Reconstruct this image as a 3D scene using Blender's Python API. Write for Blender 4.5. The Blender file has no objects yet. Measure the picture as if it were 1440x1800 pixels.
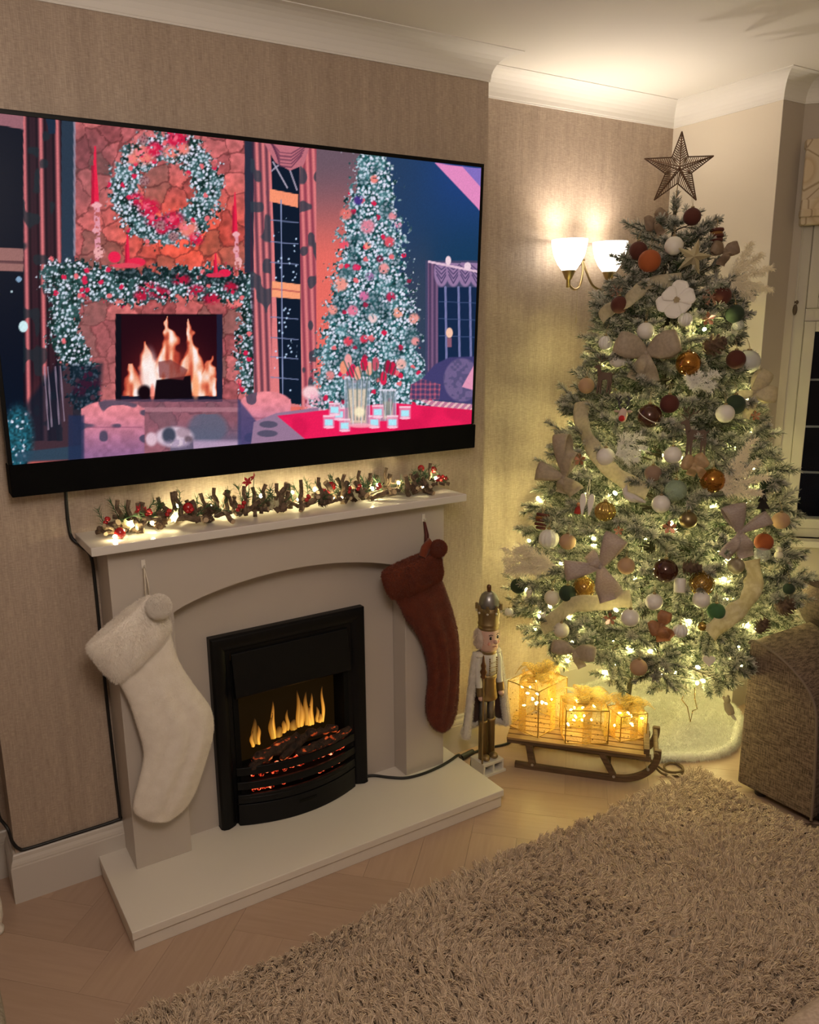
import bpy, bmesh, math, random
import numpy as np
from mathutils import Matrix, Vector
random.seed(7)
C = bpy.context.scene.collection
SC = bpy.context.scene
PI = math.pi

# ------------------------------------------------------------------ camera
CAM = np.array([-1.84179, -2.30256, 1.59147])
FOC, PPX, PPY = 1420.19, -53.08, 9.68
def _cam_axes(yaw, pitch, roll):
    fw = np.array([math.sin(yaw)*math.cos(pitch), math.cos(yaw)*math.cos(pitch), -math.sin(pitch)])
    r = np.array([math.cos(yaw), -math.sin(yaw), 0.0]); u = np.cross(r, fw)
    c, s = math.cos(roll), math.sin(roll)
    return c*r+s*u, c*u-s*r, fw
RT, UP, FW = _cam_axes(math.radians(31.1445), math.radians(12.9226), math.radians(-0.95708))
cam = bpy.data.cameras.new('camera')
cam.sensor_fit = 'HORIZONTAL'; cam.sensor_width = 36.0
cam.lens = FOC*36.0/1440.0
cam.shift_x = -PPX/1440.0; cam.shift_y = PPY/1440.0
cam.clip_start = 0.02
camo = bpy.data.objects.new('camera', cam); C.objects.link(camo)
camo.matrix_world = Matrix(((RT[0], UP[0], -FW[0], CAM[0]), (RT[1], UP[1], -FW[1], CAM[1]), (RT[2], UP[2], -FW[2], CAM[2]), (0, 0, 0, 1)))
SC.camera = camo

def ray(px, py):
    return FW + RT*(px-720-PPX)/FOC - UP*(py-900-PPY)/FOC
def at(px, py, axis, val):                 # the point of the plane axis=val seen at a pixel of the photograph
    d = ray(px, py); return CAM + d*((val-CAM[axis])/d[axis])
def px_of(P):
    d = np.asarray(P, float)-CAM; z = d@FW
    return 720+PPX+FOC*(d@RT)/z, 900+PPY-FOC*(d@UP)/z

# ------------------------------------------------------------------ view, world, lamps out of frame
SC.view_settings.view_transform = 'Standard'; SC.view_settings.look = 'None'
SC.view_settings.exposure = 0.0; SC.view_settings.gamma = 1.0
SC.view_settings.use_curve_mapping = False
W = bpy.data.worlds.new('night'); SC.world = W; W.use_nodes = True
W.node_tree.nodes['Background'].inputs[0].default_value = (0.010, 0.016, 0.035, 1)
W.node_tree.nodes['Background'].inputs[1].default_value = 0.25
def lamp(name, kind, loc, energy, col, **kw):
    l = bpy.data.lights.new(name, kind); l.energy = energy; l.color = col
    for k, v in kw.items(): setattr(l, k, v)
    o = bpy.data.objects.new(name, l); C.objects.link(o); o.location = loc
    return o
# the pendant of the room, hanging behind and above the photographer
lamp('ceiling_pendant_light', 'POINT', (-1.55, -2.05, 2.05), 46.0, (1.0, 0.845, 0.735), shadow_soft_size=0.22)

# ------------------------------------------------------------------ helpers
def s2l(c):
    c = c/255.0
    return c/12.92 if c <= 0.04045 else ((c+0.055)/1.055)**2.4
def S(r, g, b): return (s2l(r), s2l(g), s2l(b))

class N:
    """short writer for a node tree"""
    def __init__(s, name):
        s.m = bpy.data.materials.new(name); s.m.use_nodes = True
        s.t = s.m.node_tree; s.p = s.t.nodes['Principled BSDF']
    def n(s, kind, **kw):
        nd = s.t.nodes.new('ShaderNode'+kind)
        for k, v in kw.items():
            if k in nd.inputs.keys():
                nd.inputs[k].default_value = v
            else: setattr(nd, k, v)
        return nd
    def l(s, a, b): s.t.links.new(a, b)
    def set(s, **kw):
        for k, v in kw.items():
            k = k.replace('_', ' ')
            if isinstance(v, tuple) and len(v) == 3: v = v+(1,)
            s.p.inputs[k].default_value = v
    def coords(s, scale=(1, 1, 1)):
        tc = s.n('TexCoord'); mp = s.n('Mapping'); mp.inputs['Scale'].default_value = scale
        s.l(tc.outputs['Object'], mp.inputs['Vector']); return mp.outputs['Vector']
    def mix(s, fac, a, b):
        m = s.n('Mix', data_type='RGBA')
        for sock, v in ((m.inputs[0], fac), (m.inputs[6], a), (m.inputs[7], b)):
            if hasattr(v, 'links'): s.l(v, sock)
            else: sock.default_value = v if not isinstance(v, tuple) or len(v) == 4 else v+(1,)
        return m.outputs[2]
    def ramp(s, fac, stops):
        r = s.n('ValToRGB'); e = r.color_ramp.elements
        while len(e) < len(stops): e.new(0.5)
        for i, (p, c) in enumerate(stops):
            e[i].position = p; e[i].color = c+(1,) if len(c) == 3 else c
        s.l(fac, r.inputs[0]); return r.outputs[0]
    def bump(s, h, strength, dist=0.01):
        b = s.n('Bump'); b.inputs['Strength'].default_value = strength; b.inputs['Distance'].default_value = dist
        s.l(h, b.inputs['Height']); s.l(b.outputs[0], s.p.inputs['Normal'])

def mat(name, col, rough=0.5, metal=0.0, var=None, bump=None, **kw):
    """var = (scale or scale-triple, second colour); bump = (scale, strength)"""
    k = N(name); k.set(Base_Color=col, Roughness=rough, Metallic=metal, **kw)
    if var:
        sc = var[0] if isinstance(var[0], tuple) else (var[0],)*3
        nz = k.n('TexNoise'); nz.inputs['Scale'].default_value = 1.0; nz.inputs['Detail'].default_value = 4
        k.l(k.coords(sc), nz.inputs['Vector'])
        f = k.ramp(nz.outputs['Fac'], [(0.35, (0, 0, 0)), (0.65, (1, 1, 1))])
        k.l(k.mix(f, col, var[1]), k.p.inputs['Base Color'])
    if bump:
        sc = bump[0] if isinstance(bump[0], tuple) else (bump[0],)*3
        nz = k.n('TexNoise'); nz.inputs['Scale'].default_value = 1.0; nz.inputs['Detail'].default_value = 3
        k.l(k.coords(sc), nz.inputs['Vector']); k.bump(nz.outputs['Fac'], bump[1])
    return k.m
def glow(name, col, strength):
    k = N(name); k.set(Base_Color=(0.8, 0.8, 0.8), Emission_Color=col, Emission_Strength=strength); return k.m
def attr_mat(name, attr, rough=0.6, emit=0.0, **kw):
    k = N(name); a = k.n('Attribute', attribute_name=attr)
    k.set(Roughness=rough, **kw)
    if emit:
        k.set(Base_Color=(0, 0, 0)); k.l(a.outputs['Color'], k.p.inputs['Emission Color']); k.set(Emission_Strength=emit)
    else: k.l(a.outputs['Color'], k.p.inputs['Base Color'])
    return k.m
def weave(name, c1, c2, scale, bump=0.4, rough=0.9, **kw):
    k = N(name); k.set(Roughness=rough, **kw)
    a = k.n('TexNoise'); b = k.n('TexNoise')
    for nd in (a, b): nd.inputs['Scale'].default_value = 1; nd.inputs['Detail'].default_value = 2
    k.l(k.coords((scale, scale, scale*0.12)), a.inputs['Vector']); k.l(k.coords((scale*0.12, scale*0.12, scale)), b.inputs['Vector'])
    m = k.n('Math', operation='ADD'); k.l(a.outputs['Fac'], m.inputs[0]); k.l(b.outputs['Fac'], m.inputs[1])
    h = k.n('Math', operation='MULTIPLY'); k.l(m.outputs[0], h.inputs[0]); h.inputs[1].default_value = 0.5
    k.l(k.ramp(h.outputs[0], [(0.38, c1), (0.62, c2)]), k.p.inputs['Base Color']); k.bump(h.outputs[0], bump, 0.004)
    return k.m

class MB:
    """collects shapes, then links them as one mesh object"""
    def __init__(s): s.v = []; s.f = []; s.sm = []; s.M = None; s.col = None; s.cv = []
    def add(s, vs, fs, smooth=False):
        b = len(s.v)
        for p in vs:
            p = Vector(p)
            if s.M is not None: p = s.M @ p
            s.v.append((p[0], p[1], p[2])); s.cv.append(s.col)
        for f in fs: s.f.append([i+b for i in f]); s.sm.append(smooth)
        return s
    def box(s, c, d, R=None):
        x, y, z = (q/2 for q in d)
        vs = [Vector((i*x, j*y, k*z)) for i in (-1, 1) for j in (-1, 1) for k in (-1, 1)]
        if R is not None: vs = [R @ v for v in vs]
        vs = [v+Vector(c) for v in vs]
        return s.add(vs, [(0, 1, 3, 2), (4, 6, 7, 5), (0, 4, 5, 1), (2, 3, 7, 6), (0, 2, 6, 4), (1, 5, 7, 3)])
    def bx(s, x0, x1, y0, y1, z0, z1): return s.box(((x0+x1)/2, (y0+y1)/2, (z0+z1)/2), (x1-x0, y1-y0, z1-z0))
    def bar(s, p0, p1, w, h, up=(0, 0, 1)):
        p0, p1 = Vector(p0), Vector(p1); d = p1-p0; x = d.normalized()
        y = Vector(up).cross(x)
        if y.length < 1e-5: y = Vector((0, 1, 0)).cross(x)
        y.normalize(); z = x.cross(y); R = Matrix((x, y, z)).transposed()
        return s.box((p0+p1)/2, (d.length, w, h), R)
    def tube(s, pts, r, n=8, closed=False, caps=True, flat=None):
        pts = [Vector(p) for p in pts]; k = len(pts)
        rs = r if isinstance(r, (list, tuple)) else [r]*k
        vs = []; up = None
        for i, p in enumerate(pts):
            if closed: t = pts[(i+1) % k]-pts[i-1]
            else: t = pts[min(i+1, k-1)]-pts[max(i-1, 0)]
            t = t.normalized() if t.length > 1e-9 else Vector((0, 0, 1))
            if up is None:
                up = Vector((0, 0, 1)) if abs(t.z) < 0.9 else Vector((1, 0, 0))
            a = (up - t*up.dot(t))
            if a.length < 1e-6: a = Vector((1, 0.3, 0)) - t*Vector((1, 0.3, 0)).dot(t)
            a.normalize(); up = a; b = t.cross(a)
            for j in range(n):
                an = 2*PI*j/n
                vs.append(p+(a*math.cos(an)+b*math.sin(an)*(flat or 1))*rs[i])
        fs = []
        for i in range(k if closed else k-1):
            for j in range(n):
                i2 = (i+1) % k
                fs.append((i*n+j, i*n+(j+1) % n, i2*n+(j+1) % n, i2*n+j))
        s.add(vs, fs, True)
        if caps and not closed:
            s.add(vs[:n], [tuple(range(n-1, -1, -1))]); s.add(vs[-n:], [tuple(range(n))])
        return s
    def cyl(s, p0, p1, r0, r1=None, n=12): return s.tube([p0, p1], [r0, r0 if r1 is None else r1], n)
    def lathe(s, prof, n=24, c=(0, 0, 0), smooth=True, lobes=None):
        vs = []
        for r, z in prof:
            for j in range(n):
                a = 2*PI*j/n; q = r*(1+(lobes[1]*abs(math.cos(a*lobes[0]/2)) - lobes[1]) if lobes else 1)
                vs.append((c[0]+q*math.cos(a), c[1]+q*math.sin(a), c[2]+z))
        k = len(prof); fs = []
        for i in range(k-1):
            for j in range(n): fs.append((i*n+j, i*n+(j+1) % n, (i+1)*n+(j+1) % n, (i+1)*n+j))
        if prof[0][0] > 1e-6: fs.append(tuple(range(n-1, -1, -1)))
        if prof[-1][0] > 1e-6: fs.append(tuple((k-1)*n+j for j in range(n)))
        return s.add(vs, fs, smooth)
    def ball(s, c, r, n=14, m=9, sc=(1, 1, 1)):
        if not isinstance(r, (list, tuple)): r = (r*sc[0], r*sc[1], r*sc[2])
        vs = [(c[0], c[1], c[2]-r[2])]; fs = []
        for i in range(1, m):
            t = PI*i/m-PI/2
            for j in range(n):
                a = 2*PI*j/n; vs.append((c[0]+r[0]*math.cos(t)*math.cos(a), c[1]+r[1]*math.cos(t)*math.sin(a), c[2]+r[2]*math.sin(t)))
        vs.append((c[0], c[1], c[2]+r[2]))
        for j in range(n): fs.append((0, 1+(j+1) % n, 1+j))
        for i in range(m-2):
            for j in range(n): fs.append((1+i*n+j, 1+i*n+(j+1) % n, 1+(i+1)*n+(j+1) % n, 1+(i+1)*n+j))
        L = len(vs)-1; b = 1+(m-2)*n
        for j in range(n): fs.append((b+j, b+(j+1) % n, L))
        return s.add(vs, fs, True)
    def prism(s, outline, y0, y1, axis=1):
        """outline: 2-D points in the plane across `axis`, drawn out from y0 to y1"""
        def P(a, b, y): return (a, y, b) if axis == 1 else ((y, a, b) if axis == 0 else (a, b, y))
        n = len(outline); vs = [P(a, b, y0) for a, b in outline]+[P(a, b, y1) for a, b in outline]
        fs = [tuple(range(n)), tuple(range(2*n-1, n-1, -1))]+[(i, n+i, n+(i+1) % n, (i+1) % n) for i in range(n)]
        return s.add(vs, fs)
    def ribbon(s, pts, wvec, th=0.0012):
        """a strip of cloth along pts; wvec = half-width vectors (one or many)"""
        pts = [Vector(p) for p in pts]; k = len(pts)
        ws = [Vector(w) for w in wvec] if isinstance(wvec[0], (list, tuple, Vector)) else [Vector(wvec)]*k
        vs = []
        for i, p in enumerate(pts):
            t = (pts[min(i+1, k-1)]-pts[max(i-1, 0)]); nrm = t.cross(ws[i])
            nrm = nrm.normalized()*th/2 if nrm.length > 1e-9 else Vector((0, 0, th/2))
            vs += [p-ws[i]-nrm, p+ws[i]-nrm, p+ws[i]+nrm, p-ws[i]+nrm]
        fs = []
        for i in range(k-1):
            a, b = 4*i, 4*i+4
            for q in range(4): fs.append((a+q, a+(q+1) % 4, b+(q+1) % 4, b+q))
        fs += [(3, 2, 1, 0), (4*k-4, 4*k-3, 4*k-2, 4*k-1)]
        return s.add(vs, fs, True)
    def strip(s, path, ws, nrm, cup=0.0, th=0.0009, m=6, edge=0.0):
        """a strip of cloth with a rounded cross-section: half-width vectors ws, out-of-cloth vectors nrm"""
        k = len(path); vs = []; W_ = m+1
        for side in (0, 1):
            for i in range(k):
                n_ = nrm[i].normalized()
                for j in range(W_):
                    u = 2*j/m-1; q = path[i]+ws[i]*u+n_*(cup*ws[i].length*(1-u*u)+edge*ws[i].length*math.sin(i*0.9+3*u)*abs(u)-th*side); vs.append(q)
        fs = []
        for i in range(k-1):
            for j in range(m):
                a = i*W_+j; b = k*W_+a; fs += [(a, a+1, a+W_+1, a+W_), (b, b+W_, b+W_+1, b+1)]
            for j in (0, m):
                a = i*W_+j; b = k*W_+a; fs.append((a, a+W_, b+W_, b) if j == 0 else (a, b, b+W_, a+W_))
        return s.add(vs, fs, True)
    def mesh(s, name):
        me = bpy.data.meshes.new(name); me.from_pydata(s.v, [], s.f)
        me.polygons.foreach_set('use_smooth', s.sm)
        if any(c is not None for c in s.cv):
            a = me.color_attributes.new('col', 'FLOAT_COLOR', 'POINT')
            a.data.foreach_set('color', np.array([(c or (1, 1, 1))+(1,) for c in s.cv], 'f').ravel())
        me.update(); return me
    def build(s, name, m, parent=None, bevel=0.0, seg=2, world=False, sub=0):
        if world and parent is not None:
            o = Vector((0, 0, 0)); q = parent
            while q is not None: o += Vector(q.location); q = q.parent
            s.v = [(a-o[0], b-o[1], c-o[2]) for a, b, c in s.v]
        return link(name, s.mesh(name), m, parent, bevel, seg, sub)

def link(name, me, m, parent=None, bevel=0.0, seg=2, sub=0):
    ob = bpy.data.objects.new(name, me); C.objects.link(ob)
    if m is not None and len(me.materials) == 0: me.materials.append(m)
    if parent is not None: ob.parent = parent
    if bevel:
        b = ob.modifiers.new('bevel', 'BEVEL'); b.width = bevel; b.segments = seg; b.limit_method = 'ANGLE'; b.angle_limit = 0.6
        for p in me.polygons: p.use_smooth = True
        w = ob.modifiers.new('normals', 'WEIGHTED_NORMAL'); w.keep_sharp = True
    if sub:
        b = ob.modifiers.new('subdivision', 'SUBSURF'); b.levels = sub; b.render_levels = sub
    return ob
def tag(o, label, cat, group=None):
    o['label'] = label; o['category'] = cat
    if group: o['group'] = group
    return o
def thing(name, label, cat, loc=(0, 0, 0), rz=0.0, group=None):
    o = bpy.data.objects.new(name, None); C.objects.link(o); o.empty_display_size = 0.05
    o.location = loc; o.rotation_euler = (0, 0, rz); return tag(o, label, cat, group)
def struct(o): o['kind'] = 'structure'; return o
def dup(o, parent=None):
    c = o.copy(); C.objects.link(c); c.parent = parent
    for ch in list(o.children): dup(ch, c)
    return c
def curves(name, pts, rad, m, parent=None):
    """pts: (n, k, 3) array of strands -> one hair-curves object"""
    n, k, _ = pts.shape
    h = bpy.data.hair_curves.new(name); h.add_curves([k]*n)
    h.points.foreach_set('position', pts.astype('f').ravel())
    h.points.foreach_set('radius', np.broadcast_to(rad, (n, k)).astype('f').ravel())
    h.materials.append(m)
    o = bpy.data.objects.new(name, h); C.objects.link(o)
    if parent is not None: o.parent = parent
    o['kind'] = 'stuff'; return o
def lerp(a, b, t): return a+(b-a)*t
def smooth_path(pts, n=6):
    """Catmull-Rom through pts"""
    P = [Vector(p) for p in pts]; out = []
    for i in range(len(P)-1):
        a, b, c, d = P[max(i-1, 0)], P[i], P[i+1], P[min(i+2, len(P)-1)]
        for j in range(n):
            t = j/n; out.append(0.5*((2*b)+(c-a)*t+(2*a-5*b+4*c-d)*t*t+(3*b-a-3*c+d)*t**3))
    out.append(P[-1]); return out

# ------------------------------------------------------------------ materials of the room
def wallpaper_mat():
    k = N('grasscloth_wallpaper'); k.set(Roughness=0.5)
    a = k.n('TexNoise'); b = k.n('TexNoise'); c = k.n('TexNoise'); d = k.n('TexNoise')
    for nd, sc, dt in ((a, (420, 420, 26), 3), (b, (60, 60, 500), 2), (c, (26, 26, 1.6), 3), (d, (160, 160, 7), 3)):
        nd.inputs['Scale'].default_value = 1; nd.inputs['Detail'].default_value = dt; k.l(k.coords(sc), nd.inputs['Vector'])
    def add(x, y, f):
        m = k.n('Math', operation='MULTIPLY_ADD'); k.l(y, m.inputs[0]); m.inputs[1].default_value = f; k.l(x, m.inputs[2]); return m.outputs[0]
    h = add(a.outputs['Fac'], b.outputs['Fac'], 1.2)
    h2 = add(h, d.outputs['Fac'], 0.4)
    h3 = add(h2, c.outputs['Fac'], 0.7)
    sc_ = k.n('Math', operation='DIVIDE'); k.l(h3, sc_.inputs[0]); sc_.inputs[1].default_value = 3.3
    col = k.ramp(sc_.outputs[0], [(0.36, (0.30, 0.226, 0.172)), (0.50, (0.42, 0.327, 0.253)), (0.64, (0.56, 0.458, 0.365))])
    k.l(col, k.p.inputs['Base Color'])
    mt = k.ramp(sc_.outputs[0], [(0.48, (0.0, 0, 0)), (0.66, (0.35, 0.35, 0.35))]); k.l(mt, k.p.inputs['Metallic'])
    k.bump(h, 0.35, 0.002); return k.m
WALLPAPER = wallpaper_mat()
CREAM = mat('cream_wall_paint', (0.74, 0.665, 0.55), 0.7, bump=(60, 0.03))
CEIL = mat('ceiling_paint', (0.80, 0.765, 0.70), 0.8, bump=(40, 0.03))
CORNICE = mat('cornice_paint', (0.80, 0.77, 0.72), 0.6)
SKIRT = mat('skirting_gloss', (0.58, 0.53, 0.475), 0.28)
MANTEL = mat('mantel_satin_paint', (0.52, 0.462, 0.408), 0.30, var=(3, (0.50, 0.444, 0.39)))
PLANE = mat('plain_wall_paint', (0.62, 0.55, 0.46), 0.8)
def plank_mat():
    k = N('limed_oak_plank'); k.set(Roughness=0.34)
    oi = k.n('ObjectInfo')
    nz = k.n('TexNoise'); nz.inputs['Scale'].default_value = 1; nz.inputs['Detail'].default_value = 6; k.l(k.coords((5, 70, 70)), nz.inputs['Vector'])
    big = k.n('TexNoise'); big.inputs['Scale'].default_value = 1; big.inputs['Detail'].default_value = 2; k.l(k.coords((2.5, 9, 9)), big.inputs['Vector'])
    c1 = k.ramp(nz.outputs['Fac'], [(0.3, (0.355, 0.235, 0.178)), (0.7, (0.475, 0.335, 0.258))])
    c2 = k.mix(big.outputs['Fac'], c1, (0.42, 0.285, 0.20))
    c3 = k.mix(0.22, c2, k.ramp(oi.outputs['Random'], [(0.0, (0.32, 0.22, 0.155)), (1.0, (0.62, 0.45, 0.33))]))
    k.l(c3, k.p.inputs['Base Color'])
    r = k.ramp(nz.outputs['Fac'], [(0.3, (0.28, 0.28, 0.28)), (0.8, (0.48, 0.48, 0.48))]); k.l(r, k.p.inputs['Roughness'])
    k.bump(nz.outputs['Fac'], 0.12, 0.002); return k.m
PLANK = plank_mat()
UNDER = mat('floor_base', (0.20, 0.135, 0.095), 0.7)

# ------------------------------------------------------------------ room shell
ZC, YA, XL, XR, YR = 2.474, 0.145, -1.69, 1.0897, -0.34
XB, NB = 1.2206, np.array([0.68, -0.73])            # where the angled bay facet starts, and its direction
NB = NB/np.linalg.norm(NB); FEND = (XB+NB[0]*0.62, YR+NB[1]*0.62)
struct(MB().bx(-4.2, 2.2, -4.2, 0.5, -0.10, -0.004).build('floor', UNDER))
FLOOR = bpy.data.objects['floor']
struct(MB().bx(-4.2, 2.2, -4.2, 0.5, ZC, ZC+0.08).build('ceiling', CEIL))
struct(MB().bx(-4.1, XB, YA, YA+0.12, 0, ZC).build('wall_alcove', WALLPAPER))
struct(MB().bx(XL, 0, 0.0, YA, 0, ZC).build('wall_chimney', WALLPAPER))
struct(MB().bx(XR, XB, YR, YA, 0, ZC).build('wall_right', CREAM))
struct(MB().bx(-4.1, 2.0, -4.12, -4.0, 0, ZC).build('wall_back', PLANE))
struct(MB().bx(-4.12, -4.0, -4.0, YA, 0, ZC).build('wall_left', PLANE))
def facet(m, d0, d1, z0, z1, t0=0.0, t1=0.12):
    """box on the angled bay wall: d along it, t = depth behind the wall face"""
    nn = np.array([-NB[1], NB[0]])
    if nn[0] < 0: nn = -nn
    P = []
    for d in (d0, d1):
        for t in (t0, t1):
            q = np.array([XB, YR])+NB*d+nn*t
            for z in (z0, z1): P.append((q[0], q[1], z))
    return m.add(P, [(0, 1, 3, 2), (4, 6, 7, 5), (0, 4, 5, 1), (2, 3, 7, 6), (0, 2, 6, 4), (1, 5, 7, 3)])
WZ0, WZ1, WD0, WD1 = 0.735, 2.20, 0.03, 0.58
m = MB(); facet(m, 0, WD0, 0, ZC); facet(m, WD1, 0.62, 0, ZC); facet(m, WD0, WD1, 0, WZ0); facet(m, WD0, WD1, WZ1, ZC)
BAY_SHADE = mat('bay_shade_paint', (0.47, 0.41, 0.345), 0.7)  # cream darkened: the shade on facet and reveal is put into this colour
struct(m.build('wall_bay', BAY_SHADE)); struct(MB().bx(XR+0.0005, XB, YR-0.0015, YR, 0, ZC-0.0835).build('wall_reveal_shade', BAY_SHADE))  # thin sheet added over the cream reveal, its shade carried by the colour
struct(MB().bx(FEND[0], FEND[0]+0.12, -2.4, FEND[1], 0, ZC).build('wall_bay_front', CREAM))
struct(MB().bx(XR, FEND[0]+0.12, -4.0, -2.4, 0, ZC).build('wall_right_far', CREAM))

# herringbone planks, each one a piece of the floor
PW, PLN = 0.145, 0.58
pm = MB().box((0, 0, -0.002), (PLN-0.0007, PW-0.0007, 0.004)); 
pme = pm.mesh('plank'); pme.materials.append(PLANK)
ca, sa = math.cos(PI/4), math.sin(PI/4)
for a in range(-14, 15):
    for b in range(-14, 15):
        for hv in (0, 1):
            # standard herringbone: horizontal plank at (a*W*... ) stepping diagonally
            u = a*PW + b*2*PLN*0 + b*PLN
            v = a*PW - b*PLN
            if hv == 0: cu, cv, ro = u+PLN/2, v+PW/2, 0
            else: cu, cv, ro = u+PLN-PLN+PW*0+PLN+PW/2, v+PW-PLN/2+PW*0, PI/2
            x = -0.7+cu*ca-cv*sa; y = -0.35+cu*sa+cv*ca
            if -2.45 < x < 1.5 and -1.05 < y < 0.42 and not (x > 1.25) and not (-1.3 < x < -0.35 and y > -0.12):
                o = bpy.data.objects.new('plank', pme); C.objects.link(o); o.parent = FLOOR
                o.location = (x, y, 0); o.rotation_euler = (0, 0, PI/4+ro)

def sweep(path, prof, names, m, kind=True, parent=None):
    """profile (offset from wall, z) run along a wall polyline, mitred; room on the right-hand side. One object per named run"""
    P = [np.array(p, float) for p in path]; nrm = []
    for i in range(len(P)-1):
        d = (P[i+1]-P[i])/np.linalg.norm(P[i+1]-P[i]); nrm.append(np.array([d[1], -d[0]]))
    def off(i):
        if i == 0: return nrm[0]
        if i == len(P)-1: return nrm[-1]
        a, b = nrm[i-1], nrm[i]; s_ = a+b; return s_/(1+a@b)
    for i, nm in enumerate(names):
        if nm is None: continue
        mb = MB(); k = len(prof); vs = []
        for j in (i, i+1):
            o = off(j)
            for q, z in prof: w = P[j]+o*q; vs.append((w[0], w[1], z))
        fs = [(a, a+1, k+a+1, k+a) for a in range(k-1)]+[(k-1, 0, k, 2*k-1), tuple(range(k-1, -1, -1)), tuple(range(k, 2*k))]
        mb.add(vs, fs); ob = mb.build(nm, m, parent)
        for p in ob.data.polygons[:]: p.use_smooth = False
        struct(ob)
PTH = [(-4, YA), (XL, YA), (XL, 0), (0, 0), (0, YA), (XR, YA), (XR, YR), (XB, YR), FEND, (FEND[0], -2.4), (XR, -2.4), (XR, -4)]
cv = [(0, ZC-0.0835), (0.004, ZC-0.0835), (0.004, ZC-0.078)]
for i in range(9):
    t = PI/2*i/8; cv.append((0.0795-0.0745*math.cos(t), ZC-0.077+0.0745*math.sin(t)-0.0))
cv += [(0.0824, ZC-0.0025), (0.0824, ZC), (0, ZC)]
sweep(PTH, cv, ['trim_%d' % (i+1) for i in range(11)], CORNICE)
bp = [(0, 0), (0.018, 0), (0.018, 0.112), (0.0165, 0.116), (0.0165, 0.120), (0.014, 0.128), (0.010, 0.136), (0.0085, 0.146), (0.006, 0.150), (0, 0.150)]
sweep([(-4, YA), (XL, YA), (XL, 0), (-1.386, 0)], bp, ['baseboard_left', 'baseboard_return', 'baseboard_chimney'], SKIRT)
sweep([(-0.284, 0), (0, 0), (0, YA), (XR, YA), (XR, YR), (XB, YR), FEND, (FEND[0], -2.4)], bp,
      ['baseboard_chimney_right', 'baseboard_reveal', 'baseboard_alcove', 'baseboard_right', 'baseboard_bay', 'baseboard_bay_side', 'baseboard_bay_front'], SKIRT)

# ------------------------------------------------------------------ bay window
UPVC = mat('white_window_frame', (0.54, 0.50, 0.43), 0.3)
GLASSD = N('night_glass'); GLASSD.set(Base_Color=(0.9, 0.95, 1.0), Roughness=0.02, Transmission_Weight=1.0, IOR=1.18); GLASSD = GLASSD.m
wn = bpy.data.objects.new('window_1', None); C.objects.link(wn); struct(wn)
def wbar(nm, d0, d1, z0, z1, t0, t1, m=UPVC, bev=0.004):
    mb = MB(); facet(mb, d0, d1, z0, z1, t0, t1); return mb.build(nm, m, wn, bev)
wbar('frame_jamb', WD0, WD0+0.045, WZ0, WZ1, 0.015, 0.085); wbar('frame_jamb', WD1-0.045, WD1, WZ0, WZ1, 0.015, 0.085)
wbar('frame_head', WD0+0.045, WD1-0.045, WZ1-0.045, WZ1, 0.015, 0.085); wbar('frame_sill', WD0+0.045, WD1-0.045, WZ0, WZ0+0.04, 0.015, 0.085)
wbar('transom', WD0+0.045, WD1-0.045, 1.605, 1.655, 0.015, 0.085)
for z0, z1 in ((WZ0+0.04, 1.605), (1.655, WZ1-0.045)):
    a, b = WD0+0.045, WD1-0.045
    sm = MB(); facet(sm, a, a+0.04, z0, z1, 0.005, 0.07); facet(sm, b-0.04, b, z0, z1, 0.005, 0.07)
    facet(sm, a+0.04, b-0.04, z0, z0+0.04, 0.005, 0.07); facet(sm, a+0.04, b-0.04, z1-0.04, z1, 0.005, 0.07)
    sa_ = sm.build('casement', UPVC, wn, 0.003)
    g = MB(); facet(g, a+0.04, b-0.04, z0+0.04, z1-0.04, 0.035, 0.041); g.build('glass', GLASSD, sa_)
    for q in range(1, 4):                       # slim glazing strips inside the pane
        zq = lerp(z0+0.04, z1-0.04, q/4)
        if z1 < 1.7:
            g = MB(); facet(g, a+0.04, b-0.04, zq-0.004, zq+0.004, 0.043, 0.047); g.build('glazing_bar', mat('glazing_bar', (0.35, 0.35, 0.34), 0.4), sa_)
mb = MB(); facet(mb, -0.0, 0.62, WZ0-0.028, WZ0, -0.05, 0.03); struct(mb.build('window_sill', SKIRT, None, 0.004))
bricks = mat('dark_garden_wall', (0.02, 0.022, 0.028), 0.9, var=(3, (0.03, 0.04, 0.06)))
mb = MB().box((2.9, 0.6, 1.0), (0.2, 4.0, 2.0), Matrix.Rotation(0.75, 3, 'Z')); tag(mb.build('garden_wall', bricks), 'dark garden wall standing outside behind the night window', 'wall')

# roman blind on the facet
def blind_mat():
    k = N('leaf_print_linen'); k.set(Roughness=0.9)
    v = k.n('TexVoronoi', feature='F1'); v.inputs['Scale'].default_value = 1; k.l(k.coords((11, 11, 8)), v.inputs['Vector'])
    w = k.n('TexVoronoi', feature='DISTANCE_TO_EDGE'); w.inputs['Scale'].default_value = 1; k.l(k.coords((11, 11, 8)), w.inputs['Vector'])
    f = k.ramp(v.outputs['Distance'], [(0.30, (0.62, 0.50, 0.345)), (0.36, (0.52, 0.395, 0.255)), (0.5, (0.62, 0.52, 0.38))])
    e = k.ramp(w.outputs['Distance'], [(0.0, (0.40, 0.29, 0.19)), (0.03, (1, 1, 1))])
    x = k.n('Mix', data_type='RGBA', blend_type='MULTIPLY'); x.inputs[0].default_value = 0.8; k.l(f, x.inputs[6]); k.l(e, x.inputs[7])
    k.l(x.outputs[2], k.p.inputs['Base Color']); return k.m
BLIND = blind_mat()
bl = thing('roman_blind', 'cream leaf-print roman blind folded up over the bay window', 'blind', (XB, YR, 1.96))
def fold(nm, z0, z1, t0, t1, d0=0.012):
    mb = MB(); facet(mb, d0, 0.60, z0, z1, t0, t1); return mb.build(nm, BLIND, bl, 0.006, 2, True)
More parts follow.
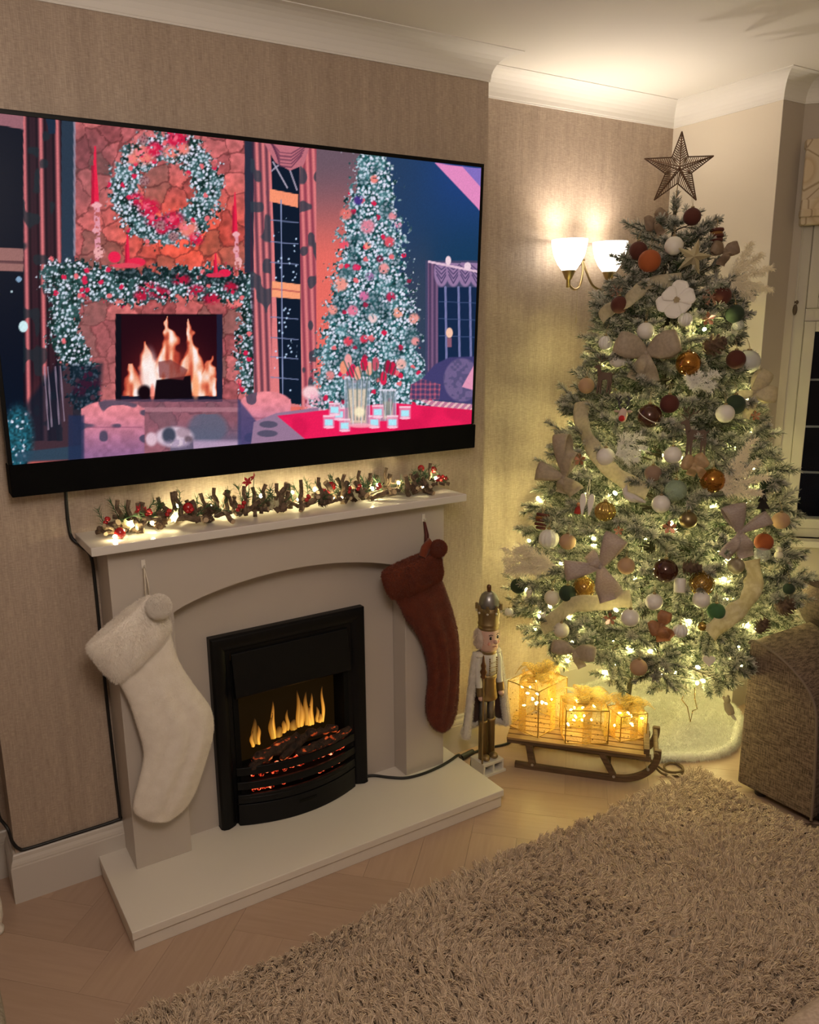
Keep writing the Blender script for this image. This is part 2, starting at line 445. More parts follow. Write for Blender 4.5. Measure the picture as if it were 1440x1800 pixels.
fold('face_panel', 2.045, 2.262, -0.045, -0.028); fold('fold', 2.008, 2.05, -0.058, -0.024); fold('fold', 1.985, 2.014, -0.066, -0.022, 0.010); fold('fold', 1.958, 1.990, -0.054, -0.020, 0.014)
fold('headrail', 2.23, 2.264, -0.028, -0.002)
q = np.array([XB, YR])+NB*0.030
cl = thing('blind_cord', 'thin blind cord tied on the jamb beneath the roman blind', 'cord', (q[0]-0.012, q[1]-0.012, 1.66))
MB().tube([(0, 0, 0.30), (0.004, 0, 0.15), (0, 0, 0.0)], 0.0016, 5).build('cord', mat('cord_white', (0.6, 0.56, 0.48), 0.8), cl)
MB().ball((0, 0, -0.01), 0.011, 8, 6, (0.8, 0.8, 1.9)).ball((0.006, 0, 0.018), 0.008, 8, 6).build('knot', mat('brown_cord', (0.10, 0.07, 0.045), 0.8), cl)
ck = thing('cord_cleat', 'small brass cord cleat screwed to the shaded window reveal', 'cleat', (1.192, YR, 1.125))
MB().box((0, -0.006, 0), (0.012, 0.012, 0.022)).build('base', mat('cleat_brass', (0.25, 0.17, 0.09), 0.35, 0.8), ck, 0.002)
MB().cyl((0, -0.014, -0.016), (0, -0.014, 0.016), 0.0035, None, 8).build('prong', mat('cleat_steel', (0.5, 0.46, 0.4), 0.3, 0.9), ck)

# ------------------------------------------------------------------ hearth and fire surround
XH0, XH1, DH, ZH = -1.469, -0.210, 0.395, 0.0643
h = MB(); h.bx(XH0, XH1, -DH, -0.002, 0.040, ZH)
ht = thing('hearth', 'long cream hearth slab on the floor under the fireplace', 'hearth', ((XH0+XH1)/2, -DH/2, 0))
HEARTHM = mat('hearth_satin_paint', (0.74, 0.685, 0.61), 0.34, var=(3, (0.72, 0.665, 0.59)))
h.build('top_slab', HEARTHM, ht, 0.0022, 2, True)
MB().bx(XH0+0.004, XH1-0.006, -DH+0.006, -0.004, 0.0, 0.0395).build('plinth', HEARTHM, ht, 0.001, 1, True)

XP = (-1.3883, -1.2213, -0.4417, -0.2822); DP, DB = 0.142, 0.066
fs = thing('fireplace_surround', 'cream painted fireplace surround with arched frieze and deep mantel shelf', 'fireplace', (-0.835, -0.07, ZH))
ZM, ZS = 1.062, 1.038
MB().bx(-1.4387, -0.2293, -0.20, -0.001, ZS, ZM).build('mantel_shelf', mat('mantel_shelf_gloss', (0.66, 0.615, 0.565), 0.16), fs, 0.0025, 2, True)
for a, b in ((0, 1), (2, 3)):
    MB().bx(XP[a], XP[b], -DP, -0.001, ZH, 0.80).build('pilaster', MANTEL, fs, 0.002, 2, True)
# frieze with a shallow arch cut into its lower edge
arc = []
for i in range(33):
    t = i/32; x = lerp(XP[1], XP[2], t); q = 1-(2*t-1)**2
    arc.append((x, 0.828+0.066*q**0.85))
MB().prism([(XP[0], 0.80), (XP[1], 0.80)]+arc+[(XP[2], 0.80), (XP[3], 0.80), (XP[3], ZS), (XP[0], ZS)], -DP, -0.001).build('frieze', MANTEL, fs, 0.0, 2, True)
MB().prism([(XP[1]+0.001, ZH), (-1.075, ZH), (-1.075, 0.672), (-0.603, 0.672), (-0.603, ZH), (XP[2]-0.001, ZH), (XP[2]-0.001, 0.93), (XP[1]+0.001, 0.93)], -DB, -0.001).build('back_panel', MANTEL, fs, 0.0, 2, True)
for x, y, z in ((-0.62, -DP, 0.9045),):
    MB().ball((x, y, z), 0.0022, 8, 6).build('screw_cap', SKIRT, fs, world=True)

# ------------------------------------------------------------------ electric fire
BLK = mat('fire_black_metal', (0.0045, 0.0045, 0.005), 0.42, bump=(300, 0.05), Specular_IOR_Level=0.22)
BLKM = mat('fire_black_inside', (0.003, 0.003, 0.003), 0.7, Specular_IOR_Level=0.15)
ef = thing('electric_fire', 'black inset electric fire with log effect flames on the hearth', 'fire', (-0.838, -0.09, ZH))
FX0, FX1, FZ1 = -1.107, -0.571, 0.705
def fbox(nm, x0, x1, y0, y1, z0, z1, m=BLK, bev=0.003, par=None):
    return MB().bx(x0, x1, y0, y1, z0, z1).build(nm, m, par or ef, bev, 2, True)
# outer trim: stepped picture-frame moulding (three sides)
def moulding(path, prof, nm, m, par):
    mb = MB(); k = len(prof); P = [np.array(p) for p in path]
    dirs = [(P[i+1]-P[i])/np.linalg.norm(P[i+1]-P[i]) for i in range(len(P)-1)]
    nr = [np.array([d[1], -d[0]]) for d in dirs]
    vs = []
    for i in range(len(P)):
        a = nr[max(i-1, 0)]; b = nr[min(i, len(nr)-1)]; o = (a+b)/(1+a@b)
        for q, y in prof: w = P[i]+o*q; vs.append((w[0], y, w[1]))
    fs_ = []
    for i in range(len(P)-1):
        for j in range(k): fs_.append((i*k+j, i*k+(j+1) % k, (i+1)*k+(j+1) % k, (i+1)*k+j))
    fs_ += [tuple(range(k)), tuple(range(len(vs)-1, len(vs)-k-1, -1))]
    mb.add(vs, fs_); return mb.build(nm, m, par, 0.0015, 2, True)
moulding([(FX0, ZH+0.001), (FX0, FZ1), (FX1, FZ1), (FX1, ZH+0.001)],
         [(0, -DB), (0, -0.092), (0.006, -0.100), (0.020, -0.103), (0.034, -0.098), (0.046, -0.092), (0.050, -0.086), (0.064, -0.084), (0.064, -DB)], 'outer_trim', BLK, ef)
# hood plate above the opening, sloping out, and side cheeks
mb = MB(); mb.prism([(-0.084, 0.643), (-0.092, 0.640), (-0.112, 0.505), (-0.104, 0.497), (-0.074, 0.500)], FX0+0.066, FX1-0.066, 0)
mb.build('hood', BLK, ef, 0.002, 2, True)
fbox('cheek', FX0+0.064, FX0+0.082, -0.086, -0.012, ZH+0.01, 0.60, BLKM, 0.001); fbox('cheek', FX1-0.082, FX1-0.064, -0.086, -0.012, ZH+0.01, 0.60, BLKM, 0.001)
# the fire box is let into the chimney breast
BACKG = N('flame_screen'); BACKG.set(Base_Color=(0.006, 0.004, 0.003), Roughness=0.4, Specular_IOR_Level=0.1, Emission_Color=(0.30, 0.15, 0.03), Emission_Strength=0.028); BACKG = BACKG.m
fbox('flame_screen', FX0+0.04, FX1-0.04, -0.010, -0.004, ZH+0.01, 0.66, BACKG, 0)
fbox('ash_tray', FX0+0.07, FX1-0.07, -0.10, -0.014, ZH+0.02, 0.235, BLKM, 0.002)
def bulge(x, d=0.05): t = (x-(FX0+FX1)/2)/((FX1-FX0)/2-0.055); return -0.104-d*max(0, 1-t*t)
def bowed(nm, z0, z1, d, th, m=BLK, x0=FX0+0.056, x1=FX1-0.056):
    k = 22; vs = []; fs_ = []
    for i in range(k+1):
        x = lerp(x0, x1, i/k); y = bulge(x, d)
        vs += [(x, y, z0), (x, y, z1), (x, y+th, z1), (x, y+th, z0)]
    for i in range(k):
        for q in range(4): fs_.append((4*i+q, 4*i+(q+1) % 4, 4*i+4+(q+1) % 4, 4*i+4+q))
    fs_ += [(0, 3, 2, 1), (4*k, 4*k+1, 4*k+2, 4*k+3)]
    mb = MB(); mb.add(vs, fs_); return mb.build(nm, m, ef, 0.002, 2, True)
bowed('fret_panel', ZH+0.001, ZH+0.074, 0.050, 0.03)
bowed('fret_rail', ZH+0.078, ZH+0.098, 0.050, 0.014)
bowed('fret_bar', 0.190, 0.216, 0.047, 0.010); bowed('fret_bar', 0.239, 0.266, 0.044, 0.010); 
bowed('fret_slat', 0.146, 0.172, 0.048, 0.010)
fbox('control_flap', -0.862, -0.800, -0.156, -0.1535, ZH+0.045, ZH+0.055, BLKM, 0.001)
# fuel bed
def log_mat():
    k = N('glowing_log'); k.set(Roughness=0.9)
    nz = k.n('TexNoise'); nz.inputs['Scale'].default_value = 55; nz.inputs['Detail'].default_value = 5; k.l(k.coords((1, 1, 1)), nz.inputs['Vector'])
    k.l(k.ramp(nz.outputs['Fac'], [(0.3, (0.012, 0.007, 0.005)), (0.7, (0.06, 0.028, 0.015))]), k.p.inputs['Base Color'])
    v = k.n('TexNoise'); v.inputs['Scale'].default_value = 30; v.inputs['Detail'].default_value = 3; k.l(k.coords((1, 1, 2)), v.inputs['Vector'])
    k.l(k.ramp(v.outputs['Fac'], [(0.58, (0, 0, 0)), (0.66, (0.9, 0.10, 0.015)), (0.76, (1.0, 0.45, 0.12))]), k.p.inputs['Emission Color'])
    k.set(Emission_Strength=0.55); k.bump(nz.outputs['Fac'], 0.9, 0.01); return k.m
LOGM = log_mat()
rr = random.Random(3)
def firelog(p0, p1, r):
    pts = []; p0 = Vector(p0); p1 = Vector(p1)
    for i in range(9):
        t = i/8; p = p0.lerp(p1, t); pts.append(p+Vector((0, rr.uniform(-.003, .003), rr.uniform(-.004, .004))))
    mb = MB().tube(pts, [r*rr.uniform(.72, 1.15)*(0.7 if i in (0, 8) else 1) for i in range(9)], 10)
    return mb.build('log', LOGM, ef, world=True)
firelog((-0.995, -0.105, 0.276), (-0.823, -0.085, 0.303), 0.021)
firelog((-0.905, -0.120, 0.262), (-0.800, -0.088, 0.300), 0.014)
firelog((-0.800, -0.085, 0.300), (-0.690, -0.095, 0.300), 0.015)
firelog((-0.850, -0.118, 0.262), (-0.720, -0.108, 0.272), 0.016)
firelog((-0.760, -0.122, 0.266), (-0.640, -0.100, 0.285), 0.015)
firelog((-1.01, -0.115, 0.262), (-0.93, -0.095, 0.270), 0.014)
EMB = N('ember'); nz = EMB.n('TexNoise'); nz.inputs['Scale'].default_value = 90; nz.inputs['Detail'].default_value = 4
EMB.l(EMB.coords(), nz.inputs['Vector']); EMB.set(Base_Color=(0.02, 0.008, 0.006), Roughness=0.9, Emission_Strength=1.5)
EMB.l(EMB.ramp(nz.outputs['Fac'], [(0.46, (0.01, 0, 0)), (0.53, (0.8, 0.035, 0.01)), (0.62, (1.0, 0.28, 0.10)), (0.72, (1, 0.8, 0.5))]), EMB.p.inputs['Emission Color']); EMB = EMB.m
mb = MB()
for zz, cnt in ((0.181, 40), (0.229, 40), (0.250, 34)):
    for i in range(cnt):
        x = lerp(-0.995, -0.675, i/(cnt-1))+rr.uniform(-.004, .004); mb.ball((x, bulge(x, 0.03)+0.014, zz+rr.uniform(-.006, .006)), rr.uniform(.005, .010), 7, 5, (1, .8, .8))
mb.build('embers', EMB, ef, world=True)['kind'] = 'stuff'
# flames: slim tongues on the screen
FLM = attr_mat('flame', 'col', 0.9, 1.0)
def flame(x, z0, z1, w, k=1.0, lean=0.0):
    n = 12; mb = MB(); 
    for i in range(n+1):
        t = i/n; wd = 1.35*w*(0.40+1.4*t)*(1-t)**1.1+0.0006 if t < 0.97 else 0.0004
        z = lerp(z0, z0+(z1-z0)*1.18, t); xx = x+lean*t*t+0.0025*math.sin(t*7+x*90)
        f = (1-t)**0.9*k
        core = (1.35*f, 0.66*f*(1-0.25*t), 0.085*f); edge = (0.60*f, 0.20*f, 0.012*f)
        mb.col = edge; mb.add([(xx-wd, -0.0300, z)], [])
        mb.col = core; mb.add([(xx, -0.0345, z)], [])
        mb.col = edge; mb.add([(xx+wd, -0.0300, z)], [])
        mb.col = edge; mb.add([(xx, -0.0290, z)], [])
    for i in range(n):
        for a, b in ((0, 1), (1, 2), (2, 3), (3, 0)):
            mb.f.append([4*i+a, 4*i+b, 4*i+4+b, 4*i+4+a]); mb.sm.append(True)
    mb.build('flame', FLM, ef, world=True)
for a in ((-0.965, .282, .330, .009), (-0.942, .285, .345, .009, 1.1), (-0.955, .29, .37, .014, .35), (-0.889, .290, .405, .010, 1.2), (-0.893, .290, .37, .016, .6), (-0.838, .305, .370, .008, .8), (-0.850, .30, .34, .014, .9),
          (-0.797, .305, .420, .011, .75), (-0.786, .305, .385, .016, 1.0), (-0.768, .305, .41, .012, .7), (-0.748, .300, .400, .010, 1.15), (-0.757, .30, .36, .016, 1.2), (-0.727, .305, .355, .008, .8), (-0.706, .300, .412, .0075, 1.2), (-0.715, .30, .33, .012, 1.0), (-0.818, .30, .335, .02, .5), (-0.87, .29, .325, .02, .5)):
    flame(*a)

# ------------------------------------------------------------------ television
TB, TZ, TH, TT, TX0, TX1 = -0.070, 1.1936, 0.9176, 0.047, -1.5956, -0.1054
ax = np.array([0, -math.sin(TT), math.cos(TT)]); nf = np.array([0, -math.cos(TT), -math.sin(TT)])
tv = thing('television', 'large black flat television mounted on the wall above the mantel', 'television', ((TX0+TX1)/2, TB, TZ))
TVB = mat('tv_black', (0.003, 0.003, 0.0035), 0.4, Specular_IOR_Level=0.15); TVG = mat('tv_speaker_cloth', (0.0022, 0.0022, 0.0026), 0.85, bump=(900, 0.2), Specular_IOR_Level=0.1)
def tvbox(nm, x0, x1, h0, h1, d0, d1, m, bev=0.002):
    P = [np.array([x, TB, TZ])+ax*hh+nf*d for x in (x0, x1) for d in (d0, d1) for hh in (h0, h1)]
    mb = MB().add([tuple(p) for p in P], [(0, 1, 3, 2), (4, 6, 7, 5), (0, 4, 5, 1), (2, 3, 7, 6), (0, 2, 6, 4), (1, 5, 7, 3)]); return mb.build(nm, m, tv, bev, 2, True)
tvbox('housing', TX0+0.002, TX1-0.002, 0.002, TH-0.002, -0.045, -0.006, TVB)
CH = 0.083
for q in ((TX0, TX1, TH-0.011, TH), (TX0, TX0+0.011, CH, TH-0.011), (TX1-0.011, TX1, CH, TH-0.011)): tvbox('bezel', *q, -0.006, 0.002, TVB, 0.001)
tvbox('sound_bar', TX0, TX1, 0.0, CH-0.001, -0.05, 0.012, TVG, 0.003)
MB().bx(-1.05, -0.65, -0.04, -0.002, 1.45, 1.85).build('wall_bracket', TVB, tv, 0.0, 2, True)

# the picture on the screen: a flat painted mesh, lit by itself
def paint_screen():
    nx, ny = 620, 344
    xs = np.linspace(TX0+0.011, TX1-0.011, nx); hs = np.linspace(CH, TH-0.011, ny)
    Xg, Hg = np.meshgrid(xs, hs); P = np.stack([Xg, np.full_like(Xg, TB), np.full_like(Xg, TZ)], -1)+Hg[..., None]*ax
    d = P-CAM; z = d@FW; X = 720+PPX+FOC*(d@RT)/z; Y = 900+PPY-FOC*(d@UP)/z      # shapes below are written in these units
    rng = np.random.default_rng(5)
    def vnoise(s, seed=0, sx=None):
        r = np.random.default_rng(seed); g = r.random((260, 260)); sx = sx or s
        u = X/sx+50; v = Y/s+50; i = np.floor(u).astype(int) % 259; j = np.floor(v).astype(int) % 259; fu = u-np.floor(u); fv = v-np.floor(v)
        fu = fu*fu*(3-2*fu); fv = fv*fv*(3-2*fv)
        return (g[j, i]*(1-fu)+g[j, i+1]*fu)*(1-fv)+(g[j+1, i]*(1-fu)+g[j+1, i+1]*fu)*fv
    def voro(s, seed, sy=None):
        r = np.random.default_rng(seed); sy = sy or s; jx = r.random((300, 300)); jy = r.random((300, 300)); cc = r.random((300, 300))
        u = X/s+20; v = Y/sy+20; i0 = np.floor(u).astype(int); j0 = np.floor(v).astype(int)
        d1 = np.full(X.shape, 9.0); d2 = np.full(X.shape, 9.0); cid = np.zeros(X.shape)
        for a in (-1, 0, 1):
            for b in (-1, 0, 1):
                i = (i0+a) % 300; j = (j0+b) % 300
                dd = np.hypot(i0+a+jx[j, i]-u, j0+b+jy[j, i]-v); c = cc[j, i]
                m2 = dd < d1; d2 = np.where(m2, d1, np.minimum(d2, dd)); cid = np.where(m2, c, cid); d1 = np.where(m2, dd, d1)
        return d1, d2-d1, cid
    I = np.zeros(X.shape+(3,)); I[:] = (16, 26, 44)
    def put(mask, col, a=1.0):
        a = (mask*a)[..., None] if not np.isscalar(mask) else a
        I[:] = I*(1-a)+np.asarray(col, float)*a
    def ss(v, e0, e1): t = np.clip((v-e0)/(e1-e0), 0, 1); return t*t*(3-2*t)
    def poly(pts, soft=1.2):
        ins = np.full(X.shape, 1e9); n = len(pts)
        inside = np.zeros(X.shape, bool)
        for k in range(n):
            (x0, y0), (x1, y1) = pts[k], pts[(k+1) % n]
            c = ((y0 > Y) != (y1 > Y)) & (X < (x1-x0)*(Y-y0)/((y1-y0) or 1e-9)+x0); inside ^= c
            ex, ey = x1-x0, y1-y0; t = np.clip(((X-x0)*ex+(Y-y0)*ey)/(ex*ex+ey*ey+1e-9), 0, 1)
            ins = np.minimum(ins, np.hypot(X-x0-t*ex, Y-y0-t*ey))
        sd = np.where(inside, ins, -ins); return ss(sd, -soft*0.5, soft*0.5)
    def rect(x0, y0, x1, y1, s=1.2): return poly([(x0, y0), (x1, y0), (x1, y1), (x0, y1)], s)
    def ell(cx, cy, rx, ry, s=0.12): return 1-ss(np.hypot((X-cx)/rx, (Y-cy)/ry), 1-s, 1+s)
    def line(pts, w, s=1.0):
        d = np.full(X.shape, 1e9)
        for (x0, y0), (x1, y1) in zip(pts[:-1], pts[1:]):
            ex, ey = x1-x0, y1-y0; t = np.clip(((X-x0)*ex+(Y-y0)*ey)/(ex*ex+ey*ey+1e-9), 0, 1); d = np.minimum(d, np.hypot(X-x0-t*ex, Y-y0-t*ey))
        return 1-ss(d, w-s*0.5, w+s*0.5)
    n8, n3, n25 = vnoise(8, 1), vnoise(3.2, 2), vnoise(25, 3)
    # right-hand walls
    g = ss(X, 552, 600)
    wall = np.stack([lerp(88, 70, g), lerp(70, 78, g), lerp(80, 100, g)], -1); I[:] = wall
    gx = ss(X, 560, 690)
    top = 1-ss(Y, 270, 470)
    coral = np.stack([232-40*top-40*(X > 600)*0, 108-10*top, 98+0*top], -1)
    grey = np.stack([92+0*X, 84+0*X, 98+0*X], -1)
    I[:] = coral*(1-top[..., None]*0.85)+grey*(top[..., None]*0.85)
    put(ss(X, 640, 690), (38, 62, 96)); put(ss(X, 690, 830)*(0.5+0.5*ss(Y, 300, 480)), (22, 58, 92)); put(ss(X, 690, 830)*(1-ss(Y, 300, 460))*0.7, (32, 66, 138))
    put(ss(X, 690, 720)*(1-ss(X, 742, 775))*ss(Y, 380, 520), (58, 66, 84), 0.7)
    put(poly([(764, 286), (812, 293), (846, 296), (846, 374), (838, 364)]), (226, 138, 190)); put(poly([(812, 292), (846, 297), (846, 330)]), (130, 110, 190))
    # stone chimney
    stone = rect(128, 190, 432, 800)
    X0_, Y0_ = X, Y; X = X0_+9*(vnoise(17, 201)-0.5)+5*(n3-0.5); Y = Y0_+9*(vnoise(17, 202)-0.5)+4*(n8-0.5); d1, ed, cid = voro(36, 11, 40); X, Y = X0_, Y0_; lum = 0.78+0.4*cid+0.25*(n8-0.5)
    hot = np.exp(-(((X-330)/130)**2+((Y-420)/90)**2)); 
    lum = lum*(0.90+0.22*vnoise(6, 203)); sc = np.stack([(186+54*hot)*lum*1.03, (98-8*hot)*lum+8*cid, (104-32*hot)*lum], -1)
    sc = np.where((cid > 0.82)[..., None], sc*0.62+np.array([10, 18, 16]), sc)
    mort = (1-ss(ed, 0.03, 0.10))[..., None]; sc = sc*(1-0.48*mort)+np.array([70, 30, 32])*0.48*mort
    a = stone[..., None]; I[:] = I*(1-a)+sc*a
    put(stone*(1-ss(np.hypot((X-150)/70, (Y-300)/90), 0.5, 1.0)), (90, 60, 66), 0.35)
    put(stone*ss(Y, 480, 620)*(1-ss(X, 190, 215)), (150, 90, 92), 0.4)
    # left window, its rails, the leaf-print curtain, the dark post
    put(rect(-60, 150, 48, 820), (8, 16, 32)); put(rect(-60, 150, 48, 820)*ss(Y, 600, 800), (6, 20, 38), 0.8)
    put(poly([(-60, 180), (44, 196), (42, 228), (-60, 208)]), (150, 98, 108)); put(poly([(-60, 432), (46, 438), (48, 478), (-60, 474)]), (150, 104, 100)); put(poly([(-60, 455), (48, 459), (48, 464), (-60, 460)]), (96, 62, 66))
    cur = rect(41, 190, 110, 775)*1.0
    ph = (X-42-(Y-200)*0.016); st = 0.5+0.5*np.cos(ph*2*PI/14.5)
    st = st*(0.55+0.45*np.cos((X-42-(Y-200)*0.016)*2*PI/29.0)); cc = np.stack([22+196*st, 12+104*st, 24+96*st], -1)
    leaf = ss(vnoise(24, 21, 13), 0.66, 0.73); cc = cc*(1-leaf[..., None]*0.75)+np.array([22, 40, 48])*leaf[..., None]*0.75
    a = (cur*(0.95-0.25*ss(Y, 640, 760)))[..., None]; I[:] = I*(1-a)+cc*a
    put(rect(108, 195, 131, 470), (38, 54, 72)); put(rect(129, 195, 133, 450), (150, 140, 158), 0.8)
    put(poly([(80, 205), (97, 206), (98, 235), (86, 235)]), (20, 40, 62))
    put(ell(41, 574, 8, 10), (205, 235, 240)); put(ell(33, 491, 5, 5), (130, 160, 190)); put(ell(20, 513, 2, 2), (170, 190, 200))
    # sparkle fields: fir with fairy lights
    s1 = voro(7.6, 31); s2 = voro(4.4, 32); s3 = voro(11.0, 33)
    def fir(mask, lights=0.6, red=0.08, warm=0.0, dark=(14, 34, 32), blue=1.0):
        tone = 0.5+0.9*n3; base = np.stack([dark[0]*tone*1.5, dark[1]*tone*1.5, dark[2]*tone*1.5], -1)
        w1 = (1-ss(s1[0], 0.14, 0.50))*(s1[2] < lights)*(0.70+0.30*vnoise(4, 55)); w2 = (1-ss(s2[0], 0.14, 0.50))*(s2[2] < lights*0.62)*(0.55+0.45*vnoise(9, 56))
        lg = np.clip(w1*1.15+0.80*w2, 0, 1)[..., None]; tint = vnoise(15, 44)[..., None]
        lc = np.array([226, 236, 252])*blue*(1-0.3*tint)+np.array([250, 196, 232])*(0.3*tint)
        img = base*(1-lg)+lc*lg
        mid = (ss(vnoise(11, 57), 0.38, 0.80)*0.42*lights)[..., None]; img = img*(1-mid)+np.array([134, 174, 184])*mid
        rd = ((1-ss(s3[0]+0.25*(n3-0.5), 0.30, 0.52))*(s3[2] < red))[..., None]; rc = np.where((s3[2] < red*0.45)[..., None], np.array([232, 108, 116]), np.array([214, 34, 76])); img = img*(1-rd)+rc*rd
        a = np.clip(mask, 0, 1)[..., None]; I[:] = I*(1-a)+img*a
    rag = (n8-0.5)*1.3+(n3-0.5)*1.1
    # garland drops and mantel garland
    L = lambda pts, w: np.clip(1-ss(np.min([np.hypot(X-(x0+np.clip(((X-x0)*(x1-x0)+(Y-y0)*(y1-y0))/((x1-x0)**2+(y1-y0)**2), 0, 1)*(x1-x0)), Y-(y0+np.clip(((X-x0)*(x1-x0)+(Y-y0)*(y1-y0))/((x1-x0)**2+(y1-y0)**2), 0, 1)*(y1-y0))) for (x0, y0), (x1, y1) in zip(pts[:-1], pts[1:])], 0)+rag*16, w-2, w+2), 0, 1)
    fir(L([(118, 500), (112, 580), (138, 640), (150, 690)], 27), 0.60, 0.04); fir(L([(150, 672), (160, 690)], 18), 0.5, 0.25)
    fir(L([(442, 500), (446, 560), (440, 620), (450, 680)], 26), 0.72, 0.16, blue=0.95)
    fir(L([(100, 486), (150, 492), (230, 505), (300, 500), (360, 495), (430, 510), (465, 520)], 29), 0.66, 0.15); put(L([(210, 478), (300, 485), (420, 492)], 9), (12, 30, 34), 0.7)
    for x, y in ((262, 505), (282, 515), (318, 492), (345, 510), (405, 505), (250, 520), (372, 525), (140, 688), (162, 672), (150, 676)):
        put(ell(x+0, y, 12+5*rng.random(), 9, 0.5)*ss(n3*0.5+vnoise(7, 89)*0.5, 0.30, 0.5), (184, 22, 58), 0.95)
    # wreath
    rr_ = np.hypot((X-292)/100, (Y-332)/102); ring = ss(rr_+rag*0.12, 0.44, 0.50)*(1-ss(rr_+rag*0.16, 0.95, 1.03)); fir(ring, 0.88, 0.10)
    for x, y, r in ((252, 272, 18), (272, 262, 13), (312, 246, 16), (300, 268, 12), (322, 262, 10), (262, 365, 16), (270, 385, 13), (305, 388, 16), (330, 402, 15), (285, 402, 10), (345, 420, 11), (232, 280, 9), (240, 350, 11)):
        put(ell(x, y, r*1.1, r*0.95, 0.45)*ss(n3*0.6+vnoise(7, 88)*0.4, 0.26, 0.46), (206, 24, 66) if (x+y) % 4 else (240, 128, 116), 0.97); put(ell(x-r*0.25, y-r*0.2, r*0.45, r*0.35, 0.6)*ss(n3, 0.3, 0.6), (250, 120, 140), 0.8)
    for x, y in ((254, 318), (252, 245), (305, 416), (282, 396)): put(ell(x, y, 9, 8, 0.3), (110, 60, 70), 0.8); put(ell(x, y, 9, 8, 0.3)*ss(s2[0], 0.3, 0.4), (200, 150, 150), 0.6)
    # candles
    def candle(x, y0, y1, w0, w1): put(poly([(x-w0, y0), (x+w0, y0), (x+w1, y1), (x-w1, y1)]), (232, 34, 72)); put(poly([(x-w1, (y0*2+y1)/3), (x-w1*0.2, (y0*2+y1)/3), (x-w1*0.2, y1), (x-w1, y1)]), (160, 12, 48), 0.6)
    candle(167, 257, 359, 1.2, 7); candle(413, 338, 409, 1.0, 5); candle(224, 412, 465, 1.2, 4.5); candle(379, 445, 480, 1.0, 4)
    for x, y0, y1, w in ((170, 359, 452, 5), (415, 410, 470, 3.5)):
        put(line([(x, y0), (x+2, y1)], w)*ss(n3, 0.15, 0.5), (226, 150, 166)); put(ell(x, y0+2, w*1.9, 4), (240, 170, 176)); put(ell(x+4, y1-8, w*2.0, 10)*ss(n3, 0.3, 0.5), (236, 170, 170)); put(ell(x, (y0+y1)/2, w*1.6, 6)*ss(n3, 0.3, 0.5), (230, 160, 170))
    put(ell(201, 452, 11, 10), (236, 34, 78)); put(ell(240, 461, 16, 8), (232, 40, 76)); put(ell(222, 467, 26, 4.5), (224, 70, 90)); put(ell(395, 480, 11, 7), (232, 34, 76)); put(ell(378, 484, 16, 4), (214, 50, 80))
    # fire box
    put(rect(203, 552, 391, 706), (20, 8, 16)); put(rect(206, 555, 388, 702), (34, 6, 18)); put(rect(203, 694, 391, 706), (24, 24, 44))
    put(rect(203, 552, 213, 706), (14, 12, 22)); put(rect(381, 552, 391, 706), (30, 30, 52))
    fl = np.zeros(X.shape)
    for x0, y1, w, le in ((294, 556, 24, 3), (268, 600, 22, -10), (245, 640, 18, -12), (320, 605, 18, 10), (344, 560, 15, -6), (350, 625, 18, 12), (240, 668, 22, 0), (300, 640, 40, 0), (338, 662, 20, 0), (232, 690, 8, 0), (368, 660, 10, 4)):
        t = np.clip((694-Y)/(694-y1), 0, 1.001); wob = 8*(vnoise(30, int(x0), 30)-0.5)*t*2
        wd = 1.35*w*(1-t**1.5)*(0.7+0.7*vnoise(13, int(x0)+1)); wob = wob+7*(vnoise(9, int(x0)+5, 9)-0.5)*2*t; fl = np.maximum(fl, (1-ss(np.abs(X-x0-le*t*1.5-wob), wd*0.35, wd+2))*(t < 1)*(Y < 700)*(1-0.35*t))
    box = rect(214, 556, 381, 696); fl = fl*box; fl2 = np.clip(fl*(0.30+1.0*vnoise(17, 77, 7)), 0, 1)
    put(box*np.exp(-(((X-296)/62)**2+((Y-668)/58)**2)), (170, 50, 40), 0.75); put(ss(fl, 0.02, 0.35), (190, 70, 52), 0.85); put(ss(fl2, 0.18, 0.5), (226, 118, 84)); put(ss(fl2, 0.42, 0.72), (248, 190, 160)); put(ss(fl2, 0.66, 0.92), (255, 236, 232))
    put(ell(262, 660, 14, 40, 0.5)*box, (255, 240, 236), 0.9); put(poly([(275, 668), (335, 660), (338, 700), (270, 702)], 3), (18, 8, 16)); put(poly([(278, 636), (300, 632), (330, 650), (322, 668), (280, 664)], 3), (120, 50, 50), 0.75); put(ell(254, 690, 12, 13, 0.3), (20, 6, 14)); put(ell(344, 678, 6, 22, 0.5), (255, 170, 120), 0.9); put(ell(268, 690, 4, 14, 0.4), (255, 130, 110), 0.8)
    # raised stone hearth
    put(rect(180, 702, 430, 800)*stone, (118, 84, 104), 0.62); put(rect(250, 716, 425, 724), (176, 120, 132), 0.8); put(rect(300, 730, 440, 800)*ss(Y, 735, 775), (84, 92, 122), 0.6)
    put(ell(365, 752, 34, 28, 0.2)*(Y > 728), (92, 98, 120), 0.8); put(rect(340, 772, 500, 800)*ss(Y, 768, 780), (190, 160, 190), 0.85)
    # middle window with swag curtains
    put(rect(430, 215, 446, 480), (40, 44, 62)); put(rect(446, 225, 556, 715), (224, 124, 126))
    st2 = 0.5+0.5*np.cos((X-(Y-250)*0.035)*2*PI/11.0); put(rect(440, 225, 478, 700)*(1-st2), (66, 36, 56), 0.75); put(rect(527, 240, 556, 715)*(1-st2), (120, 44, 66), 0.75)
    lf = ss(vnoise(26, 61, 13), 0.66, 0.72); put((rect(440, 225, 476, 560)+rect(527, 250, 556, 715))*lf, (50, 60, 72), 0.8)
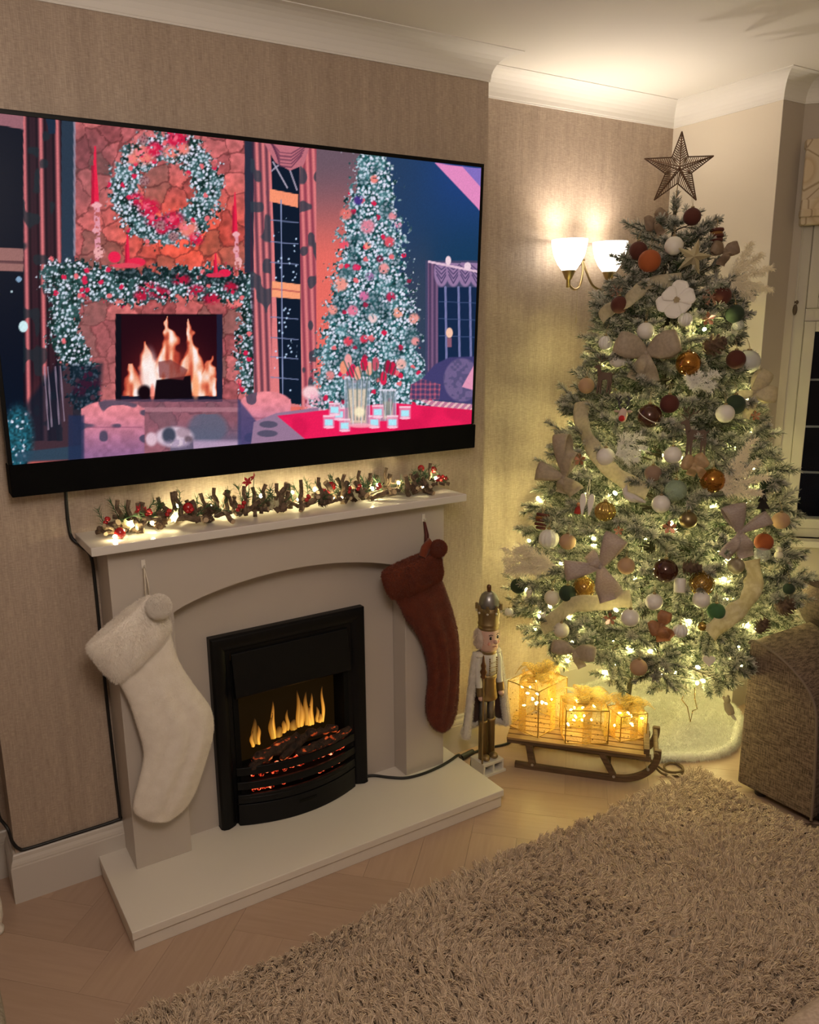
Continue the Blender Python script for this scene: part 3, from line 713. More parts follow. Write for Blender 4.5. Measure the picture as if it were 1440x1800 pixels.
    put(poly([(476, 270), (526, 280), (530, 712), (492, 706)]), (14, 26, 44)); put(poly([(474, 332), (524, 342), (524, 365), (474, 354)]), (248, 148, 112)); put(poly([(478, 494), (528, 500), (528, 526), (478, 522)]), (250, 160, 118)); put(poly([(478, 506), (528, 512), (528, 515), (478, 509)]), (200, 104, 90))
    for yy in (390, 428, 464, 560, 596, 630, 666): put(line([(476, yy-3), (524, yy+1)], 0.9), (120, 130, 168), 0.9)
    put(line([(494, 352), (497, 700)], 1.0), (130, 140, 178)); put(line([(478, 300), (500, 282), (510, 300), (522, 334)], 1.5), (150, 140, 160)); put(line([(480, 285), (505, 330)], 1.3), (170, 160, 180))
    win = rect(480, 366, 522, 494)+rect(482, 526, 522, 700); put(win*(1-ss(s1[0], 0.12, 0.34))*(s1[2] < 0.34)*(vnoise(30, 91, 14) > 0.45), (196, 220, 250), 0.95)
    put(poly([(458, 240), (546, 252), (534, 290), (510, 300), (484, 286)]), (190, 110, 122))
    for k in range(5): put(line([(470+3*k, 243+k*4), (492, 268+k*6), (512, 270+k*6), (538-2*k, 254+k*5)], 1.2), (92, 48, 72), 0.7)
    # the big tree
    ty = (Y-262)/(730-262); half = 24+86*np.clip(ty, 0, 1)**0.95; cx = 655-6*ty
    tree = (1-ss(np.abs(X-cx)+rag*20, half-3, half+3))*ss(Y, 262, 268)*(1-ss(Y+rag*14, 722, 735)); fir(tree, 1.0, 0.10, dark=(22, 54, 56))
    put(tree*ss(vnoise(20, 13), 0.62, 0.85), (20, 48, 56), 0.4)
    for x, y, r, c in ((630, 352, 8, (70, 50, 130)), (646, 398, 12, (226, 130, 150)), (608, 376, 10, (230, 116, 110)), (668, 455, 6, (120, 20, 50)), (675, 472, 9, (240, 150, 150)), (600, 500, 11, (244, 150, 136)), (684, 425, 9, (226, 80, 96)), (640, 520, 8, (220, 110, 160)), (620, 546, 9, (236, 120, 150)), (655, 560, 8, (240, 200, 200)), (687, 522, 8, (190, 40, 80)), (612, 600, 8, (230, 70, 90)), (640, 596, 7, (224, 50, 80)), (585, 545, 8, (246, 150, 140)), (700, 550, 9, (244, 160, 140)), (728, 560, 9, (246, 160, 150)), (690, 380, 7, (230, 140, 150)), (658, 315, 7, (240, 130, 120)), (700, 395, 6, (220, 140, 170)), (605, 430, 8, (240, 80, 100)), (646, 432, 6, (250, 150, 130)), (580, 660, 8, (224, 130, 130)), (730, 600, 7, (240, 150, 150)), (705, 640, 9, (244, 180, 170)), (626, 470, 6, (230, 50, 100)), (650, 486, 7, (160, 110, 160))):
        put(ell(x, y, r, r, 0.35)*ss(n3, 0.12, 0.35), c, 0.95)
    put(ell(546, 690, 14, 12, 0.3), (250, 206, 210)); put(ell(552, 712, 16, 22, 0.4)*ss(n3, 0.3, 0.6), (240, 170, 190), 0.9)
    put(line([(600, 268), (604, 252), (612, 262), (622, 270)], 0.9)+line([(690, 262), (700, 256), (706, 248)], 0.9), (190, 200, 220), 0.6)
    # right window, swags, sofa
    put(rect(748, 458, 842, 700), (66, 68, 100)); put(rect(770, 505, 842, 640), (20, 40, 72))
    for xx in (783, 806, 826): put(line([(xx, 505), (xx+2, 640)], 2.0), (128, 128, 176), 0.9)
    for yy in (530, 560, 590): put(line([(772, yy), (842, yy+3)], 0.7), (80, 96, 140), 0.7)
    st3 = 0.5+0.5*np.cos(X*2*PI/8); put(rect(752, 462, 770, 660), (126, 92, 126)); put(rect(752, 462, 770, 660)*(1-st3), (52, 44, 76), 0.7)
    for x in (776, 797, 818, 838):
        put(ell(x, 478, 13, 26, 0.1)*(Y > 462), (150, 120, 160)); 
        for k in range(4): put(line([(x-11+k, 465+k*6), (x, 474+k*8), (x+11-k, 465+k*6)], 1.0), (62, 54, 92), 0.8)
    put(line([(754, 460), (842, 478)], 2), (226, 190, 210)); put(ell(788, 458, 5, 8), (240, 210, 220)); put(ell(822, 468, 6, 7), (236, 206, 220))
    put(ell(790, 585, 6, 9), (246, 196, 170)); put(rect(786, 594, 794, 610), (140, 90, 110))
    put(poly([(736, 672), (765, 640), (790, 628), (846, 626), (846, 712), (740, 700)], 3), (66, 62, 110))
    pl = (np.sin(X*0.75) > 0.3)*0.5+(np.sin(Y*0.7) > 0.3)*0.5; put(poly([(722, 676), (742, 666), (775, 676), (772, 702), (720, 702)], 2), (70, 60, 100)); put(poly([(722, 676), (742, 666), (775, 676), (772, 702), (720, 702)], 2)*pl, (206, 96, 120), 0.8)
    put(ell(812, 668, 32, 38, 0.06), (112, 96, 138)); put(ell(812, 668, 32, 38, 0.06)*ss(vnoise(5, 8), 0.5, 0.7), (78, 74, 112), 0.7); put(poly([(812, 680), (834, 640), (846, 640), (846, 690)], 2), (226, 150, 180))
    put(poly([(735, 702), (846, 712), (846, 740), (800, 735)], 2), (190, 120, 150)); put(poly([(735, 702), (846, 712), (846, 740), (800, 735)], 2)*(np.sin((X+Y)*0.5) > 0.2), (238, 190, 190), 0.9)
    # the chairs, the dog, the table
    def chair(x0, y0, x1, y1, seed):
        m = np.clip(rect(x0, y0+14, x1, y1, 3)+ell((x0+x1)/2, y0+20, (x1-x0)/2, 20, 0.06), 0, 1)
        sh = ss(Y, y0, y1)[..., None]; img = np.array([236, 138, 146])*(1-sh)+np.array([140, 98, 138])*sh; img = img*(0.9+0.2*n8[..., None])
        lf_ = ss(vnoise(22, seed, 26), 0.66, 0.72)[..., None]; img = img*(1-0.75*lf_)+np.array([52, 58, 80])*0.75*lf_
        a = m[..., None]; I[:] = I*(1-a)+img*a; put(rect(x0+10, y0+46, x1-4, y0+48, 2)*m, (120, 66, 92), 0.5)
    put(poly([(100, 640), (180, 640), (170, 810), (20, 812), (22, 740)], 12), (10, 24, 40), 0.75); fir(ell(32, 770, 26, 55, 0.3)*(Y > 700), 0.12, 0.0, dark=(20, 56, 66)); put(poly([(30, 795), (150, 782), (150, 806), (28, 812)], 3), (44, 72, 92), 0.8)
    for k, x in enumerate((78, 84, 97, 106)): put(line([(x, 645), (x+7, 755-5*k)], 1.2), (150, 130, 150), 0.8)
    chair(143, 704, 254, 815, 71); put(rect(120, 730, 148, 812, 5), (34, 46, 78), 0.8)
    put(ell(306, 768, 33, 18, 0.2), (214, 190, 206)); put(ell(297, 765, 12, 14, 0.3), (66, 70, 88)); put(ell(322, 760, 12, 9, 0.3), (150, 120, 134), 0.6); put(ell(266, 772, 10, 12, 0.3), (220, 186, 200)); put(ell(331, 772, 7, 6, 0.5), (70, 50, 60), 0.7); put(ell(312, 780, 24, 8, 0.4)*ss(n3, 0.2, 0.6), (150, 130, 160), 0.6)
    chair(424, 688, 511, 790, 72); put(poly([(418, 700), (450, 740), (450, 800), (418, 800)], 5), (60, 62, 106), 0.8)
    put(poly([(446, 742), (486, 726), (560, 716), (560, 790), (440, 790)], 2), (150, 118, 146)); put(ell(472, 746, 16, 6), (70, 70, 92), 0.8); put(ell(470, 762, 18, 6), (70, 70, 92), 0.8)
    put(poly([(487, 731), (560, 722), (690, 708), (846, 722), (846, 746), (540, 775)], 1.5), (236, 30, 88)); put(poly([(487, 731), (560, 722), (690, 708), (846, 722), (846, 746), (540, 775)], 1.5)*ss(n25, 0.5, 0.8), (206, 22, 76), 0.6)
    for x0, x1, y0, y1 in ((606, 650, 662, 748), (668, 696, 684, 740)):
        put(rect(x0, y0, x1, y1, 2), (150, 160, 176), 0.75); put(rect(x0+6, y0+22, x1-6, y1-4, 6), (232, 206, 176), 0.8); put(rect(x0, y0, x1, y0+4, 1.5), (236, 226, 240), 0.8)
        for k in range(5): put(line([(lerp(x0+4, x1-4, k/4), y0+4), (lerp(x0+10, x1-10, k/4), y1-10)], 1.3), (96, 112, 112), 0.7)
        for k in range(4): put(rect(lerp(x0, x1, k/3.0)-0.8, y0, lerp(x0, x1, k/3.0)+0.8, y1, 1), (226, 230, 244), 0.6)
    for x, y, c in ((604, 646, (248, 150, 120)), (620, 652, (232, 34, 84)), (629, 656, (250, 164, 142)), (649, 648, (250, 170, 150)), (640, 640, (206, 30, 70)), (612, 634, (246, 160, 160)), (674, 665, (224, 34, 76)), (690, 648, (206, 30, 70)), (682, 645, (170, 20, 60)), (660, 640, (200, 80, 100))):
        put(ell(x, y, 6.5, 12, 0.15), c, 0.97)
    for k in range(12): put(line([(604+k*8.3, 632+6*(k % 3)), (618+k*6.2, 668)], 1.3), (40, 84, 72), 0.6)
    for x, y in ((578, 742), (596, 728), (606, 748), (658, 742), (664, 724), (690, 742), (712, 726), (588, 720)):
        put(rect(x-10, y-12, x+10, y+10, 3), (236, 150, 180), 0.75); put(rect(x-7, y-5, x+7, y+6, 3), (170, 236, 250), 0.97); put(rect(x-10, y-12, x+10, y-9, 2), (255, 226, 236), 0.8); put(ell(x, y+9, 9, 2.5), (255, 214, 230), 0.8)
    put(ell(632, 724, 9, 9, 0.4), (255, 240, 200), 0.9); put(ell(634, 748, 22, 4, 0.3), (255, 180, 190), 0.8)
    I[:] = I*(0.965+0.07*rng.random(X.shape)[..., None])
    I[:] = np.clip(I, 0, 255)
    lin = I/255.0; lin = np.where(lin <= 0.04045, lin/12.92, ((lin+0.055)/1.055)**2.4)
    P = P+nf*0.0005
    loc = P.reshape(-1, 3)-np.array(tv.location)
    me = bpy.data.meshes.new('screen'); idx = np.arange(nx*ny).reshape(ny, nx)
    q = np.stack([idx[:-1, :-1], idx[:-1, 1:], idx[1:, 1:], idx[1:, :-1]], -1).reshape(-1, 4)
    me.vertices.add(nx*ny); me.vertices.foreach_set('co', loc.astype('f').ravel())
    me.loops.add(q.size); me.loops.foreach_set('vertex_index', q.ravel().astype('i'))
    me.polygons.add(len(q)); me.polygons.foreach_set('loop_start', np.arange(0, q.size, 4, dtype='i'))
    ca_ = me.color_attributes.new('col', 'FLOAT_COLOR', 'POINT'); ca_.data.foreach_set('color', np.concatenate([lin.reshape(-1, 3), np.ones((nx*ny, 1))], 1).astype('f').ravel())
    me.update(calc_edges=True)
    o = link('screen', me, attr_mat('screen_picture', 'col', 0.35, 1.0, Specular_IOR_Level=0.06), tv); o['label'] = 'lit screen showing a Christmas room with wreath, fire and tree'
paint_screen()

# ------------------------------------------------------------------ stockings on the mantel
def plush(name, c1, c2):
    k = N(name); k.set(Roughness=1.0, Sheen_Weight=0.12, Sheen_Roughness=0.5)
    a = k.n('TexNoise'); a.inputs['Scale'].default_value = 420; a.inputs['Detail'].default_value = 3; k.l(k.coords(), a.inputs['Vector'])
    b = k.n('TexNoise'); b.inputs['Scale'].default_value = 34; b.inputs['Detail'].default_value = 5; k.l(k.coords(), b.inputs['Vector'])
    k.l(k.ramp(b.outputs['Fac'], [(0.3, c1), (0.7, c2)]), k.p.inputs['Base Color'])
    m = k.n('Math', operation='ADD'); k.l(a.outputs['Fac'], m.inputs[0]); k.l(b.outputs['Fac'], m.inputs[1]); k.bump(m.outputs[0], 0.35, 0.004); return k.m
WPL = plush('white_plush', (0.80, 0.725, 0.63), (0.87, 0.80, 0.71)); RPL = plush('rust_plush', (0.095, 0.015, 0.004), (0.140, 0.024, 0.007))
WPL2 = plush('white_fleece_cuff', (0.83, 0.75, 0.66), (0.90, 0.84, 0.75)); RPL2 = plush('rust_fleece_cuff', (0.130, 0.022, 0.006), (0.185, 0.034, 0.009))
def loft(secs, y, depth, m_, nm, par, folds=0.05, n=28, close_top=True, hollow=0.0):
    """secs: pixel pairs (left, right) of a flattened tube, in the plane y"""
    P = []
    S_ = [(at(a, b, 1, y), at(c, d, 1, y)) for a, b, c, d in secs]
    # resample smoothly
    Ls = smooth_path([tuple(a) for a, b in S_], 4); Rs = smooth_path([tuple(b) for a, b in S_], 4)
    vs = []; k = len(Ls)
    for i in range(k):
        t = i/(k-1); c = (Ls[i]+Rs[i])/2; hw = (Rs[i]-Ls[i])/2
        for j in range(n):
            a = 2*PI*j/n; q = math.cos(a); dpt = depth*(0.6+0.4*math.sin(PI*min(1, t*1.1)))*min(1, hw.length/0.022)
            yy = -math.sin(a)*dpt*(1+folds*3*math.sin(3.2*q*3+5*t)*max(0, math.sin(a))*math.sin(PI*t))
            p = c+hw*q; vs.append((p.x, p.y+yy, p.z))
    fs_ = [(i*n+j, i*n+(j+1) % n, (i+1)*n+(j+1) % n, (i+1)*n+j) for i in range(k-1) for j in range(n)]
    fs_.append(tuple((k-1)*n+j for j in range(n))); fs_.append(tuple(range(n-1, -1, -1)))
    mb = MB().add(vs, fs_, True); return mb.build(nm, m_, par, 0, 2, True)
def fuzz(nm, ob, cnt, ln, m_, par, rad=0.00035, seed=1):
    """short pile standing on the faces of ob"""
    me = ob.data; r = np.random.default_rng(seed); me.calc_loop_triangles()
    V = np.array([v.co for v in me.vertices]); T = np.array([t.vertices for t in me.loop_triangles])
    a, b, c = V[T[:, 0]], V[T[:, 1]], V[T[:, 2]]; nn = np.cross(b-a, c-a); ar = np.linalg.norm(nn, axis=1)
    pick = r.choice(len(T), cnt, p=ar/ar.sum()); u = r.random((cnt, 2)); fl = u.sum(1) > 1; u[fl] = 1-u[fl]
    p = a[pick]+(b-a)[pick]*u[:, :1]+(c-a)[pick]*u[:, 1:]; d = nn[pick]/ar[pick][:, None]
    cen = V.mean(0); d = d+r.normal(0, 0.55, d.shape)+np.array([0, 0, -0.35]); d /= np.linalg.norm(d, axis=1)[:, None]
    L_ = ln*r.uniform(0.6, 1.2, cnt)[:, None]
    pts = np.stack([p, p+d*L_*0.5, p+d*L_+np.array([0, 0, -0.25])*L_], 1)
    o = curves(nm, pts, np.array([rad, rad*0.8, rad*0.3])[None], m_, par); o.location = ob.location; return o
WST = thing('christmas_stocking', 'white plush Christmas stocking hanging from the left side of the mantel', 'stocking', tuple(at(250, 1000, 1, -0.15)))
leg = loft([(206, 1196, 297, 1098), (226, 1232, 314, 1160), (243, 1284, 344, 1207), (251, 1312, 371, 1246), (252, 1338, 375, 1288), (244, 1374, 361, 1340), (236, 1404, 345, 1388), (236, 1428, 326, 1420), (256, 1441, 300, 1440)], -0.186, 0.034, WPL, 'leg', WST, 0.10)
fuzz('leg_pile', leg, 22000, 0.0035, WPL, WST, 0.00022)
cuff = loft([(152, 1136, 262, 1046), (155, 1147, 272, 1052), (172, 1170, 290, 1074), (190, 1190, 299, 1092), (204, 1200, 301, 1104), (212, 1194, 296, 1106)], -0.187, 0.046, WPL2, 'cuff', WST, 0.04)
fuzz('cuff_pile', cuff, 20000, 0.006, WPL2, WST, 0.0003, 2)
P0 = at(279, 1065, 1, -0.236)
pom = MB().ball(P0, 0.028, 20, 14).build('pompom', WPL2, WST, 0, 2, True); fuzz('pompom_pile', pom, 9000, 0.008, WPL2, WST, 0.0005, 3)
LOOPW = mat('white_satin_loop', (0.72, 0.64, 0.52), 0.5)
def loop(px0, px1, w, m_, par, y=-0.152):
    a, b = at(px0[0], px0[1], 1, y), at(px1[0], px1[1], 1, -0.178)
    mb = MB()
    for s_ in (-1, 1):
        mb.ribbon([(a[0], a[1]-0.004, a[2]), (a[0]+s_*0.004, (a[1]+b[1])/2-0.004, lerp(a[2], b[2], 0.5)), (b[0]+s_*0.005, b[1], b[2])], (0.0, w, 0), 0.0016)
    return mb.build('hanging_loop', m_, par, 0, 2, True)
loop((252, 998), (259, 1050), 0.006, LOOPW, WST)
RST = thing('christmas_stocking', 'rust red plush Christmas stocking hanging from the right side of the mantel', 'stocking', tuple(at(745, 918, 1, -0.15)))
leg = loft([(690, 1044, 774, 1012), (700, 1062, 785, 1042), (714, 1089, 797, 1080), (735, 1118, 804, 1112), (748, 1150, 807, 1152), (754, 1190, 806, 1195), (750, 1226, 804, 1236), (750, 1252, 799, 1262), (757, 1273, 791, 1278), (767, 1284, 780, 1285)], -0.184, 0.030, RPL, 'leg', RST, 0.10)
fuzz('leg_pile', leg, 20000, 0.005, RPL, RST, 0.0003, 4)
cuff = loft([(674, 1006, 768, 966), (674, 1014, 772, 974), (678, 1030, 775, 990), (685, 1046, 777, 1006), (691, 1052, 776, 1014)], -0.186, 0.042, RPL2, 'cuff', RST, 0.03)
fuzz('cuff_pile', cuff, 16000, 0.008, RPL2, RST, 0.00045, 5)
tab = MB(); a = at(742, 980, 1, -0.205); b = at(752, 955, 1, -0.19); c_ = at(766, 978, 1, -0.21)
tab.tube([a, (a+b)/2+np.array([0.004, 0, 0.006]), b, (b+c_)/2, c_], [0.012, 0.017, 0.019, 0.017, 0.011], 10).build('top_edge', RPL2, RST, 0, 2, True)
P0 = at(771, 963, 1, -0.218); pom = MB().ball(P0, 0.0235, 18, 12).build('pompom', RPL2, RST, 0, 2, True); fuzz('pompom_pile', pom, 7000, 0.008, RPL2, RST, 0.00045, 6)
loop((745, 917), (750, 962), 0.007, mat('maroon_satin_loop', (0.10, 0.014, 0.010), 0.5), RST)
CLEAR = mat('clear_hook_plastic', (0.75, 0.70, 0.62), 0.25)
for (x, y), lb in (((252, 994), 'small clear adhesive hook holding the white stocking'), ((744, 912), 'small clear adhesive hook holding the rust stocking')):
    p = at(x, y, 1, -0.1425); hk = thing('adhesive_hook', lb, 'hook', tuple(p))
    MB().box((0, -0.0015, 0.004), (0.012, 0.003, 0.026)).build('base', CLEAR, hk, 0.001)
    MB().tube([(0, -0.003, 0.0), (0, -0.009, -0.004), (0, -0.013, -0.002), (0, -0.0135, 0.005)], 0.002, 8).build('hook', CLEAR, hk)

# ------------------------------------------------------------------ cables
CBL = mat('black_cable', (0.008, 0.008, 0.008), 0.5)
yw = -0.006
pts = [(-1.4500, yw, 1.21), (-1.4536, yw, 1.15), (-1.4540, yw, 1.09), (-1.4488, yw, 1.05), (-1.425, -0.012, 1.022), (-1.4036, yw, 0.99), (-1.3995, yw, 0.9), (-1.3995, yw, 0.6), (-1.3960, yw, 0.30), (-1.3945, yw, 0.175), (-1.404, yw, 0.1585), (-1.54, yw, 0.1565), (-1.655, yw, 0.1565), (-1.680, yw, 0.165), (-1.695, yw, 0.195), (-1.701, yw, 0.235), (-1.715, 0.03, 0.252), (-1.74, 0.136, 0.256), (-1.95, 0.137, 0.27)]
tag(MB().tube(smooth_path(pts, 6), 0.0048, 8).build('television_cable', CBL), 'black cable running from the television down the wall past the mantel', 'cable')
pts = [(-0.572, -0.075, 0.070), (-0.541, -0.085, 0.0695), (-0.500, -0.125, 0.069), (-0.455, -0.158, 0.069), (-0.39, -0.168, 0.069), (-0.32, -0.163, 0.0695), (-0.26, -0.150, 0.070), (-0.205, -0.132, 0.069), (-0.165, -0.09, 0.018), (-0.12, -0.062, 0.006), (-0.02, -0.06, 0.006), (0.08, -0.075, 0.006), (0.16, -0.03, 0.006), (0.26, 0.06, 0.006)]
wc = thing('fire_cable', 'black cable trailing from the fire across the hearth to the alcove', 'cable', (-0.4, -0.1, ZH))
MB().tube(smooth_path(pts, 6), 0.005, 8).build('flex', CBL, wc, 0, 2, True)
MB().cyl((-0.150, -0.075, 0.013), (-0.085, -0.062, 0.013), 0.012, 0.011, 10).build('connector', CBL, wc, 0.001, 2, True)

# ------------------------------------------------------------------ twig garland on the mantel shelf
BARK = mat('twig_bark', (0.075, 0.046, 0.028), 0.9, var=(60, (0.20, 0.135, 0.085)), bump=(220, 0.5)); CUT = mat('twig_cut_end', (0.46, 0.34, 0.21), 0.8)
BERRY = mat('red_berry', (0.42, 0.012, 0.015), 0.22, Coat_Weight=0.5); PETAL = mat('red_fabric_flower', (0.42, 0.02, 0.03), 0.7)
PINE = mat('pine_sprig', (0.05, 0.11, 0.04), 0.7); CONE = mat('pine_cone', (0.075, 0.042, 0.025), 0.85, var=(60, (0.16, 0.10, 0.065)))
IVORY = mat('ivory_leaf', (0.55, 0.52, 0.33), 0.6); WIREC = mat('clear_wire', (0.25, 0.24, 0.2), 0.4)
def twig_mesh(ln, r, seed):
    q = random.Random(seed); pts = [(q.uniform(-.05, .05)*ln*(0 < i < 4), q.uniform(-.05, .05)*ln*(0 < i < 4), ln*(i/4-0.5)) for i in range(5)]
    mb = MB().tube(pts, [r*q.uniform(.85, 1.15) for _ in pts], 7, caps=False)
    me = mb.mesh('twig'); me.materials.append(BARK); me.materials.append(CUT)
    bm = bmesh.new(); bm.from_mesh(me); bmesh.ops.holes_fill(bm, edges=[e for e in bm.edges if e.is_boundary])
    for f in bm.faces:
        if len(f.verts) > 4: f.material_index = 1; f.smooth = False
    bm.to_mesh(me); bm.free(); return me
TW = [twig_mesh(0.052+0.012*(i % 4), 0.0056+0.0016*(i % 3), i) for i in range(6)]
def sprig_mesh(seed, n=34, ln=0.055, nl=0.022):
    q = random.Random(seed); mb = MB().tube([(0, 0, 0), (0, 0, ln)], 0.001, 5)
    for i in range(n):
        t = q.random(); a = q.uniform(0, 2*PI); d = Vector((math.cos(a), math.sin(a), q.uniform(.4, 1.0))).normalized()*nl*q.uniform(.7, 1.2)
        p = Vector((0, 0, ln*t)); w = Vector((-math.sin(a), math.cos(a), 0))*0.0011
        mb.add([p-w, p+w, p+d+w*0.4, p+d-w*0.4], [(0, 1, 2, 3)])
    me = mb.mesh('pine_sprig'); me.materials.append(PINE); return me
SP = [sprig_mesh(i) for i in range(3)]
def cone_mesh(r=0.016):
    mb = MB().ball((0, 0, 0), (r*0.6, r*0.6, r*1.0), 8, 6)
    for lv in range(6):
        z = lerp(-0.9, 0.85, lv/5)*r; rr2 = r*math.cos((lv/5-0.42)*1.9)
        for j in range(8):
            a = 2*PI*(j+0.5*(lv % 2))/8; c_, s_ = math.cos(a), math.sin(a)
            mb.add([(c_*rr2*0.5-s_*r*.25, s_*rr2*0.5+c_*r*.25, z), (c_*rr2*0.5+s_*r*.25, s_*rr2*0.5-c_*r*.25, z), (c_*rr2*1.1+s_*r*.12, s_*rr2*1.1-c_*r*.12, z+r*.22), (c_*rr2*1.1-s_*r*.12, s_*rr2*1.1+c_*r*.12, z+r*.22), (c_*rr2*.9, s_*rr2*.9, z+r*.05)], [(0, 1, 2, 3), (0, 4, 1), (1, 4, 2), (2, 4, 3), (3, 4, 0)])
    me = mb.mesh('pine_cone'); me.materials.append(CONE); return me
CN = cone_mesh()
def simple(fn, nm, m_): mb = MB(); fn(mb); me = mb.mesh(nm); me.materials.append(m_); return me
BER = simple(lambda mb: [mb.ball(p, 0.0068, 10, 7) for p in ((0, 0, 0), (0.011, 0.002, 0.004), (0.004, -0.004, 0.012))], 'berry_cluster', BERRY)
BAU = simple(lambda mb: mb.ball((0, 0, 0), 0.0155, 18, 12), 'red_bauble', BERRY)
def star_flower(mb, R_=0.017, n=5):
    for j in range(n):
        a = 2*PI*j/n; c_, s_ = math.cos(a), math.sin(a)
        mb.add([(0, 0, 0.002), (c_*R_*.5-s_*R_*.3, s_*R_*.5+c_*R_*.3, .003), (c_*R_, s_*R_, .006), (c_*R_*.5+s_*R_*.3, s_*R_*.5-c_*R_*.3, .003), (0, 0, -.001)], [(0, 3, 2, 1), (4, 1, 2, 3)])
    mb.ball((0, 0, .003), R_*.2, 6, 4)
FLO = simple(star_flower, 'red_flower', PETAL); IVL = simple(lambda mb: star_flower(mb, 0.022, 6), 'ivory_leaf', IVORY)
LED = glow('warm_led', (1.0, 0.88, 0.46), 150.0)
LEDM = simple(lambda mb: mb.ball((0, 0, 0), 0.0052, 8, 6, (1, 1, 1.4)), 'led_bulb', LED)
gl = thing('twig_garland', 'lit twig garland with red berries lying along the mantel shelf', 'garland', (-0.82, -0.10, ZM))
def put(me, x, y, z, rot, nm=None, s_=1.0):
    o = bpy.data.objects.new(nm or me.name, me); C.objects.link(o); o.parent = gl; o.location = (x+0.82, y+0.10, z-ZM); o.rotation_euler = rot; o.scale = (s_,)*3; return o
q = random.Random(12)
GX0, GX1 = -1.395, -0.262
def gy(x): return -0.105+0.012*math.sin(x*9)
for i in range(100):
    x = lerp(GX0, GX1, (i+q.random())/100); hgt = q.random()
    if hgt < 0.30: rot = (q.uniform(-0.8, 0.8), q.uniform(-0.8, 0.8), q.uniform(0, 6)); z = ZM+0.036+q.uniform(0, 0.016)
    else: rot = (PI/2+q.uniform(-.45, .45), q.uniform(-0.5, 0.5), q.uniform(0, 6)); z = ZM+0.012+q.uniform(0, 0.03)
    put(TW[i % 6], x, gy(x)+q.uniform(-.035, .035), z, rot)
for x, dz in ((-1.312, .02), (-1.18, .026), (-1.165, .03), (-0.93, .03), (-0.80, .026), (-0.74, .03), (-0.655, .03), (-0.575, .026), (-0.47, .02), (-0.31, .028), (-1.33, .02), (-1.06, .026), (-0.985, .03), (-0.88, .028), (-0.86, .022)):
    put(TW[3], x, gy(x)+q.uniform(-.03, .02), ZM+0.040+dz*0.6, (q.uniform(-.25, .25), q.uniform(-.2, .2), q.uniform(0, 6)))
for i in range(60):
    x = lerp(GX0+.01, GX1, (i+q.random())/60); put(SP[i % 3], x, gy(x)+q.uniform(-.03, .03), ZM+q.uniform(.018, .045), (q.uniform(-1.3, 1.3), q.uniform(-1.3, 1.3), q.uniform(0, 6)))
for x in (-1.38, -1.265, -1.21, -1.155, -1.01, -0.995, -0.79, -0.64, -0.60, -0.535, -0.30, -0.275): put(BER, x, gy(x)-q.uniform(.01, .04), ZM+q.uniform(.03, .05), (q.uniform(0, 6),)*3)
for x, z in ((-1.350, .0165), (-1.145, .052), (-0.685, .062), (-0.295, .075), (-0.345, .085)): put(BAU, x, -.145 if z < .02 else -.10, ZM+z, (0, 0, 0), s_=1.0 if z < .07 else .75)
for x, z in ((-1.285, .066), (-0.965, .108), (-0.945, .118), (-0.72, .05), (-0.70, .045), (-1.27, .06)): put(FLO, x, -.11, ZM+z, (1.1, q.uniform(-.5, .5), q.uniform(0, 6)))
MB().cyl((-0.965, -.108, ZM+.03), (-0.962, -.110, ZM+.106), 0.0011, None, 5).cyl((-0.955, -.108, ZM+.03), (-0.945, -.110, ZM+.116), 0.0011, None, 5).build('flower_stem', PINE, gl, 0, 2, True)
for i, x in enumerate((-1.36, -1.22, -1.235, -1.085, -1.10, -0.91, -0.87, -0.73, -0.62, -0.60, -0.42, -0.39, -0.36, -0.33)): put(CN, x, gy(x)-q.uniform(-.01, .03), ZM+q.uniform(.02, .04), (q.uniform(0, 3), q.uniform(0, 3), q.uniform(0, 3)), s_=q.uniform(.9, 1.25))
for x in (-1.325, -1.31, -1.20, -1.19, -0.905, -0.885, -0.355, -0.34, -0.62, -0.42): put(IVL, x, gy(x)-q.uniform(.02, .04), ZM+q.uniform(.025, .045), (1.1+q.uniform(-.4, .4), q.uniform(-.4, .4), q.uniform(0, 6)))
for x, y, z in ((-1.365, -.15, .010), (-1.255, -.12, .026), (-1.20, -.13, .036), (-1.315, -.14, .032), (-1.075, -.09, .045), (-1.05, -.07, .05), (-1.00, -.06, .04), (-0.91, -.13, .04), (-0.80, -.06, .05), (-0.805, -.115, .038), (-0.70, -.135, .03), (-0.665, -.13, .028), (-0.72, -.055, .05), (-0.60, -.06, .045), (-0.535, -.10, .038), (-0.52, -.11, .05), (-0.435, -.10, .046), (-0.36, -.13, .03), (-0.30, -.12, .05), (-1.16, -.05, .05), (-0.90, -.05, .05)):
    put(LEDM, x, y, ZM+z, (q.uniform(0, 3), q.uniform(0, 3), 0))
wp = [(lerp(GX0, GX1, i/60), gy(lerp(GX0, GX1, i/60))+0.012*math.sin(i*1.7), ZM+0.022+0.010*math.sin(i*1.1)) for i in range(61)]
MB().tube(wp, 0.0009, 5).build('light_wire', WIREC, gl, 0, 2, True)

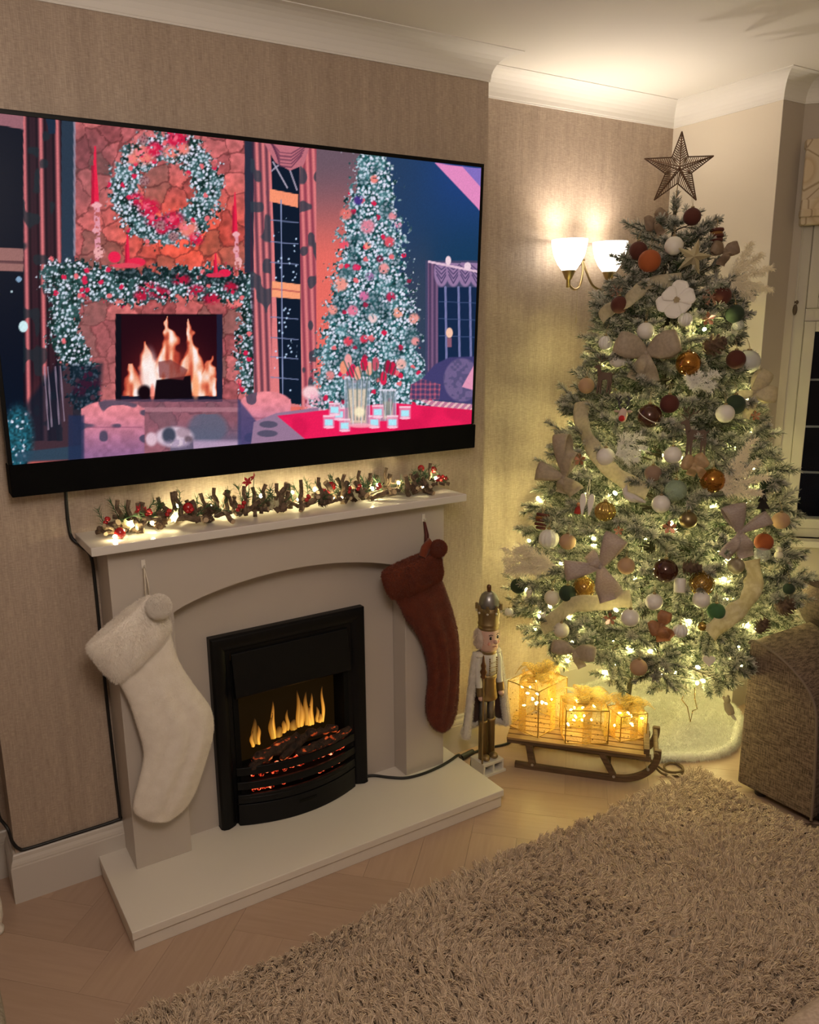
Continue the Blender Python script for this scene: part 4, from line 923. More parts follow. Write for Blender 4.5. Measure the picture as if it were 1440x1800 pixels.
# ------------------------------------------------------------------ double wall light in the alcove
BRASS = mat('antique_brass', (0.42, 0.31, 0.155), 0.30, 0.95)
wl = thing('wall_light', 'antique brass double wall light with white glass shades', 'wall light', (0.556, YA, 1.868))
SHG = N('opal_glass'); SHG.set(Base_Color=(0.9, 0.87, 0.80), Roughness=0.3, Emission_Color=(1.0, 0.90, 0.76), Emission_Strength=4.2); SHG = SHG.m
MB().lathe([(0, 0.0), (0.046, 0.0), (0.046, 0.004), (0.040, 0.012), (0.024, 0.019), (0, 0.022)], 28).build('back_plate', BRASS, wl)
o = wl.children[0]; o.rotation_euler = (PI/2, 0, 0)
MB().cyl((0, -0.018, 0), (0, -0.052, -0.018), 0.010, 0.007, 12).build('stem', BRASS, wl)
YS = -0.084                                            # shades stand this far off the wall
for s_ in (-1, 1):
    xs = s_*0.108
    pts = smooth_path([(0, -0.045, -0.012), (s_*0.010, -0.060, -0.060), (s_*0.035, -0.072, -0.112), (s_*0.075, YS, -0.128), (xs-s_*0.003, YS, -0.110), (xs, YS, -0.090)], 6)
    MB().tube(pts, 0.0048, 10).build('arm', BRASS, wl)
    MB().lathe([(0.008, -0.122), (0.008, -0.094), (0.012, -0.092), (0.026, -0.062), (0.027, -0.060), (0.020, -0.058)], 20, (xs, YS, 0)).build('lamp_holder', BRASS, wl)
    pr = [(0.020, -0.060), (0.026, -0.060), (0.044, -0.035), (0.058, -0.005), (0.0655, 0.028), (0.068, 0.052), (0.0660, 0.052), (0.0632, 0.028), (0.0555, -0.004), (0.042, -0.032), (0.022, -0.056)]
    MB().lathe(pr, 36, (xs, YS, 0)).build('glass_shade', SHG, wl)
    b = MB().lathe([(0, 0.030), (0.010, 0.026), (0.016, 0.010), (0.013, -0.010), (0.008, -0.03), (0, -0.03)], 12, (xs, YS, 0)).build('light_bulb', glow('bulb_glow', (1.0, 0.80, 0.52), 12.0), wl)
    pl = lamp('bulb_light', 'SPOT', (xs, YS, 0.036), 7.0, (1.0, 0.87, 0.74), shadow_soft_size=0.008, spot_size=2.35, spot_blend=1.0); pl.parent = wl; pl.rotation_euler = (PI+0.16, 0, 0)
    pl = lamp('bulb_glow_light', 'POINT', (xs, YS, 0.036), 0.30, (1.0, 0.87, 0.74), shadow_soft_size=0.010); pl.parent = wl
MB().tube([(-0.036, -0.06, -0.10), (-0.036, -0.06, -0.235)], 0.0009, 6).cyl((-0.036, -0.06, -0.235), (-0.036, -0.06, -0.256), 0.0032, 0.0032, 8).build('pull_cord', mat('cord_cream', (0.45, 0.36, 0.22), 0.6), wl)

# ------------------------------------------------------------------ nutcracker
GOLD = mat('nutcracker_gold', (0.30, 0.215, 0.105), 0.38, 0.75); SILV = mat('nutcracker_silver', (0.30, 0.29, 0.285), 0.32, 0.8)
NSK = mat('nutcracker_skin', (0.66, 0.42, 0.33), 0.45); NWH = mat('nutcracker_white', (0.64, 0.60, 0.54), 0.5); NBK = mat('nutcracker_black', (0.008, 0.007, 0.007), 0.3)
NCL = plush('nutcracker_cape', (0.05, 0.022, 0.016), (0.075, 0.034, 0.024)); NFU = plush('nutcracker_fur', (0.62, 0.57, 0.50), (0.76, 0.71, 0.63)); NHR = plush('nutcracker_hair', (0.62, 0.50, 0.42), (0.75, 0.64, 0.55))
NBR = mat('nutcracker_bronze', (0.16, 0.075, 0.035), 0.35, 0.6)
nc = thing('nutcracker', 'tall gold and white nutcracker figure with cape standing beside the hearth', 'figurine', (-0.108, -0.176, 0), 0.0)
mb = MB(); bw, bd = 0.047, 0.040                        # hollow box base: front has two square windows
mb.bx(-bw-.006, bw+.006, -bd-.006, bd+.006, 0, 0.010); mb.bx(-bw, bw, -bd, bd, 0.040, 0.050)
for x in (-bw+.004, 0, bw-.004): mb.bx(x-.004, x+.004, -bd, bd, 0.010, 0.040)
mb.bx(-bw, bw, bd-.006, bd, 0.010, 0.040); mb.build('base', NWH, nc, 0.001)
for s_ in (-1, 1):
    x = s_*0.0185
    MB().lathe([(0.0155, 0.050), (0.0155, 0.195), (0.0175, 0.197), (0.0175, 0.204), (0.0150, 0.206)], 16, (x, 0.004, 0)).build('boot', GOLD, nc)
    MB().lathe([(0.0145, 0.204), (0.0145, 0.300)], 16, (x, 0.004, 0)).build('trouser_leg', SILV, nc)
    MB().ball((x, -0.014, 0.062), (0.015, 0.021, 0.0125), 12, 8).build('boot_toe', GOLD, nc)
MB().lathe([(0.034, 0.288), (0.037, 0.292), (0.034, 0.330), (0.031, 0.366), (0.034, 0.370), (0.034, 0.384), (0.031, 0.386)], 24, (0, 0.004, 0)).build('tunic_skirt', GOLD, nc)
MB().lathe([(0.030, 0.384), (0.033, 0.42), (0.034, 0.455), (0.026, 0.468), (0.020, 0.472)], 24, (0, 0.004, 0)).build('torso', NWH, nc)
mb = MB()
for s_ in (-1, 1):
    for i in range(8): mb.ball((s_*0.016, -0.0285, 0.392+i*0.0085), 0.0034, 7, 5)
for i in range(3): mb.tube([(-0.014, -0.029, 0.400+i*.018), (0.014, -0.029, 0.400+i*.018)], 0.0012, 6)
mb.build('gold_braid', GOLD, nc)
MB().lathe([(0.026, 0.462), (0.031, 0.466), (0.031, 0.474), (0.027, 0.480), (0.024, 0.480)], 24, (0, 0.004, 0)).build('collar', GOLD, nc)
MB().lathe([(0.028, 0.474), (0.034, 0.484), (0.0355, 0.510), (0.0355, 0.555), (0.033, 0.560)], 28, (0, 0.002, 0)).build('head', NSK, nc)
MB().ball((0, -0.038, 0.517), (0.007, 0.011, 0.009), 10, 8).build('nose', NSK, nc)
for s_ in (-1, 1):
    e = MB().ball((s_*0.015, -0.0300, 0.531), (0.0062, 0.003, 0.0066), 10, 8).build('eye', NBK, nc)
    MB().ball((s_*0.015+.001, -0.0327, 0.533), 0.0012, 6, 4).build('eye_highlight', NWH, e)
    MB().tube([(s_*0.009, -0.0335, 0.541), (s_*0.016, -0.0315, 0.544), (s_*0.022, -0.028, 0.541)], 0.0013, 6).build('eyebrow', NBK, nc)
    MB().ball((s_*0.019, -0.0268, 0.510), (0.0075, 0.003, 0.0065), 10, 8).build('cheek', mat('nutcracker_blush', (0.62, 0.28, 0.22), 0.5), nc)
MB().box((0, -0.0335, 0.498), (0.016, 0.003, 0.003)).build('mouth', mat('nutcracker_lip', (0.40, 0.16, 0.13), 0.5), nc, 0.001)
hb = MB()
for s_ in (-1, 1): hb.ball((s_*0.034, 0.012, 0.520), (0.011, 0.022, 0.040), 12, 9)
hb.ball((0, 0.034, 0.515), (0.034, 0.012, 0.045), 14, 9); hr = hb.build('hair', NHR, nc); fuzz('hair_strands', hr, 2500, 0.012, NHR, nc, 0.0004, 8)
MB().lathe([(0.036, 0.556), (0.039, 0.560), (0.038, 0.566), (0.036, 0.569), (0.039, 0.573), (0.038, 0.580), (0.036, 0.583), (0.0405, 0.620), (0.042, 0.638), (0.039, 0.638)], 28, (0, 0.002, 0)).build('crown', GOLD, nc)
mb = MB(); pe = MB()
for j in range(8):
    a = 2*PI*j/8; c_, s_ = math.cos(a), math.sin(a); mb.tube([(c_*0.040, s_*0.040+.002, 0.630), (c_*0.044, s_*0.044+.002, 0.650)], [0.009, 0.005], 8); pe.ball((c_*0.0425, s_*0.0425+.002, 0.622), 0.0042, 8, 6)
mb.build('crown_points', GOLD, nc); pe.build('crown_pearls', NWH, nc)
MB().lathe([(0.036, 0.630), (0.0365, 0.645), (0.034, 0.665), (0.027, 0.682), (0.015, 0.692), (0, 0.695)], 24, (0, 0.002, 0)).build('crown_dome', SILV, nc)
MB().lathe([(0.006, 0.690), (0.0075, 0.700), (0.0085, 0.710), (0.007, 0.717), (0, 0.720)], 12, (0, 0.002, 0)).build('crown_knob', NBR, nc)
for s_ in (-1, 1):
    MB().tube([(s_*0.040, 0.006, 0.455), (s_*0.047, 0.002, 0.43), (s_*0.047, -0.004, 0.365), (s_*0.046, -0.012, 0.335)], [0.013, 0.014, 0.0125, 0.012], 12).build('sleeve', NWH, nc)
    MB().tube([(s_*0.046, -0.010, 0.345), (s_*0.046, -0.016, 0.315)], [0.0145, 0.014], 12).build('cuff', GOLD, nc)
    MB().ball((s_*0.046, -0.018, 0.306), (0.011, 0.012, 0.011), 10, 8).build('hand', NSK, nc)
    MB().ball((s_*0.040, 0.006, 0.462), (0.019, 0.018, 0.011), 12, 8).build('epaulette', NFU, nc)
st = MB().tube([(-0.046, -0.030, 0.052), (-0.046, -0.030, 0.39)], 0.0032, 8).build('staff', GOLD, nc)
MB().lathe([(0.004, 0.385), (0.011, 0.392), (0.008, 0.400), (0.013, 0.412), (0.007, 0.424), (0.010, 0.436), (0.0055, 0.448), (0.003, 0.470), (0, 0.476)], 10, (-0.046, -0.030, 0)).build('staff_head', NBR, st)
# the cape hangs from the shoulders behind and at both sides
def cape(off, zt, zb, nm, m_, a0, a1, n=30, th=0.004):
    vs = []; R_ = 9
    for i in range(R_+1):
        t = i/R_; z = lerp(zt, zb, t); rx = lerp(0.046, 0.095, t**0.8)+off; ry = lerp(0.032, 0.066, t)+off
        for j in range(n+1):
            a = lerp(a0, a1, j/n); w = 1+0.05*t*math.sin(j*1.9)
            for d in (0, th): vs.append(((rx-d)*w*math.cos(a), (ry-d)*w*math.sin(a)+0.012-0.01*t, z-0.015*t*math.cos(j*.4)))
    fs_ = []; k = 2*(n+1)
    for i in range(R_):
        for j in range(n):
            a = i*k+2*j; fs_ += [(a, a+2, a+k+2, a+k), (a+1, a+k+1, a+k+3, a+3)]
    for i in range(R_): a = i*k; fs_ += [(a, a+k, a+k+1, a+1), (a+2*n, a+2*n+1, a+k+2*n+1, a+k+2*n)]
    for j in range(n): a = 2*j; b = R_*k+2*j; fs_ += [(a, a+1, a+3, a+2), (b, b+2, b+3, b+1)]
    return MB().add(vs, fs_, True).build(nm, m_, nc)
cape(0, 0.462, 0.165, 'cape', NCL, -0.02, PI+0.02)
fm = MB()
for s_, a in ((1, -0.02), (-1, PI+0.02)):
    pts = []
    for i in range(12):
        t = i/11; z = lerp(0.470, 0.158, t); rx = lerp(0.046, 0.095, t**0.8); ry = lerp(0.032, 0.066, t); pts.append((rx*math.cos(a), ry*math.sin(a)+0.012-0.01*t, z))
    fm.tube(smooth_path(pts, 2), 0.0125, 10)
pts = [(0.094*math.cos(lerp(-.02, PI+.02, j/24)), 0.066*math.sin(lerp(-.02, PI+.02, j/24))+0.002, 0.160) for j in range(25)]
fm.tube(pts, 0.011, 10); fo = fm.build('fur_trim', NFU, nc); fuzz('fur_strands', fo, 9000, 0.007, NFU, nc, 0.0004, 9)

# ------------------------------------------------------------------ toy sledge
WOOD = mat('aged_sled_wood', (0.085, 0.048, 0.022), 0.6, var=((8, 90, 90), (0.16, 0.095, 0.045)), bump=((20, 200, 200), 0.25)); SLAT = mat('sled_slat_wood', (0.36, 0.22, 0.085), 0.55, var=((6, 120, 120), (0.24, 0.135, 0.05)), bump=((20, 300, 300), 0.2))
SCREW = mat('sled_screw', (0.5, 0.46, 0.4), 0.4, 0.6)
SA = math.atan2(-0.75, 0.662)
sl = thing('wooden_sled', 'small brown wooden sled standing in front of the Christmas tree', 'sled', (-0.040, -0.205, 0.0), SA)
ZT = 0.122; SW = 0.215; SLn = 0.50
def runner(w):
    pts = [(0.03, w, 0.012), (0.16, w, 0.010), (0.34, w, 0.010), (0.42, w, 0.014), (0.475, w, 0.034), (0.512, w, 0.068), (0.528, w, 0.108), (0.530, w, 0.142)]
    mb = MB(); sp = smooth_path(pts, 5)
    vs = []
    for i, p in enumerate(sp):
        t = (sp[min(i+1, len(sp)-1)]-sp[max(i-1, 0)]).normalized(); nn = Vector((-t.z, 0, t.x))
        for a, b in ((-1, -1), (1, -1), (1, 1), (-1, 1)): q_ = p+nn*0.0115*b+Vector((0, 0.0085*a, 0)); vs.append(tuple(q_))
    k = len(sp); fs_ = [(4*i+q_, 4*i+(q_+1) % 4, 4*i+4+(q_+1) % 4, 4*i+4+q_) for i in range(k-1) for q_ in range(4)]+[(3, 2, 1, 0), (4*k-4, 4*k-3, 4*k-2, 4*k-1)]
    mb.add(vs, fs_); return mb.build('runner', WOOD, sl, 0.002)
for w in (0.018, SW-0.018):
    runner(w)
    MB().bar((0.095, w, 0.018), (0.080, w, ZT-0.022), 0.020, 0.024).build('leg', WOOD, sl, 0.0015)
    MB().bar((0.385, w, 0.018), (0.340, w, ZT-0.022), 0.020, 0.020).build('leg', WOOD, sl, 0.0015)
    MB().bar((0.0, w, ZT-0.014), (0.508, w, ZT-0.014), 0.022, 0.017).build('side_rail', WOOD, sl, 0.002)
    r_ = [c_ for c_ in sl.children if c_.name.startswith('runner')][-1]
    mb = MB()
    for x, z in ((0.385, 0.020), (0.095, 0.022), (0.50, 0.066)): mb.cyl((x, w-0.0115, z), (x, w+0.0115, z), 0.005, None, 10)
    mb.build('screw', SCREW, r_)
for x in (0.085, 0.365): MB().bar((x, 0.028, 0.060), (x, SW-0.028, 0.060), 0.016, 0.016).build('cross_bar', WOOD, sl, 0.0015)
MB().cyl((0.524, 0.0, 0.128), (0.524, SW, 0.128), 0.009, None, 12).build('front_bar', WOOD, sl)
for i in range(6):
    w = lerp(0.015, SW-0.015, i/5); MB().box((0.245, w, ZT-0.001), (0.49, 0.031, 0.009)).build('slat', SLAT, sl, 0.0012)
MB().box((0.492, SW/2, ZT+0.010), (0.020, SW-0.01, 0.028)).build('head_board', WOOD, sl, 0.002)
def w2l(p): # world -> sled coordinates
    return Matrix.Rotation(-SA, 3, 'Z') @ (Vector(p)-Vector(sl.location))
rp = [(0.338, -0.515, 0.105), (0.372, -0.520, 0.055), (0.395, -0.555, 0.012), (0.430, -0.590, 0.006), (0.470, -0.588, 0.006), (0.505, -0.556, 0.006), (0.490, -0.520, 0.006), (0.450, -0.522, 0.006), (0.428, -0.556, 0.008), (0.445, -0.585, 0.014), (0.480, -0.582, 0.012), (0.500, -0.545, 0.011)]
rp2 = [(0.355, -0.500, 0.105), (0.385, -0.505, 0.05), (0.415, -0.545, 0.014), (0.440, -0.583, 0.012)]
ROPE = mat('jute_rope', (0.15, 0.095, 0.045), 0.9, bump=(300, 0.6))
mb = MB().tube([w2l(p) for p in smooth_path(rp, 6)], 0.0042, 8).tube([w2l(p) for p in smooth_path(rp2, 6)], 0.0042, 8)
tag(mb.build('pull_rope', ROPE, sl), '', '') if False else mb.build('pull_rope', ROPE, sl)

# ------------------------------------------------------------------ lit wire gift boxes on the sledge
GWIRE = mat('gold_wire', (0.42, 0.28, 0.08), 0.35, 0.9)
def net_mat():
    k = N('gold_net'); k.set(Base_Color=(0.85, 0.58, 0.12), Roughness=0.6)
    a = k.n('TexNoise'); a.inputs['Scale'].default_value = 1; a.inputs['Detail'].default_value = 2; k.l(k.coords((420, 420, 420)), a.inputs['Vector'])
    b = k.n('TexVoronoi'); b.inputs['Scale'].default_value = 55; k.l(k.coords(), b.inputs['Vector'])
    base = k.ramp(a.outputs['Fac'], [(0.42, (0.05, 0.05, 0.05)), (0.62, (0.30, 0.30, 0.30))])
    dots = k.ramp(b.outputs['Distance'], [(0.12, (1, 1, 1)), (0.18, (0, 0, 0))])
    mx = k.n('Math', operation='MAXIMUM'); k.l(base, mx.inputs[0]); k.l(dots, mx.inputs[1]); k.l(mx.outputs[0], k.p.inputs['Alpha'])
    k.l(k.mix(dots, (0.85, 0.58, 0.12), (0.10, 0.055, 0.015)), k.p.inputs['Base Color']); 
    return k.m
NET = net_mat()
TUL = N('gold_tulle'); TUL.set(Base_Color=(0.88, 0.58, 0.12), Roughness=0.6, Alpha=0.60); 
a_ = TUL.n('TexNoise'); a_.inputs['Scale'].default_value = 1; TUL.l(TUL.coords((60, 400, 400)), a_.inputs['Vector']); TUL.l(TUL.ramp(a_.outputs['Fac'], [(0.35, (0.18,)*3), (0.7, (0.62,)*3)]), TUL.p.inputs['Alpha'])
tr_ = TUL.n('BsdfTranslucent'); tr_.inputs[0].default_value = (0.9, 0.62, 0.18, 1)
TUL = TUL.m
GLED = glow('gold_led', (1.0, 0.77, 0.20), 95.0)
GLEDM = simple(lambda mb: mb.ball((0, 0, 0), 0.0034, 8, 6, (1, 1, 2.0)), 'led_bulb', GLED)
def gift(label, loc, rz, w, d, h, nled, seed):
    q = random.Random(seed)
    g = thing('gift_box_light', label, 'light-up gift box', loc, rz, None)
    r = 0.0021; X_, Y_ = w/2, d/2
    mb = MB()
    for z in (0.004, h): mb.tube([(-X_, -Y_, z), (X_, -Y_, z), (X_, Y_, z), (-X_, Y_, z)], r, 6, closed=True)
    for x in (-X_, X_):
        for y in (-Y_, Y_): mb.cyl((x, y, 0.004), (x, y, h), r, None, 6)
    mb.build('wire_frame', GWIRE, g)
    e = 0.0012
    for (p, s_) in (((0, -Y_, h/2), (w-2*e, 0.0006, h-2*e)), ((0, Y_, h/2), (w-2*e, 0.0006, h-2*e)), ((-X_, 0, h/2), (0.0006, d-2*e, h-2*e)), ((X_, 0, h/2), (0.0006, d-2*e, h-2*e)), ((0, 0, h-e), (w-2*e, d-2*e, 0.0006))):
        MB().box(p, s_).build('net_panel', NET, g)
    rw = 0.016
    rb = MB()
    for s_ in (-1, 1):
        rb.box((0, s_*(Y_+0.002), h/2), (rw*2, 0.0010, h)); rb.box((s_*(X_+0.002), 0, h/2), (0.0010, rw*2, h))
    rb.box((0, 0, h+0.002), (rw*2, d, 0.001)); rb.box((0, 0, h+0.0035), (w, rw*2, 0.001))
    rb.build('ribbon', TUL, g)
    bw_ = MB()
    for i in range(14):
        a = 2*PI*i/14+q.uniform(-.2, .2); L_ = q.uniform(0.055, 0.095)*(w/0.15)**0.5; up_ = q.uniform(0.02, 0.055)
        dx, dy = math.cos(a), math.sin(a)
        if i % 2: pts = [(0, 0, h+.006), (dx*L_*.4, dy*L_*.4, h+up_*.9), (dx*L_*.85, dy*L_*.85, h+up_), (dx*L_*1.2, dy*L_*1.2, h+up_*.35)]
        else: pts = [(0, 0, h+.006), (dx*L_*.5, dy*L_*.5, h+up_*1.1), (dx*L_*.95, dy*L_*.95, h+up_*.8), (dx*L_*.7, dy*L_*.7, h+up_*.2), (dx*.008, dy*.008, h+.004)]
        sp = smooth_path(pts, 5); bw_.ribbon(sp, [Vector((-dy*.018, dx*.018, .004))*(0.25+0.95*math.sin(PI*min(1, 0.12+j/(len(sp)-1)))) for j in range(len(sp))], 0.0006)
    bw_.ball((0, 0, h+.012), (.012, .012, .010), 10, 7); bw_.build('bow', TUL, g)
    wp = []
    for i in range(nled):
        x, y, z = q.uniform(-X_*.8, X_*.8), q.uniform(-Y_*.8, Y_*.8), q.uniform(h*.08, h*.92)
        o = bpy.data.objects.new('led_bulb', GLEDM); C.objects.link(o); o.parent = g; o.location = (x, y, z); o.rotation_euler = (q.uniform(0, 3), q.uniform(0, 3), 0); wp.append((x, y, z))
    MB().tube(smooth_path(wp, 4), 0.0007, 5).build('light_wire', GWIRE, g)
    return g
ZG = ZT+0.0040
gift('largest lit gold net gift box at the back end of the sled', (0.119, -0.190, ZG), 0.21, 0.178, 0.140, 0.185, 14, 1)
gift('middle lit gold net gift box on the sled with wide bow', (0.197, -0.356, ZG), -0.60, 0.152, 0.122, 0.132, 11, 2)
gift('smallest lit gold net gift box at the curved front of the sled', (0.338, -0.432, ZG), -0.27, 0.108, 0.094, 0.100, 8, 3)

# ------------------------------------------------------------------ faux-fur tree skirt
SKF = plush('tree_skirt_fur', (0.72, 0.70, 0.62), (0.84, 0.82, 0.74))
rng = np.random.default_rng(4)
n, k = 72, 16; cx_, cy_ = 0.725, -0.205; vs = []
for i in range(k+1):
    t = i/k
    for j in range(n):
        a = 2*PI*j/n; R_ = 0.375*(1+0.03*math.sin(3*a+1)+0.02*math.sin(7*a)); 
        x = cx_+R_*t*math.cos(a); y = cy_+R_*t*math.sin(a)*0.98
        x = min(x, XR-0.024); y = min(y, YA-0.024)
        z = 0.024+0.030*math.sin(9*t+2*a)*math.sin(PI*t)*0.5+0.02*(1-t)+0.012*math.sin(5*a+6*t)*math.sin(PI*t)
        if i == k: z = 0.004
        vs.append((x, y, max(z, 0.004)))
fs_ = [(i*n+j, i*n+(j+1) % n, (i+1)*n+(j+1) % n, (i+1)*n+j) for i in range(k) for j in range(n)]
sk = tag(MB().add(vs, [f[::-1] for f in fs_], True).build('tree_skirt', SKF), 'white faux fur tree skirt spread on the floor under the tree', 'tree skirt')
for p in sk.data.polygons:
    pass
bm = bmesh.new(); bm.from_mesh(sk.data); bmesh.ops.recalc_face_normals(bm, faces=bm.faces)
if sum(f.normal.z for f in bm.faces) < 0: bmesh.ops.reverse_faces(bm, faces=bm.faces)
bm.to_mesh(sk.data); bm.free()
bt = []
for j in range(96):
    a = 2*PI*j/96; R_ = 0.368*(1+0.03*math.sin(3*a+1)+0.02*math.sin(7*a)); bt.append((min(cx_+R_*math.cos(a), XR-0.036), min(cy_+R_*math.sin(a)*0.98, YA-0.036), 0.017+0.003*math.sin(11*a)))
bd = MB().tube(bt, 0.0165, 10, closed=True).build('fur_border', SKF, sk); fuzz('border_pile', bd, 12000, 0.013, SKF, sk, 0.0006, 12)
fuzz('fur_pile', sk, 45000, 0.016, SKF, sk, 0.0007, 11)

# ------------------------------------------------------------------ shaggy rug
RUGB = mat('rug_backing', (0.16, 0.12, 0.085), 0.95)
RUGP = N('rug_yarn'); RUGP.set(Roughness=0.75, Sheen_Weight=0.2)
hi = RUGP.n('HairInfo'); cr = RUGP.ramp(hi.outputs['Random'], [(0.0, (0.45, 0.335, 0.23)), (0.6, (0.61, 0.47, 0.335)), (1.0, (0.77, 0.62, 0.46))]); RUGP.l(cr, RUGP.p.inputs['Base Color']); RUGP = RUGP.m
RX0, RX1, RY0, RY1 = -2.05, 0.500, -1.95, -0.622
rg = thing('shaggy_rug', 'large beige shaggy rug lying on the floor in front of the fireplace', 'rug', ((RX0+RX1)/2, (RY0+RY1)/2, 0.0))
MB().bx(RX0, RX1, RY0, RY1, 0.001, 0.008).build('backing', RUGB, rg, 0, 2, True)
def pile():
    r = np.random.default_rng(9); sp = 0.0128
    gx = np.arange(RX0, RX1, sp); gy_ = np.arange(RY0, RY1, sp); G = np.stack(np.meshgrid(gx, gy_), -1).reshape(-1, 2)
    G = G+r.uniform(-.5, .5, G.shape)*sp
    per = 13; n_ = len(G)
    fx = np.sin(G[:, 0]*7.0+2*np.sin(G[:, 1]*5))+0.7*np.sin(G[:, 1]*13+G[:, 0]*6); ang = fx*1.6+r.normal(0, .9, n_)
    lean = r.uniform(0.004, 0.022, n_); T_ = np.stack([np.cos(ang)*lean, np.sin(ang)*lean], -1)
    hgt = r.uniform(0.020, 0.034, n_)*(1+0.18*np.sin(G[:, 0]*9)*np.sin(G[:, 1]*11))
    out = np.minimum.reduce([G[:, 0]-RX0, RX1-G[:, 0], G[:, 1]-RY0, RY1-G[:, 1]])
    base = np.repeat(G, per, 0)+r.normal(0, .0042, (n_*per, 2)); tip = np.repeat(G+T_*1.35, per, 0)+r.normal(0, .0050, (n_*per, 2)); h_ = np.repeat(hgt, per)*r.uniform(.75, 1.12, n_*per)
    base[:, 0] = np.clip(base[:, 0], RX0, RX1); base[:, 1] = np.clip(base[:, 1], RY0, RY1)
    z0 = np.full(n_*per, 0.007); m1 = base*0.72+tip*0.28; m2 = base*0.25+tip*0.75
    pts = np.stack([np.c_[base, z0], np.c_[m1, z0+h_*0.5], np.c_[m2, z0+h_*0.92], np.c_[tip, z0+h_*(0.98-0.25*np.repeat(lean, per)/0.03)]], 1)
    pts -= np.array([(RX0+RX1)/2, (RY0+RY1)/2, 0])
    curves('pile', pts, np.array([0.0010, 0.00115, 0.0010, 0.0005])[None], RUGP, rg)
pile()

# ------------------------------------------------------------------ sofa beside the tree
TWEED = weave('brown_tweed', (0.060, 0.040, 0.029), (0.27, 0.19, 0.137), 330, 0.8, 0.95)
sf = thing('sofa', 'brown tweed sofa standing at the right beside the tree', 'sofa', (0.95, -1.3, 0.0))
SX0 = 0.535
def sofa_arm(y0, y1, nm):
    # front outline (y, z): tall on the outer side, rounded over towards the seat
    o = [(y0, 0.035)]; s_ = 1 if y1 > y0 else -1
    for a, z in ((0.0, 0.552), (0.010, 0.566), (0.035, 0.566), (0.070, 0.556), (0.105, 0.543), (0.142, 0.524), (0.176, 0.502), (0.206, 0.476), (0.232, 0.442), (0.248, 0.400), (0.256, 0.34), (0.262, 0.25), (0.268, 0.15), (0.271, 0.035)): o.append((y0+s_*a, z))
    mb = MB(); mb.prism(o, SX0, 1.30, 0); a = mb.build(nm, TWEED, sf, 0.012, 3, True)
    pts = [(SX0-0.002, y, z) for y, z in o[1:]]
    MB().tube(smooth_path(pts, 2), 0.0045, 8).build('piping', mat('sofa_piping', (0.20, 0.145, 0.11), 0.8), sf, 0, 2, True)
    return a
sofa_arm(-0.762, -1.035, 'arm'); sofa_arm(-2.36, -2.10, 'arm')
MB().bx(SX0+0.012, 1.30, -2.095, -1.040, 0.045, 0.265).build('seat_base', TWEED, sf, 0.02, 3, True)
for y0, y1 in ((-1.565, -1.045), (-2.09, -1.57)):
    MB().bx(SX0-0.005, 1.10, y0, y1, 0.268, 0.415).build('seat_cushion', TWEED, sf, 0.045, 4, True)
    mb = MB(); mb.M = Matrix.Translation((1.03, (y0+y1)/2, 0.60)) @ Matrix.Rotation(0.16, 4, 'Y'); mb.bx(-0.10, 0.10, -(y1-y0)/2, (y1-y0)/2, -0.21, 0.18); mb.build('back_cushion', TWEED, sf, 0.06, 4, True)
MB().bx(1.12, 1.30, -2.36, -0.765, 0.045, 0.50).build('backrest', TWEED, sf, 0.03, 3, True)
FOOT = mat('sofa_foot', (0.015, 0.011, 0.009), 0.5)
for x in (0.59, 1.25):
    for y in (-0.82, -2.30): MB().cyl((x, y, 0.0), (x, y, 0.05), 0.020, 0.024, 12).build('foot', FOOT, sf, 0, 2, True)
MB().bx(SX0+0.03, 1.28, -2.33, -0.80, 0.030, 0.046).build('underside', FOOT, sf, 0, 2, True)
def cushion(nm, label, c, R_, d, m_, pl=2.6):
    vs = []; n_ = 18
    for sgn in (1, -1):
        for i in range(n_+1):
            for j in range(n_+1):
                u, v = 2*i/n_-1, 2*j/n_-1; b = max(0, (1-abs(u)**pl)*(1-abs(v)**pl))**0.5
                vs.append(Vector((u*d[0]/2*(1-.05*(1-abs(v))*0), v*d[1]/2, sgn*b*d[2]/2)))
    k_ = (n_+1)**2; fs_ = []
    for s_ in (0, 1):
        for i in range(n_):
            for j in range(n_):
                a = s_*k_+i*(n_+1)+j; f = (a, a+n_+1, a+n_+2, a+1); fs_.append(f if s_ == 0 else f[::-1])
    mb = MB(); mb.M = Matrix.Translation(c) @ R_; mb.add(vs, fs_, True); o = mb.build(nm, m_)
    return tag(o, label, 'cushion')
TWD2 = weave('brown_cushion_tweed', (0.05, 0.033, 0.026), (0.15, 0.10, 0.075), 260, 0.6, 0.95)
cushion('scatter_cushion', 'brown tweed cushion leaning on the near end of the sofa arm', (0.900, -0.860, 0.600), Matrix.Rotation(0.95, 4, 'Y') @ Matrix.Rotation(0.2, 4, 'X'), (0.22, 0.34, 0.15), TWD2)
cushion('scatter_cushion', 'pale cream cushion lying on the sofa seat', (0.78, -1.26, 0.505), Matrix.Rotation(0.5, 4, 'Y'), (0.36, 0.38, 0.13), plush('cream_cushion', (0.55, 0.45, 0.33), (0.64, 0.54, 0.41)))

